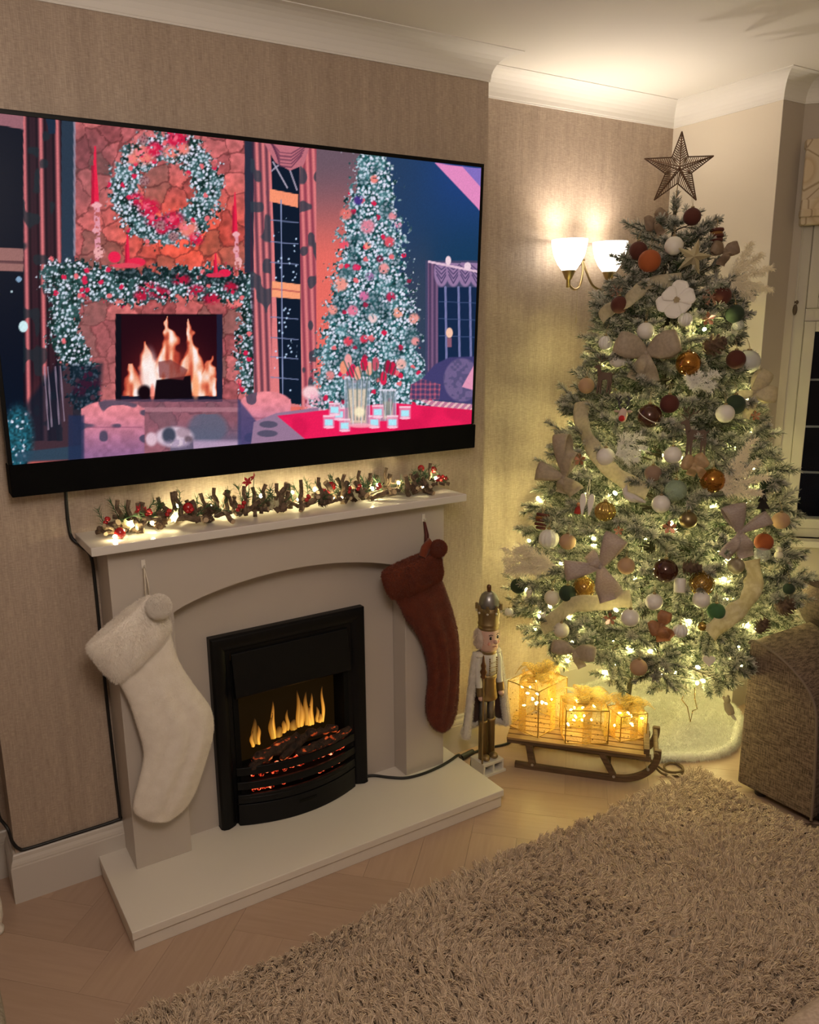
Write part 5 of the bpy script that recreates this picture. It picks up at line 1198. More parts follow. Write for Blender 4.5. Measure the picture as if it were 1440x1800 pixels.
# ------------------------------------------------------------------ things cut by the frame
BOUC = weave('beige_boucle', (0.30, 0.225, 0.17), (0.46, 0.355, 0.275), 150, 0.9, 0.98)
fp = thing('footstool', 'beige woven footstool in the near right corner on the rug', 'footstool', (-0.25, -1.9, 0.0))
MB().bx(-0.72, 0.22, -2.15, -1.632, 0.055, 0.405).build('upholstery', BOUC, fp, 0.05, 5, True)
for x in (-0.66, 0.16):
    for y in (-2.08, -1.70): MB().cyl((x, y, 0.009), (x, y, 0.058), 0.018, 0.022, 10).build('foot', FOOT, fp, 0, 2, True)
ac = thing('armchair', 'grey beige fabric armchair at the near left edge of the floor', 'armchair', (-2.2, -1.2, 0))
GREYF = weave('grey_beige_fabric', (0.20, 0.165, 0.12), (0.34, 0.29, 0.22), 180, 0.7, 0.95)
MB().bx(-1.97, -1.800, -1.55, -0.72, 0.05, 0.42).build('arm', GREYF, ac, 0.03, 4, True); MB().bx(-2.65, -2.48, -1.55, -0.72, 0.05, 0.42).build('arm', GREYF, ac, 0.03, 4, True)
MB().bx(-2.475, -1.975, -1.55, -0.74, 0.05, 0.36).build('seat', GREYF, ac, 0.03, 4, True); MB().bx(-2.65, -1.80, -1.73, -1.555, 0.05, 0.78).build('backrest', GREYF, ac, 0.04, 4, True)
for x in (-2.58, -1.87):
    for y in (-1.65, -0.78): MB().cyl((x, y, 0.0), (x, y, 0.052), 0.018, 0.022, 10).build('foot', FOOT, ac, 0, 2, True)
tb = thing('side_table', 'white side table with turned legs in the left alcove', 'table', (-1.98, -0.02, 0))
TPW = mat('white_table_paint', (0.74, 0.69, 0.63), 0.4)
MB().bx(-2.22, -1.74, -0.17, 0.115, 0.52, 0.545).build('table_top', TPW, tb, 0.004, 2, True)
MB().bx(-2.18, -1.78, -0.13, 0.075, 0.44, 0.518).build('apron', TPW, tb, 0.002, 2, True)
lp = [(0.014, 0.0), (0.019, 0.006), (0.0195, 0.018), (0.014, 0.026), (0.016, 0.032), (0.021, 0.052), (0.0215, 0.09), (0.018, 0.12), (0.0155, 0.135), (0.020, 0.142), (0.020, 0.152), (0.015, 0.158), (0.018, 0.18), (0.020, 0.26), (0.017, 0.36), (0.021, 0.37), (0.021, 0.44)]
for x in (-2.16, -1.768):
    for y in (-0.115, 0.055): MB().lathe(lp, 18, (x, y, 0)).build('leg', TPW, tb, 0, 2, True)

# ------------------------------------------------------------------ flocked Christmas tree
TBASE, TTOP = np.array([0.585, -0.290, 0.0]), np.array([0.590, -0.300, 2.02])
PROF = [(0.24, 0.20), (0.30, 0.34), (0.38, 0.47), (0.50, 0.555), (0.60, 0.560), (0.75, 0.515), (0.90, 0.478), (1.05, 0.435), (1.25, 0.365), (1.46, 0.300), (1.62, 0.255), (1.76, 0.198), (1.86, 0.155), (1.93, 0.115), (1.98, 0.065), (2.03, 0.02)]
def RZ(z): return float(np.interp(z, [a for a, b in PROF], [b for a, b in PROF]))
def axis(z): return TBASE+(TTOP-TBASE)*(z/2.02)
def reach(a, z):
    """how far a bough may go at azimuth a before it meets a wall or the sofa"""
    r = RZ(z)*1.0; c, s = math.cos(a), math.sin(a); p = axis(z)
    if s > 0: r = min(r, (YA-0.085-p[1])/max(s, 1e-3))
    if c > 0: r = min(r, (XR-0.085-p[0])/max(c, 1e-3))
    if s < 0 and z < 0.66 and p[0]+r*c > 0.5: r = min(r, (p[1]+0.735)/max(-s, 1e-3))
    return r
GREEN = N('flocked_needles'); at_ = GREEN.n('Attribute', attribute_name='col'); GREEN.l(at_.outputs['Color'], GREEN.p.inputs['Base Color']); GREEN.set(Roughness=0.65, Subsurface_Weight=0.0)
tr = GREEN.n('BsdfTranslucent'); GREEN.l(at_.outputs['Color'], tr.inputs[0]); ms = GREEN.n('MixShader'); ms.inputs[0].default_value = 0.18
GREEN.l(GREEN.p.outputs[0], ms.inputs[1]); GREEN.l(tr.outputs[0], ms.inputs[2]); GREEN.l(ms.outputs[0], GREEN.t.nodes['Material Output'].inputs[0]); GREEN = GREEN.m
STEM = mat('branch_stem', (0.055, 0.05, 0.03), 0.8)
def needles_np(r, p, d, n, nl, snow, out):
    """n needles round a sprig that starts at p and runs along d (length |d|)"""
    ln = np.linalg.norm(d); t = d/ln; u = np.cross(t, [0.3, 0.2, 1.0]); u /= np.linalg.norm(u); w = np.cross(t, u)
    k = r.random(n)**0.85; an = r.random(n)*2*PI; fw = r.uniform(0.45, 1.0, n)+0.6*(k > 0.9)
    rad = np.cos(an)[:, None]*u+np.sin(an)[:, None]*w; dr = rad+fw[:, None]*t; dr /= np.linalg.norm(dr, axis=1)[:, None]
    L_ = nl*r.uniform(0.65, 1.2, n)*(1-0.25*k); b = p+t*(k*ln)[:, None]; e = b+dr*L_[:, None]
    sd = np.cross(dr, rad); q = np.linalg.norm(sd, axis=1); sd = sd/np.maximum(q, 1e-6)[:, None]*r.uniform(0.0010, 0.0019, n)[:, None]
    up = np.clip(rad[:, 2]*0.5+0.5, 0, 1); sn = np.clip(snow+0.55*(up-0.5)+r.normal(0, 0.25, n), 0, 1)[:, None]
    g = np.array([0.024, 0.054, 0.013])*r.uniform(0.6, 1.5, n)[:, None]; wht = np.array([0.82, 0.78, 0.69])
    c0 = g*(1-sn*0.35)+wht*sn*0.35; c1 = g*(1-sn*0.92)+wht*sn*0.92
    out.append((np.stack([b-sd, b+sd, e+sd*0.7, e-sd*0.7], 1), np.stack([c0, c0, c1, c1], 1)))
def needle_mesh(name, out, stems):
    V = np.concatenate([o[0].reshape(-1, 3) for o in out]); K = np.concatenate([o[1].reshape(-1, 3) for o in out]); nq = len(V)//4
    F = np.arange(nq*4).reshape(nq, 4)
    sv = np.array(stems.v) if stems.v else np.zeros((0, 3)); verts = np.concatenate([V, sv]); 
    me = bpy.data.meshes.new(name); me.from_pydata(verts.tolist(), [], F.tolist()+[[i+nq*4 for i in f] for f in stems.f])
    K = np.concatenate([K, np.tile([0.09, 0.075, 0.05], (len(sv), 1))])
    ca_ = me.color_attributes.new('col', 'FLOAT_COLOR', 'POINT'); ca_.data.foreach_set('color', np.c_[K, np.ones(len(K))].astype('f').ravel())
    me.materials.append(GREEN); return me
def bough(L_, seed):
    r = np.random.default_rng(seed); out = []; st = MB(); bend = r.uniform(0.03, 0.10)*L_
    mid = lambda t: np.array([L_*t, 0.012*math.sin(t*5+seed), bend*t*t])
    st.tube([mid(t) for t in np.linspace(0, 1, 6)], [0.0042, 0.0038, 0.0032, 0.0026, 0.002, 0.0012], 5, caps=False)
    needles_np(r, mid(0.86), mid(1.0)-mid(0.80), 180, 0.026, 0.66, out)
    n = max(3, int(L_/0.040))
    for i in range(n):
        t = lerp(0.30 if L_ > 0.2 else 0.12, 0.92, (i+r.uniform(-.2, .2))/max(1, n-1)); t = min(max(t, .08), .95)
        for s in ((-1, 1) if L_ > 0.16 else ((-1,) if i % 2 else (1,))):
            p = mid(t); a = s*r.uniform(0.55, 1.05); e = r.uniform(-0.35, 0.60); ln = r.uniform(0.075, 0.125)*(1.08-0.35*t)
            d = np.array([math.cos(a)*math.cos(e), math.sin(a)*math.cos(e), math.sin(e)])*ln
            st.tube([p, p+d], [0.0018, 0.0009], 4, caps=False)
            needles_np(r, p+d*0.12, d*0.95, int(100+50*t), 0.025, 0.34+0.28*t, out)
    return needle_mesh('branch', out, st)
LEN = [0.10, 0.15, 0.21, 0.28, 0.35, 0.42, 0.50, 0.56]
BOUGHS = [[bough(L_, 10*i+j) for j in range(2)] for i, L_ in enumerate(LEN)]
tree = thing('christmas_tree', 'tall flocked artificial Christmas tree in the corner beside the cream wall', 'Christmas tree', tuple(TBASE))
MB().tube([(0.530, -0.256, 0.02), (0.545, -0.268, 0.30), axis(0.7), axis(1.4), axis(2.0)], [0.010, 0.010, 0.011, 0.010, 0.006], 10).build('trunk', STEM, tree, 0, 2, True)
q = random.Random(21); z = 0.33; lvl = 0; nb = 0
while z < 1.99:
    r_ = RZ(z); cnt = max(3, int(round(4+r_*17))); 
    for i in range(cnt):
        a = 2*PI*(i+0.5*(lvl % 2)+q.uniform(-.25, .25))/cnt; zz = z+q.uniform(-.025, .025)
        rr2 = reach(a, zz)*q.uniform(0.88, 1.03); rr2 = max(rr2, 0.06)
        k_ = min(range(len(LEN)), key=lambda j: abs(LEN[j]-rr2))
        o = bpy.data.objects.new('branch', BOUGHS[k_][q.randrange(2)]); C.objects.link(o); o.parent = tree
        sc_ = rr2/LEN[k_]; droop = lerp(-0.02, 0.62, min(1, max(0, (z-0.5)/1.5))**1.2)+q.uniform(-.10, .10)   # lower boughs spread, upper ones rise
        if z < 0.47: droop -= 0.22
        drop = rr2*math.tan(max(droop, -0.3)) if droop < 0.9 else 0
        p = axis(zz)-TBASE; hz = max(zz-drop*0.75, 0.16); o.location = (p[0], p[1], hz)
        o.rotation_euler = (q.uniform(-.5, .5), -math.atan2(zz-hz, rr2)*0.9, a); o.scale = (sc_, min(1.1, max(.9, sc_)), min(1.1, max(.9, sc_))); nb += 1
    z += lerp(0.088, 0.062, min(1, z/2)); lvl += 1
r = np.random.default_rng(77); out = []
for i in range(210):                        # short shoots round the trunk close the middle of the tree
    z = r.uniform(0.36, 1.85); a = r.uniform(0, 2*PI); rad = reach(a, z)*r.uniform(0.10, 0.45); p = axis(z)-TBASE
    b = np.array([p[0]+rad*math.cos(a), p[1]+rad*math.sin(a), z]); d = np.array([math.cos(a+r.normal(0, .6)), math.sin(a+r.normal(0, .6)), r.uniform(-.3, .5)])*0.11
    needles_np(r, b, d, 60, 0.028, 0.08, out)
o = link('inner_foliage', needle_mesh('inner_foliage', out, MB()), None, tree); o['kind'] = 'stuff'
out = []
for ln, e in ((0.07, 1.45), (0.05, 1.2), (0.05, 1.9)):
    needles_np(r, axis(1.975)-TBASE, np.array([math.cos(e)*ln, 0.2*math.cos(e)*ln, math.sin(e)*ln]), 90, 0.022, 0.55, out)
link('leader', needle_mesh('leader', out, MB()), None, tree)
MB().tube([at(1170, 1197, 1, -0.33), at(1225, 1168, 1, -0.33)], 0.0052, 8).build('bare_branch', CBL, tree, 0, 2, True)

# ------------------------------------------------------------------ string lights wound through the tree
sl_ = thing('string_lights', 'warm white string lights wound through the flocked Christmas tree', 'string lights', tuple(TBASE))
TLED = glow('tree_led', (1.0, 0.89, 0.35), 360.0)
TLEDM = simple(lambda mb: mb.ball((0, 0, 0), 0.0056, 8, 6, (1, 1, 1.5)), 'led_bulb', TLED)
q = random.Random(5); wp = []
for i in range(140):
    t = (i+0.5)/140; z = 0.33+1.52*(1-(1-t*0.99)**0.42)*1.0; a = i*0.71+q.uniform(-.2, .2); p = axis(z)-TBASE; rad = reach(a, z)*(q.uniform(0.76, 0.96) if i % 2 else q.uniform(0.42, 0.76))
    w_ = (p[0]+rad*math.cos(a), p[1]+rad*math.sin(a), z+q.uniform(-.02, .02)); wp.append(w_)
    o = bpy.data.objects.new('led_bulb', TLEDM); C.objects.link(o); o.parent = sl_; o.location = w_; o.rotation_euler = (q.uniform(0, 3), q.uniform(0, 3), 0)
for x, y in ((1188, 1183), (1270, 1193), (1293, 700), (1325, 822)):
    p = at(x, y, 1, -0.45)-TBASE
    o = bpy.data.objects.new('led_bulb', TLEDM); C.objects.link(o); o.parent = sl_; o.location = p
MB().tube(smooth_path(wp, 2), 0.0011, 4).build('light_wire', mat('green_wire', (0.02, 0.035, 0.02), 0.6), sl_)

# ------------------------------------------------------------------ where a decoration sits on the tree
def on_tree(px, py, k=0.95, off=0.0):
    """point of the tree's surface (k = share of its radius) behind a pixel of the photograph, and the outward direction there"""
    d = ray(px, py); best = None; t0 = None
    for t in np.arange(2.0, 4.2, 0.004):
        P = CAM+d*t; A = axis(P[2]); rad = math.hypot(P[0]-A[0], P[1]-A[1]); g = rad-RZ(P[2])*k-off
        if best is None or g < best[0]: best = (g, t)
        if g <= 0: best = (g, t); break
    P = CAM+d*best[1]; A = axis(P[2]); n_ = np.array([P[0]-A[0], P[1]-A[1], 0]); n_ /= max(np.linalg.norm(n_), 1e-6); n_ = n_+np.array([0, 0, 0.25]); n_ /= np.linalg.norm(n_)
    return P, n_
def mpp(P): return ((np.asarray(P)-CAM)@FW)/FOC               # metres that one pixel of the photograph spans at P
def on_plane(px, py, P, n_):
    # the plane faces between the tree's outward direction and the room
    d = ray(px, py); return CAM+d*(((P-CAM)@n_)/(d@n_))
def facing(P, n_):
    v = CAM-P; v /= np.linalg.norm(v); w = n_*0.5+v*0.5; return w/np.linalg.norm(w)

VB = lambda nm, c, sh=0.08: mat(nm, c, 0.85, Sheen_Weight=sh, Sheen_Roughness=0.4)
def bmat(nm, c, rough=0.25, metal=0.0, **kw): return mat(nm, c, rough, metal, **kw)
GLZ = lambda nm, c, rough=0.08: mat(nm, c, rough, 0.0, Transmission_Weight=0.75, IOR=1.25)
BM = dict(brown=VB('brown_velvet', (0.085, 0.018, 0.010)), copper=VB('copper_velvet', (0.36, 0.085, 0.018)), tan=VB('tan_velvet', (0.46, 0.29, 0.165)), taupe=VB('taupe_velvet', (0.27, 0.175, 0.12)),
          green=VB('green_velvet', (0.022, 0.042, 0.020)), fern=VB('fern_velvet', (0.045, 0.13, 0.045)), white=bmat('white_satin_ball', (0.74, 0.70, 0.63), 0.42), cream=bmat('cream_matt_ball', (0.72, 0.66, 0.50), 0.5),
          amber=mat('amber_mercury_glass', (0.30, 0.115, 0.02), 0.10, 0.85, var=(26, (0.55, 0.27, 0.06))), choc=mat('chocolate_glass', (0.060, 0.016, 0.009), 0.10, 0.3, Coat_Weight=0.6), bronze=bmat('bronze_satin', (0.26, 0.20, 0.10), 0.33, 0.85),
          glass=GLZ('clear_bauble_glass', (0.88, 0.90, 0.86)), frost=mat('frosted_glass', (0.74, 0.75, 0.70), 0.35, 0.0, Transmission_Weight=0.35), sage=GLZ('sage_bauble_glass', (0.60, 0.72, 0.58), 0.2), rib=mat('ribbed_white', (0.74, 0.72, 0.66), 0.35), goldrib=mat('gold_ribbed_glass', (0.55, 0.38, 0.10), 0.15, 0.6, Transmission_Weight=0.3),
          glit=mat('taupe_glitter', (0.30, 0.25, 0.17), 0.35, 0.6, var=(180, (0.48, 0.42, 0.30)), bump=(500, 0.4)), stripe=mat('brown_stripe_glass', (0.075, 0.026, 0.014), 0.2, 0.3, Coat_Weight=0.5), gold=bmat('small_gold_ball', (0.50, 0.34, 0.09), 0.25, 0.9))
CAPM = mat('bauble_cap_metal', (0.38, 0.29, 0.16), 0.3, 0.95)
CAPME = simple(lambda mb: [mb.lathe([(0.0062, 0.0), (0.0062, 0.005), (0.0048, 0.006), (0, 0.006)], 12), mb.tube([(0.003*math.cos(a), 0, 0.0085+0.003*math.sin(a)) for a in np.linspace(0, 2*PI, 11)[:-1]], 0.0006, 5, closed=True)], 'cap', CAPM)
CORD = mat('gold_cord', (0.42, 0.33, 0.19), 0.6)
CORDME = simple(lambda mb: mb.tube([(0.0005, 0, 0.010), (0.003, 0.004, 0.024), (0, 0.012, 0.040), (-0.003, 0.004, 0.024), (-0.0005, 0, 0.010)], 0.0006, 5), 'hanging_cord', CORD)
BALL = {}
def ball_mesh(kind):
    if kind in BALL: return BALL[kind]
    mb = MB(); lob = None
    if kind in ('rib', 'goldrib'):
        mb.lathe([(0.0005 if abs(a) > 1.56 else math.cos(a), math.sin(a)*0.94) for a in np.linspace(-PI/2, PI/2, 17)], 72, lobes=(12, 0.13))
    else: mb.ball((0, 0, 0), 1.0, 28, 18)
    me = mb.mesh('bauble'); me.materials.append(BM[kind]); BALL[kind] = me; return me
def bauble(px, py, rpx, kind, label, k=1.03, group=None):
    P, n_ = on_tree(px, py, k); R_ = rpx*mpp(P)
    o = bpy.data.objects.new('bauble', ball_mesh(kind)); C.objects.link(o); o.location = P; o.scale = (R_,)*3; tag(o, label, 'bauble')
    if kind == 'stripe' or kind in ('choc', 'amber', 'frost') or True:
        c = bpy.data.objects.new('cap', CAPME); C.objects.link(c); c.parent = o; c.location = (0, 0, 0.96); c.scale = (1/R_*min(1.1, R_/0.03),)*3
        h_ = bpy.data.objects.new('hanging_cord', CORDME); C.objects.link(h_); h_.parent = o; h_.location = (0, 0, 0.97); h_.scale = (1/R_,)*3; h_.rotation_euler = (0, 0, math.atan2(P[1]+0.3, P[0]-0.59)+PI/2)
    if kind == 'stripe':
        mb = MB().tube([(1.005*math.cos(a)*math.cos(0.5), 1.005*math.sin(a), 1.005*math.cos(a)*math.sin(0.5)) for a in np.linspace(0, 2*PI, 40)[:-1]], 0.035, 6, closed=True); mb.build('stripe', BM['white'], o).rotation_euler = (0.5, 0.2, 0.9)
    return o
for a in (
    (1217, 381, 15, 'brown', 'dark brown velvet bauble just below the star topper', 1.25),
    (1122, 441, 16, 'brown', 'dark brown velvet bauble touching the copper one, left of the tree top'),
    (1142, 459, 19.5, 'copper', 'bright copper orange velvet bauble near the tree top', 1.12),
    (1185, 432, 16, 'white', 'highest white bauble, left of the champagne star', 1.15),
    (1089, 536, 15, 'brown', 'dark brown velvet bauble lying on the upper cream ribbon'),
    (1269, 520, 16.5, 'brown', 'dark brown velvet bauble behind the pink snowflake beside the pampas'),
    (1292, 552, 16, 'green', 'dark green bauble below the upper pampas grass'),
    (1298, 571, 10, 'glass', 'small clear glass bauble hanging under the upper dark green bauble'),
    (1205, 562, 13, 'rib', 'ribbed white bauble below the white flower'),
    (1135, 582, 15, 'white', 'white bauble above the wide sheer taupe bow'),
    (1065, 603, 13, 'rib', 'ribbed white bauble at the left edge of the wide sheer taupe bow'),
    (1210, 639, 21.5, 'amber', 'large amber mercury glass bauble right of the wide sheer bow'),
    (1294, 632, 16.5, 'brown', 'brown velvet bauble hanging in front of the large frosted bauble'),
    (1316, 636, 20, 'frost', 'large frosted glass bauble at the right edge of the upper tree'),
    (1031, 678, 14, 'tan', 'tan velvet bauble at the left edge beside the wooden reindeer'),
    (1142, 731, 21, 'stripe', 'large brown bauble with a thin white stripe'),
    (1177, 710, 16.5, 'brown', 'brown velvet bauble just right of the striped bauble'),
    (1293, 711, 17, 'green', 'dark green bauble behind the cream bow at the right edge'),
    (1275, 727, 16, 'white', 'white bauble against the dark green one beside the standing reindeer'),
    (1065, 803, 16, 'white', 'white bauble lying on the middle cream ribbon at left'),
    (1183, 800, 15.5, 'white', 'white bauble between the reindeer and the gold satin bow'),
    (1148, 832, 14.5, 'taupe', 'taupe velvet bauble left of the gold satin bow'),
    (1253, 845, 21.5, 'amber', 'large glossy amber bauble below the gold satin bow'),
    (1349, 853, 13, 'green', 'dark green bauble at the right edge beside the glowing pampas'),
    (1162, 886, 16, 'white', 'white bauble right of the small dove'),
    (1188, 862, 19, 'sage', 'translucent sage green bauble above the bronze bauble'),
    (1210, 914, 15.5, 'bronze', 'satin bronze bauble in the middle of the tree'),
    (1064, 899, 19, 'goldrib', 'ribbed gold glass bauble beside the angel wings'),
    (965, 947, 18, 'rib', 'large ribbed pale bauble above the left pampas grass'),
    (998, 952, 14.5, 'tan', 'tan bauble right of the large ribbed pale bauble'),
    (1101, 995, 15, 'tan', 'tan velvet bauble right of the mauve printed bow'),
    (1170, 1003, 21.5, 'choc', 'large glossy chocolate glass bauble low in the middle of the tree'),
    (1373, 915, 15, 'tan', 'tan velvet bauble farthest to the right, in front of the window frame'),
    (1343, 953, 16, 'copper', 'rust velvet bauble right of the printed bow with the long ribbon'),
    (1340, 974, 14, 'glass', 'clear glass bauble under the rust velvet bauble'),
    (1294, 995, 14.5, 'glit', 'glittery taupe bauble below the printed bow at right'),
    (1387, 1035, 10, 'green', 'small dark green bauble above the pine cone at the right edge'),
    (911, 1030, 13.5, 'green', 'dark green bauble nearest the nutcracker at the left edge'),
    (998, 1043, 15, 'green', 'dark green bauble at the end of the lower cream ribbon'),
    (971, 1051, 14, 'cream', 'glowing cream bauble left of the green one beside the lower ribbon'),
    (895, 1076, 8, 'rib', 'tiny ribbed white bauble above the nutcracker crown side'),
    (987, 1108, 14, 'cream', 'cream bauble on the lowest left ribbon'),
    (1108, 1086, 16, 'white', 'white bauble below the lower cream ribbon'),
    (1150, 1058, 15, 'white', 'white bauble above the copper bow'),
    (1233, 1054, 15, 'white', 'white bauble under the gold lattice bauble'),
    (1259, 1075, 15.5, 'fern', 'brighter green velvet bauble beside the long hanging ribbon'),
    (1235, 1101, 8, 'gold', 'small round gold bauble under the bright green bauble'),
    (1196, 1109, 13, 'rib', 'ribbed pale bauble right of the copper bow'),
    (1123, 1173, 15, 'tan', 'lowest tan bauble above the middle gift box'),
    ): bauble(*a)
# gold lattice bauble and the ribbed gold cage
def lattice(px, py, rpx, label, n=11):
    P, n_ = on_tree(px, py, 0.98); R_ = rpx*mpp(P); mb = MB()
    for s_ in (-1, 1):
        for j in range(n):
            mb.tube([(R_*math.cos(t)*math.cos(2*PI*j/n+s_*t*1.0), R_*math.cos(t)*math.sin(2*PI*j/n+s_*t*1.0), R_*math.sin(t)) for t in np.linspace(-1.5, 1.5, 15)], 0.0011, 5)
    o = mb.build('bauble', BM['gold']); o.location = P; tag(o, label, 'bauble')
    MB().ball((0, 0, 0), R_*0.90, 18, 12).build('inner_ball', mat('amber_inner_glass', (0.55, 0.30, 0.06), 0.15, 0.2, Transmission_Weight=0.5), o)
    c = bpy.data.objects.new('cap', CAPME); C.objects.link(c); c.parent = o; c.location = (0, 0, R_)
lattice(1234, 1026, 21, 'gold lattice bauble right of the chocolate glass bauble'); lattice(1027, 1033, 19, 'gold wire cage bauble behind the tail of the mauve bow', 8)

# ------------------------------------------------------------------ bows and ribbons
def sheer(nm, c, alpha, c2=None, sc=(90, 90, 90)):
    k = N(nm); k.set(Base_Color=c, Roughness=0.55, Alpha=alpha, Sheen_Weight=0.0)
    nz = k.n('TexNoise'); nz.inputs['Scale'].default_value = 1; nz.inputs['Detail'].default_value = 3; k.l(k.coords(sc), nz.inputs['Vector'])
    k.l(k.mix(k.ramp(nz.outputs['Fac'], [(0.42, (0, 0, 0)), (0.6, (1, 1, 1))]), c, c2 or tuple(x*0.8 for x in c)), k.p.inputs['Base Color'])
    tr2 = k.n('BsdfTranslucent'); tr2.inputs[0].default_value = c+(1,); m2 = k.n('MixShader'); m2.inputs[0].default_value = 0.35
    tp = k.n('BsdfTransparent'); m3 = k.n('MixShader'); m3.inputs[0].default_value = alpha; k.set(Alpha=1.0)
    k.l(k.p.outputs[0], m2.inputs[1]); k.l(tr2.outputs[0], m2.inputs[2]); k.l(tp.outputs[0], m3.inputs[1]); k.l(m2.outputs[0], m3.inputs[2]); k.l(m3.outputs[0], k.t.nodes['Material Output'].inputs[0]); return k.m
RM = dict(taupe=sheer('sheer_taupe_ribbon', (0.56, 0.47, 0.36), 0.86), tan=sheer('tan_ribbon', (0.40, 0.29, 0.20), 0.95), cream=sheer('cream_organza', (0.70, 0.62, 0.44), 0.80), print=sheer('mauve_printed_ribbon', (0.47, 0.38, 0.34), 0.98, (0.58, 0.50, 0.45), (130, 130, 260)),
          copper=sheer('copper_ribbon', (0.50, 0.25, 0.12), 0.95), gold=sheer('gold_satin_ribbon', (0.66, 0.47, 0.26), 0.97), glit=sheer('glitter_cream_ribbon', (0.64, 0.56, 0.34), 0.93, (0.80, 0.74, 0.52), (60, 60, 60)))
def bow(px, py, loops, tails, kind, label, k=1.06):
    """loops and tails: (dx, dy, half-width in pixels) of their far ends from the knot"""
    P, n_ = on_tree(px, py, k); f = facing(P, n_); s_ = mpp(P); Pv = Vector(P); fv = Vector(f)
    root = thing('ribbon_bow', label, 'bow', tuple(P))
    def loc(dx, dy): return Vector(on_plane(px+dx, py+dy, P, f))-Pv
    for li, (dx, dy, hw) in enumerate(loops):
        e = loc(dx, dy); L_ = e.length; side = fv.cross(e).normalized(); w = hw*s_; path = []; ws = []; nr = []
        ph = [2*PI*i/26 for i in range(27)]
        for t in ph:
            x = 0.5-0.5*math.cos(t); y_ = math.sin(t)*(0.30*x+0.04)      # a teardrop loop, knot at the start and end
            path.append(e*(0.03+0.97*x)+fv*(L_*y_+0.16*L_*x)); ws.append(side*w*((0.24+0.80*x**0.85) if kind == 'print' or 'rolled' in label else (0.22+0.86*math.sin(PI*(0.06+0.66*x)))))
        for i in range(27):
            t_ = path[min(i+1, 26)]-path[max(i-1, 0)]; n2 = t_.cross(side); nr.append(n2 if n2.length > 1e-9 else fv)
        if nr[7].dot(fv) < 0: nr = [-v for v in nr]
        MB().strip(path, ws, nr, 0.20, 0.0009, 6, 0.10).build('loop', RM[kind], root)
    for dx, dy, hw in tails:
        e = loc(dx, dy); side = fv.cross(e).normalized(); w = hw*s_; ts = np.linspace(0.02, 1, 12)
        path = [e*t+fv*(0.014*math.sin(PI*t*1.6)+0.004) for t in ts]
        ws = [(side+fv*0.22*math.sin(4*t))*w*(0.30+0.70*min(1, t*1.7)) for t in ts]
        MB().strip(path, ws, [fv]*12, 0.22, 0.0009, 6, 0.12).build('tail', RM[kind], root)
    MB().ball(tuple(fv*0.006), 0.0075, 10, 7, (1, 1, 1.2)).build('knot', RM[kind], root)
bow(1153, 389, [(-17, 6, 13), (16, -17, 11)], [(9, 22, 7)], 'tan', 'tan leaf-shaped bow at the left of the tree top', 1.35)
bow(1273, 442, [(-22, -8, 11), (22, -7, 11)], [(-4, 24, 9), (6, 16, 7)], 'tan', 'small tan bow at the right of the tree top beside the pampas', 1.2)
bow(1137, 621, [(-50, -20, 20), (56, -22, 21)], [(-24, 46, 13), (10, 50, 12)], 'taupe', 'widest sheer taupe bow high on the left front of the tree')
bow(1324, 690, [(20, -36, 13), (36, 6, 14)], [(-26, 6, 8), (-10, 46, 8)], 'cream', 'cream organza bow at the right edge beside the window')
bow(992, 840, [(-42, -12, 17), (14, -46, 16), (2, -74, 14)], [(20, 26, 15), (-8, 26, 10)], 'taupe', 'taupe bow with rolled loops at the left edge of the tree')
bow(1056, 997, [(30, -52, 20), (-58, 6, 18)], [(20, 58, 22), (-22, -24, 12)], 'print', 'large mauve printed bow low on the left front of the tree')
bow(1300, 936, [(-14, -46, 20), (48, -26, 12)], [(14, 44, 15), (-26, 44, 11)], 'print', 'mauve printed bow at the right above the long hanging ribbon')
bow(1220, 818, [(-18, -8, 13), (20, -12, 13)], [(22, 22, 8), (-6, 18, 8)], 'gold', 'gold satin bow on the middle right of the tree')
bow(1163, 1100, [(-20, 6, 13), (8, -24, 11)], [(4, 28, 12), (20, 20, 8)], 'copper', 'copper bow low in the middle of the tree')
bow(1009, 1144, [(-36, -10, 12), (38, 6, 14)], [(14, 30, 8)], 'taupe', 'lowest taupe bow above the largest gift box')
bow(1305, 606, [(-16, 4, 9), (14, 6, 9)], [(4, 20, 6)], 'tan', 'small brown bow above the large frosted bauble') if False else None
def ribbon(pts, wpx, kind, label, k=1.0):
    P = []; 
    for i, (x, y) in enumerate(pts): p, n_ = on_tree(x, y, k); P.append((p, n_))
    nn_l = []; path = smooth_path([tuple(p) for p, n_ in P], 6); ns = smooth_path([tuple(n_) for p, n_ in P], 6); w = wpx*mpp(P[0][0]); ws = []
    for i, p in enumerate(path):
        t = (path[min(i+1, len(path)-1)]-path[max(i-1, 0)]).normalized(); v = Vector(CAM)-p; v.normalize(); nn = (ns[i].normalized()*0.6+v*0.4).normalized()
        side = t.cross(nn).normalized(); tw = 0.35*math.sin(i*0.45); ws.append((side*math.cos(tw)+nn*math.sin(tw))*w*(1+0.06*math.sin(i*.9))); nn_l.append(nn)
    o = MB().strip(path, ws, nn_l, 0.12, 0.0009, 6, 0.10).build('ribbon_garland', RM[kind]); tag(o, label, 'ribbon'); return o
ribbon([(1198, 492), (1168, 494), (1136, 500), (1116, 518), (1096, 534), (1070, 545), (1056, 560)], 12, 'cream', 'sheer cream ribbon winding round the upper tree behind the white flower', 1.03)
ribbon([(1024, 706), (1022, 738), (1034, 772), (1056, 806), (1080, 832), (1112, 852), (1140, 864)], 14, 'cream', 'cream ribbon curving down the left side past the white bauble', 1.03)
ribbon([(1110, 1052), (1080, 1056), (1046, 1060), (1012, 1062), (990, 1074), (972, 1092), (952, 1104)], 15, 'cream', 'lower cream ribbon running left to the cream bauble', 1.03)
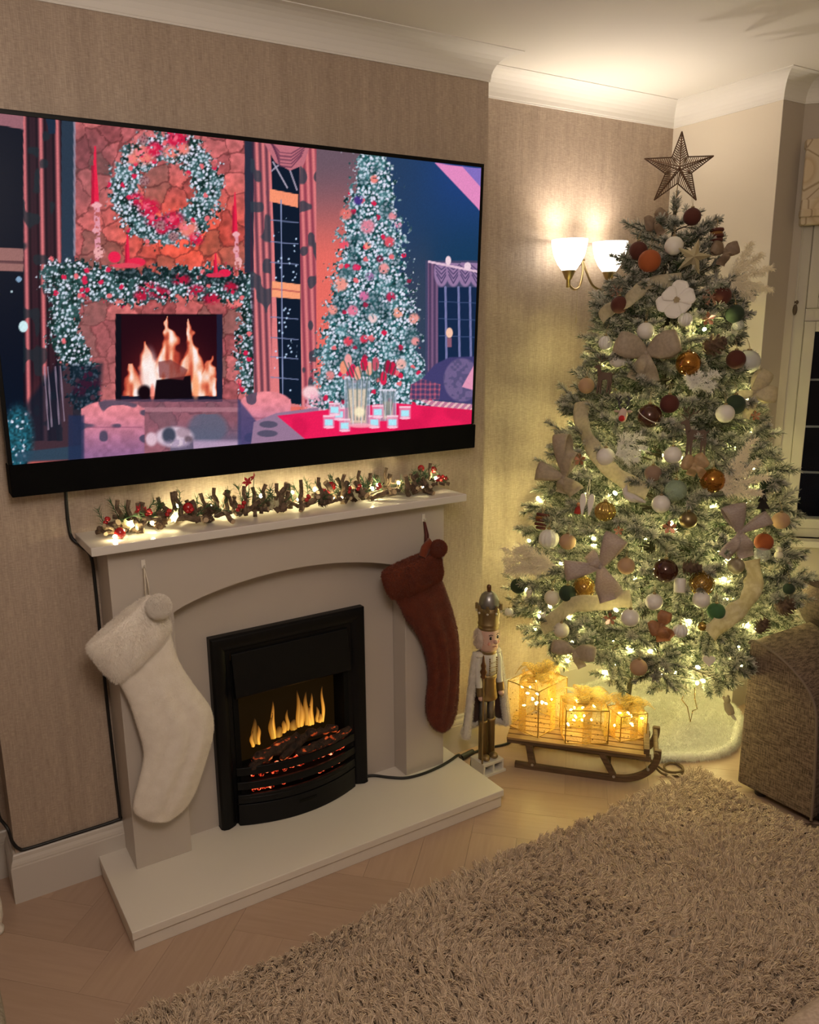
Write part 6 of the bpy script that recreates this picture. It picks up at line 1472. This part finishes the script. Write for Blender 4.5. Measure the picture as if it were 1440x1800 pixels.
ribbon([(1322, 984), (1326, 1012), (1323, 1036), (1310, 1060), (1288, 1080), (1266, 1098), (1246, 1114)], 16, 'glit', 'long glittery ribbon hanging down the right front of the tree', 1.05)

# ------------------------------------------------------------------ star topper
WICK = mat('rattan_wire', (0.165, 0.088, 0.044), 0.55, 0.1); 
Ps = Vector(at(1195, 296, 1, -0.30)); root = thing('star_topper', 'woven rattan star topper on the tip of the tree', 'star', tuple(Ps))
fw_ = Vector((CAM[0]-Ps[0], CAM[1]-Ps[1], 0.2)).normalized(); tip = []
def sp_(x, y): return Vector(on_plane(x, y, np.array(Ps), np.array(fw_)))-Ps
tips = [sp_(1199, 231), sp_(1255, 274), sp_(1224, 352), sp_(1150, 352), sp_(1133, 279)]
inn = [(tips[i]+tips[(i+1) % 5])*0.235 for i in range(5)]
for i in range(5):
    T_ = tips[i]; a, b = inn[i-1], inn[i]; mb = MB()
    for sgn in (1, -1):
        rg_ = fw_*0.022*sgn
        mb.tube([a, T_], 0.0021, 6).tube([b, T_], 0.0021, 6).tube([rg_, T_], 0.0021, 6)
        for j in range(1, 14):
            t = j/14; sp0 = rg_*(1-t)+T_*t; t2 = max(0.0, (t-0.10))/0.90 if t > .1 else 0
            for e in (a, b):
                ed = e*(1-t2)+T_*t2; mb.tube([sp0, ed], 0.0013, 4, caps=False)
    mb.build('arm', WICK, root)
MB().tube([(0, 0, -0.01), tuple(Vector(on_plane(1188, 352, np.array(Ps), np.array(fw_)))-Ps)], 0.0014, 6).tube([(-0.010+0.008*math.cos(a*1.0), 0.008*math.sin(a), -0.118-0.0022*a) for a in np.linspace(0, 18, 60)], 0.0011, 5).build('stem', CAPM, root)

# ------------------------------------------------------------------ flower, stars, flakes, animals ...
def frame_at(px, py, k=1.0):
    """a thing's frame on the tree: x to the right, z up in the plane that faces the room, y into the tree"""
    P, n_ = on_tree(px, py, k); f = Vector(facing(P, n_)); up = Vector((0, 0, 1)); x = up.cross(f).normalized(); z = f.cross(x).normalized()
    M_ = Matrix((x, -f, z)).transposed(); return Vector(P), M_.to_euler(), mpp(P)
def deco(nm, px, py, label, cat, k=1.0, roll=0.0):
    P, e, s_ = frame_at(px, py, k); o = thing(nm, label, cat, tuple(P)); o.rotation_euler = (e.to_matrix() @ Matrix.Rotation(roll, 3, 'Y')).to_euler(); o.scale = (s_,)*3; return o   # children are drawn in photograph pixels
PETW = mat('white_silk_petal', (0.80, 0.76, 0.70), 0.7)
fl = deco('silk_flower', 1189, 528, 'large white silk flower high on the front of the tree', 'flower', 1.14)
for j in range(6):
    a = 2*PI*j/6+0.3; mb = MB(); vs = []; n1, n2 = 7, 6
    for i in range(n1):
        t = i/(n1-1); wd = 16.5*math.sin(PI*(t*0.76+0.10))**0.75*(0.28+0.97*min(t, 0.76))
        for m_ in range(n2):
            u = 2*m_/(n2-1)-1; ll = 36*(0.86+0.14*math.sin(j*2.3)); vs.append((ll*t*math.cos(a)-u*wd*math.sin(a), -2-7*t+5*t**3-3.5*u*u*t+1.6*(j % 2)+1.2*math.sin(5*u+j)*t, ll*t*math.sin(a)*(1-0.05*u*u)+u*wd*math.cos(a)))
    fs_ = [(i*n2+m_, i*n2+m_+1, (i+1)*n2+m_+1, (i+1)*n2+m_) for i in range(n1-1) for m_ in range(n2-1)]
    o = mb.add(vs, fs_, True).build('petal', PETW, fl); so = o.modifiers.new('solid', 'SOLIDIFY'); so.thickness = 0.6
mb = MB()
for i in range(22): a = i*2.4; r_ = 5*math.sqrt(i/22); mb.ball((r_*math.cos(a), -9, r_*math.sin(a)), 1.3, 6, 5)
mb.build('stamens', mat('flower_stamen', (0.42, 0.34, 0.20), 0.7), fl)
def star_solid(mb, R_, r_, d, n=5, rot=PI/2):
    P = [((R_ if i % 2 == 0 else r_)*math.cos(rot+PI*i/n), 0, (R_ if i % 2 == 0 else r_)*math.sin(rot+PI*i/n)) for i in range(2*n)]
    mb.add(P+[(0, -d, 0), (0, d, 0)], [((i+1) % (2*n), i, 2*n) for i in range(2*n)]+[(i, (i+1) % (2*n), 2*n+1) for i in range(2*n)])
CHM = mat('champagne_metal', (0.52, 0.46, 0.30), 0.35, 0.7)
d_ = deco('star_ornament', 1219, 452, 'champagne folded-metal star near the tree top', 'star', 1.2, 0.25); mb = MB(); star_solid(mb, 33, 12, 7); mb.build('star', CHM, d_)
d_ = deco('star_ornament', 955, 1085, 'small white star at the tip of the lowest left ribbon', 'star', 1.0, 0.2); mb = MB(); star_solid(mb, 13, 5, 3); mb.build('star', BM['white'], d_)
def flake(px, py, R_, label, m_, k=1.02):
    d_ = deco('snowflake_ornament', px, py, label, 'snowflake', k); mb = MB()
    for j in range(6):
        a = PI*j/3; c_, s_ = math.cos(a), math.sin(a); mb.bar((0, 0, 0), (c_*R_, 0, s_*R_), 1.5, 1.5, (0, 1, 0))
        for t in (0.5, 0.8):
            for b in (-0.8, 0.8): mb.bar((c_*R_*t, 0, s_*R_*t), (c_*R_*t+math.cos(a+b)*R_*0.32, 0, s_*R_*t+math.sin(a+b)*R_*0.32), 1.3, 1.3, (0, 1, 0))
    mb.build('snowflake', m_, d_)
ROSE = mat('rose_glitter', (0.42, 0.24, 0.17), 0.4, 0.5, bump=(400, 0.4)); WDK = mat('dark_cut_wood', (0.075, 0.045, 0.026), 0.7, var=(60, (0.13, 0.08, 0.05)))
flake(1083, 510, 12, 'small rose snowflake beside the wall light', ROSE); flake(1251, 522, 15, 'rose glitter snowflake in front of a brown bauble', ROSE)
def reindeer(px, py, H, label, flip=1, k=1.12, graze=False):
    d_ = deco('reindeer_ornament', px, py, label, 'reindeer', k); s_ = H/75.0*flip; a_ = H/75.0
    def pl(pts, th=1.6): mb = MB(); mb.prism([(x*s_, z*a_) for x, z in pts], -th, th); return mb
    pl([(-14, -2), (-12, 10), (-6, 13), (8, 11), (15, 13), (19, 8), (18, -2), (15, -7), (4, -4), (-8, -6)]).build('body', WDK, d_)
    for pts in ([(-13, 0), (-7, -2), (-10, -18), (-11, -36), (-14, -36), (-14, -18)], [(-8, -2), (-3, -3), (-5, -20), (-4, -36), (-7, -36), (-9, -18)], [(9, -3), (14, -4), (13, -20), (11, -34), (8, -34), (9, -20)], [(14, -3), (18, -1), (19, -10), (17, -20), (18, -36), (15, -36), (14, -20)]): pl(pts, 1.5).build('leg', WDK, d_)
    pl([(-14, 2), (-7, 12), (-10, 24), (-9, 27), (-15, 30), (-24, 25), (-24, 22), (-17, 21), (-16, 12)]).build('neck_and_head', WDK, d_)
    mb = MB()
    for c in ([(-12, 29), (-10, 36), (-14, 44), (-12, 52)], [(-11, 35), (-5, 40), (-3, 48)], [(-13, 42), (-19, 46), (-20, 52)], [(-5, 40), (1, 41), (5, 46)], [(-14, 30), (-19, 36), (-24, 39)]): mb.tube([(x*s_, 0, z*a_) for x, z in c], 1.0*a_, 5)
    mb.build('antlers', WDK, d_); pl([(18, 8), (23, 12), (21, 6)]).build('tail', WDK, d_)
reindeer(1062, 664, 58, 'dark wooden reindeer cut-out at the left edge below the ribbed white bauble', 1); reindeer(1222, 768, 76, 'dark wooden reindeer cut-out standing on the right front of the tree', 1)
d_ = deco('reindeer_head_ornament', 1095, 730, 'small pale reindeer head with dark antlers and red pompom nose', 'reindeer', 1.04)
MB().ball((0, 0, 0), (8, 6, 13), 14, 10).build('head', mat('pale_felt', (0.58, 0.45, 0.38), 0.9), d_); MB().ball((0, -7, -6), 5.5, 12, 8).build('nose', mat('red_pompom', (0.45, 0.012, 0.015), 0.7), d_)
mb = MB()
for s_ in (-1, 1): mb.tube([(s_*3, 0, 11), (s_*8, 0, 18), (s_*9, 0, 28), (s_*5, 0, 34)], 1.7, 6).tube([(s_*8, 0, 19), (s_*3, 0, 24)], 1.5, 6).tube([(s_*9, 0, 26), (s_*14, 0, 31)], 1.5, 6)
mb.build('antlers', NBK, d_); mb = MB()
for s_ in (-1, 1): mb.ball((s_*11, 0, 7), (5, 2, 2.6), 8, 6)
mb.build('ears', mat('pale_felt_ear', (0.48, 0.35, 0.28), 0.9), d_)
d_ = deco('owl_ornament', 1087, 629, 'white rounded bird ornament with dark eyes left of the wide sheer bow', 'bird', 1.0); MB().ball((0, 0, 0), (14, 10, 17), 16, 11).build('body', BM['white'], d_)
mb = MB()
for s_ in (-1, 1): mb.ball((s_*4, -9.2, 6), 1.6, 8, 6)
mb.build('eyes', NBK, d_)
for s_ in (-1, 1): MB().ball((s_*11, 1, -3), (4, 6, 11), 10, 8).build('wing', BM['rib'], d_)
d_ = deco('angel_wings', 1032, 884, 'pair of white angel wings hanging left of the ribbed gold bauble', 'wings', 1.04)
for s_ in (-1, 1):
    o = [(s_*1.5, 6), (s_*4, 14), (s_*8, 17), (s_*12, 14), (s_*13, 4), (s_*11, -8), (s_*8, -18), (s_*5, -24), (s_*4, -14), (s_*2, -4)]
    MB().prism(o if s_ > 0 else o[::-1], -2, 2).build('wing', BM['white'], d_, 0.8)
MB().tube([(-1, 0, 8), (-2, 1, 26), (0, 3, 42)], 0.7, 5).tube([(1, 0, 8), (2, 1, 26), (0, 3, 42)], 0.7, 5).build('hanging_cord', BM['cream'], d_)
DOVE = mat('grey_white_dove', (0.58, 0.53, 0.49), 0.6)
d_ = deco('dove_ornament', 1113, 872, 'small grey white dove sitting at the end of the middle ribbon', 'bird', 1.06)
MB().tube([(-15, 0, 6), (-10, 0, 1), (0, 0, -4), (10, 0, -6), (22, 0, -10)], [4.5, 6.5, 8, 5, 2], 12).build('body', DOVE, d_); MB().ball((-14, 0, 9), (5, 4.5, 5.5), 12, 8).tube([(-13, 0, 12), (-12, 0, 19)], [3, 1], 8).build('head', DOVE, d_); MB().tube([(2, -6, -2), (12, -6, -6), (20, -4, -9)], [4.5, 4, 1.2], 8).build('wing', DOVE, d_)
SLC = mat('dried_orange_rind', (0.10, 0.018, 0.010), 0.7); SLC2 = mat('dried_orange_flesh', (0.26, 0.11, 0.02), 0.6)
def slices(px, py, label):
    d_ = deco('dried_fruit_stack', px, py, label, 'ornament', 1.02)
    for i, (z, r_, m_) in enumerate(((11, 12, SLC), (5, 11, SLC2), (1, 11.5, SLC), (-6, 11, SLC), (-12, 9, SLC))):
        MB().lathe([(0, -2.6), (r_*0.92, -2.6), (r_, 0), (r_*0.92, 2.6), (0, 2.6)], 18, (0.8*(-1)**i, 0, z)).build('slice', m_, d_)
    MB().tube([(-0.5, 0, 13), (-3, 0, 26), (0, 2, 38)], 0.9, 5).tube([(0.5, 0, 13), (3, 0, 26), (0, 2, 38)], 0.9, 5).build('hanging_cord', CORD, d_)
slices(1260, 416, 'stack of dried fruit slices hanging at the right of the tree top'); slices(952, 916, 'stack of dried fruit slices hanging at the left edge of the tree')
COPP = mat('copper_foil', (0.55, 0.26, 0.16), 0.3, 0.85)
def shard(px, py, R_, label):
    d_ = deco('copper_flower', px, py, label, 'ornament', 1.03)
    for j in range(5):
        a = 2*PI*j/5+0.4; MB().add([(0, -1, 0), (math.cos(a-.45)*R_*.7, -3, math.sin(a-.45)*R_*.7), (math.cos(a)*R_, -R_*.35, math.sin(a)*R_), (math.cos(a+.45)*R_*.7, -3, math.sin(a+.45)*R_*.7), (math.cos(a)*R_*.4, 1.5, math.sin(a)*R_*.4)], [(0, 1, 2), (0, 2, 3), (4, 2, 1), (4, 3, 2), (0, 4, 1), (0, 3, 4)]).build('petal', COPP, d_)
for x, y, R_, lb in ((1244, 561, 13, 'copper foil flower under the rose snowflake'), (1020, 808, 12, 'copper foil flower beside the rolled taupe bow'), (1073, 1088, 12, 'copper foil flower left of the white bauble under the lower ribbon'), (1177, 927, 13, 'copper pink foil flower left of the bronze bauble'), (1327, 731, 10, 'copper brown foil cone under the cream bow at the right edge'), (1088, 933, 9, 'tiny copper foil flower above the mauve printed bow')): shard(x, y, R_, lb)
def cone(px, py, R_, label, rot):
    P, n_ = on_tree(px, py, 1.0); o = bpy.data.objects.new('pine_cone', CN); C.objects.link(o); o.location = P; s_ = R_*mpp(P)/0.016; o.scale = (s_,)*3; o.rotation_euler = rot; tag(o, label, 'pine cone')
cone(1255, 606, 19, 'brown pine cone below the copper foil flower on the upper right', (0.4, 1.2, 0)); cone(1380, 1066, 17, 'dark pine cone at the right edge above the sofa arm', (1.2, 0.3, 1)); cone(1340, 1101, 14, 'dark pine cone just above the sofa arm', (0.3, 0.4, 0)); cone(1216, 998, 16, 'dark brown pine cone beside the chocolate glass bauble', (1.5, 0.2, 0.6))
d_ = deco('heart_ornament', 1246, 1161, 'small white heart hanging low on the right front of the tree', 'heart', 1.03)
MB().prism([(11*(math.sin(t)**3), 0.72*(13*math.cos(t)-5*math.cos(2*t)-2*math.cos(3*t)-math.cos(4*t))) for t in np.linspace(0, 2*PI, 25)[:-1]], -3, 3).build('heart', BM['cream'], d_, 1.5)
d_ = deco('drop_ornament', 931, 1041, 'tiny pale drop hanging beside the leftmost dark green bauble', 'ornament', 1.02); MB().lathe([(0, -11), (4, -6), (6.5, 1), (5, 6), (0, 8)], 14).build('drop', BM['cream'], d_)
d_ = deco('marshmallow_ornament', 1195, 1029, 'pale cylinder ornament hanging behind the chocolate glass bauble', 'ornament', 0.98); MB().lathe([(0, -13), (9, -13), (10, -11), (10, 11), (9, 13), (0, 13)], 18).build('body', BM['white'], d_)
d_ = deco('bird_ornament', 1369, 974, 'tiny white snowman-shaped ornament at the right edge of the tree', 'ornament', 1.0); MB().ball((0, 0, -3), (8, 7, 9), 12, 9).build('body', BM['cream'], d_); MB().ball((0, -1, 8), 5.5, 12, 8).build('head', BM['cream'], d_)
d_ = deco('tree_cutout', 1341, 880, 'small black wooden tree cut-out at the right edge below the green bauble', 'ornament', 1.0)
MB().prism([(0, 22), (6, 10), (3, 10), (9, -2), (5, -2), (12, -15), (3, -15), (3, -22), (-3, -22), (-3, -15), (-12, -15), (-5, -2), (-9, -2), (-3, 10), (-6, 10)], -1.5, 1.5).build('cutout', NBK, d_)
d_ = deco('red_figure_ornament', 1016, 894, 'tiny red and orange figure hanging left of the angel wings', 'ornament', 1.0); MB().lathe([(0, -10), (6, -9), (5, 0), (0, 10)], 12).build('body', mat('red_felt', (0.40, 0.03, 0.02), 0.8), d_); MB().ball((0, 0, 7), 4, 10, 7).build('head', mat('orange_felt', (0.5, 0.2, 0.1), 0.8), d_)
d_ = deco('hanging_figure', 1162, 1202, 'tiny pale figure with red nose hanging below the tree', 'ornament', 0.62); MB().tube([(0, 0, 8), (1, 0, -2), (-1, 0, -13)], [3, 5, 3], 10).build('body', mat('pale_wood', (0.50, 0.42, 0.30), 0.7), d_); MB().ball((-6, -2, -6), 3.2, 10, 7).build('nose', mat('red_bead', (0.40, 0.01, 0.012), 0.4), d_); MB().tube([(0, 0, 8), (1, 0, 34)], 1.8, 6).build('hanging_cord', WDK, d_)
d_ = deco('mouse_ornament', 1281, 1246, 'small grey mouse figure hanging below the tree beside the sofa', 'ornament', 0.62)
MB().tube([(-1, 0, 12), (1, 0, 0), (3, 0, -10)], [5, 8, 6], 10).build('body', mat('grey_felt', (0.27, 0.22, 0.19), 0.9), d_); MB().ball((-1, -3, 15), (6, 6, 6), 12, 8).build('head', mat('grey_felt_head', (0.33, 0.27, 0.23), 0.9), d_)
mb = MB()
for s_ in (-1, 1): mb.ball((s_*5, -1, 20), (3.5, 1.5, 3.5), 8, 6)
mb.build('ears', mat('grey_felt_ear', (0.40, 0.32, 0.28), 0.9), d_); MB().tube([(3, 0, -10), (6, 0, -16), (9, 0, -20)], [3, 3, 2.4], 8).build('foot', DOVE, d_); MB().tube([(0, 0, 21), (-1, 0, 36), (-2, 0, 50)], 0.5, 5).build('hanging_cord', DOVE, d_)
d_ = deco('wire_star', 1214, 1230, 'gold wire star hanging under the tree in front of the skirt', 'star', 0.62)
pts = [(2, 37), (9, 20), (18, 21), (10, 0), (9, -18), (-2, -19), (-13, -36), (-11, -10), (-19, 4), (-4, 16)]
MB().tube([(x, 0, z) for x, z in pts], 0.9, 6, closed=True).build('outline', BM['gold'], d_); MB().tube([(2, 0, 37), (4, 0, 52), (3, 0, 64)], 1.1, 5).build('hanging_cord', CORD, d_)

# pampas grass and feathers
PAMP = N('pampas_grass'); PAMP.set(Base_Color=(0.93, 0.84, 0.64), Roughness=0.9); PAMP = PAMP.m
FEAT = N('white_feather'); FEAT.set(Base_Color=(0.86, 0.84, 0.78), Roughness=0.9); FEAT = FEAT.m
def plume(px0, tipsx, label, spread, cnt, m_, nm='pampas_spray', k=0.95, cat='pampas grass', seed=1, lift=0.0, curl=0.5):
    r = np.random.default_rng(seed); P, n_ = on_tree(px0[0], px0[1], k); f = facing(P, n_); root = thing(nm, label, cat, tuple(P)); s_ = mpp(P)
    for tx in tipsx:
        e = on_plane(tx[0], tx[1], P, f)-P+f*lift; mb = MB().tube([(0, 0, 0), tuple(e*0.5+f*0.005), tuple(e*0.9)], [0.0013, 0.001, 0.0006], 5); mb.build('stem', m_, root)
        nb_ = max(20, cnt//16); ed = e/np.linalg.norm(e); t = np.linspace(0.10, 1.0, nb_)[:, None]; b = e*t*0.95
        L_ = spread*s_*r.uniform(.6, 1.15, nb_)[:, None]*np.sin(PI*(0.14+0.76*t))
        rad = r.normal(0, 1, (nb_, 3)); rad -= (rad@ed)[:, None]*ed; rad /= np.linalg.norm(rad, axis=1)[:, None]
        tipb = b+(rad*0.62+ed*(0.45+0.4*curl))*L_+np.array([0, 0, -0.12])*L_; per = 16
        u = r.random((nb_*per, 1)); st_ = np.repeat(b, per, 0)*(1-u)+np.repeat(tipb, per, 0)*u; br = np.repeat(tipb-b, per, 0); br /= np.linalg.norm(br, axis=1)[:, None]
        dv = r.normal(0, 1, (nb_*per, 3))*0.55+br*0.8; l2 = r.uniform(0.35, 0.75, (nb_*per, 1))*spread*s_*0.55
        curves('plume', np.concatenate([np.stack([b, (b+tipb)/2, tipb], 1), np.stack([st_, st_+dv*l2*0.55, st_+dv*l2+np.array([0, 0, -0.15])*l2], 1)]), np.array([0.0006, 0.0006, 0.00035])[None], m_, root)
plume((1282, 492), [(1322, 426), (1340, 446), (1360, 470), (1360, 508), (1326, 524)], 'cream pampas grass spray sticking out at the upper right of the tree', 14, 900, PAMP, seed=1, k=1.06)
plume((1262, 862), [(1328, 768), (1352, 836), (1340, 866), (1314, 792), (1334, 806)], 'yellow glowing pampas grass spray at the middle right of the tree', 15, 900, PAMP, seed=2, k=1.06)
plume((978, 994), [(886, 964), (882, 984), (888, 1004), (912, 960), (904, 1002)], 'pale pampas grass spray at the lower left edge of the tree', 18, 1000, PAMP, seed=3, k=1.04)
plume((1212, 684), [(1262, 656), (1256, 676), (1230, 656), (1216, 664)], 'fluffy white feather below the large amber bauble', 17, 300, FEAT, 'feather', 1.06, 'feather', 4)
plume((1082, 800), [(1128, 764), (1136, 790), (1104, 764), (1120, 804)], 'fluffy white feather right of the white bauble on the middle ribbon', 17, 300, FEAT, 'feather', 1.06, 'feather', 5)

# ------------------------------------------------------------------ alike things share a group
for cat, g in (('bauble', 'baubles on the tree'), ('bow', 'ribbon bows on the tree'), ('ribbon', 'ribbons wound round the tree'), ('pine cone', 'pine cones on the tree'), ('light-up gift box', 'lit gift boxes on the sled'), ('stocking', 'stockings on the mantel'),
               ('hook', 'hooks on the mantel'), ('pampas grass', 'pampas sprays on the tree'), ('feather', 'feathers on the tree'), ('snowflake', 'snowflakes on the tree'), ('reindeer', 'reindeer on the tree'), ('cushion', 'cushions on the sofa')):
    for o in C.objects:
        if o.get('category') == cat: o['group'] = g
for o in C.objects:
    if o.name.startswith('copper_flower'): o['group'] = 'copper flowers on the tree'
    if o.name.startswith('dried_fruit_stack') and o.parent is None: o['group'] = 'dried fruit stacks on the tree'
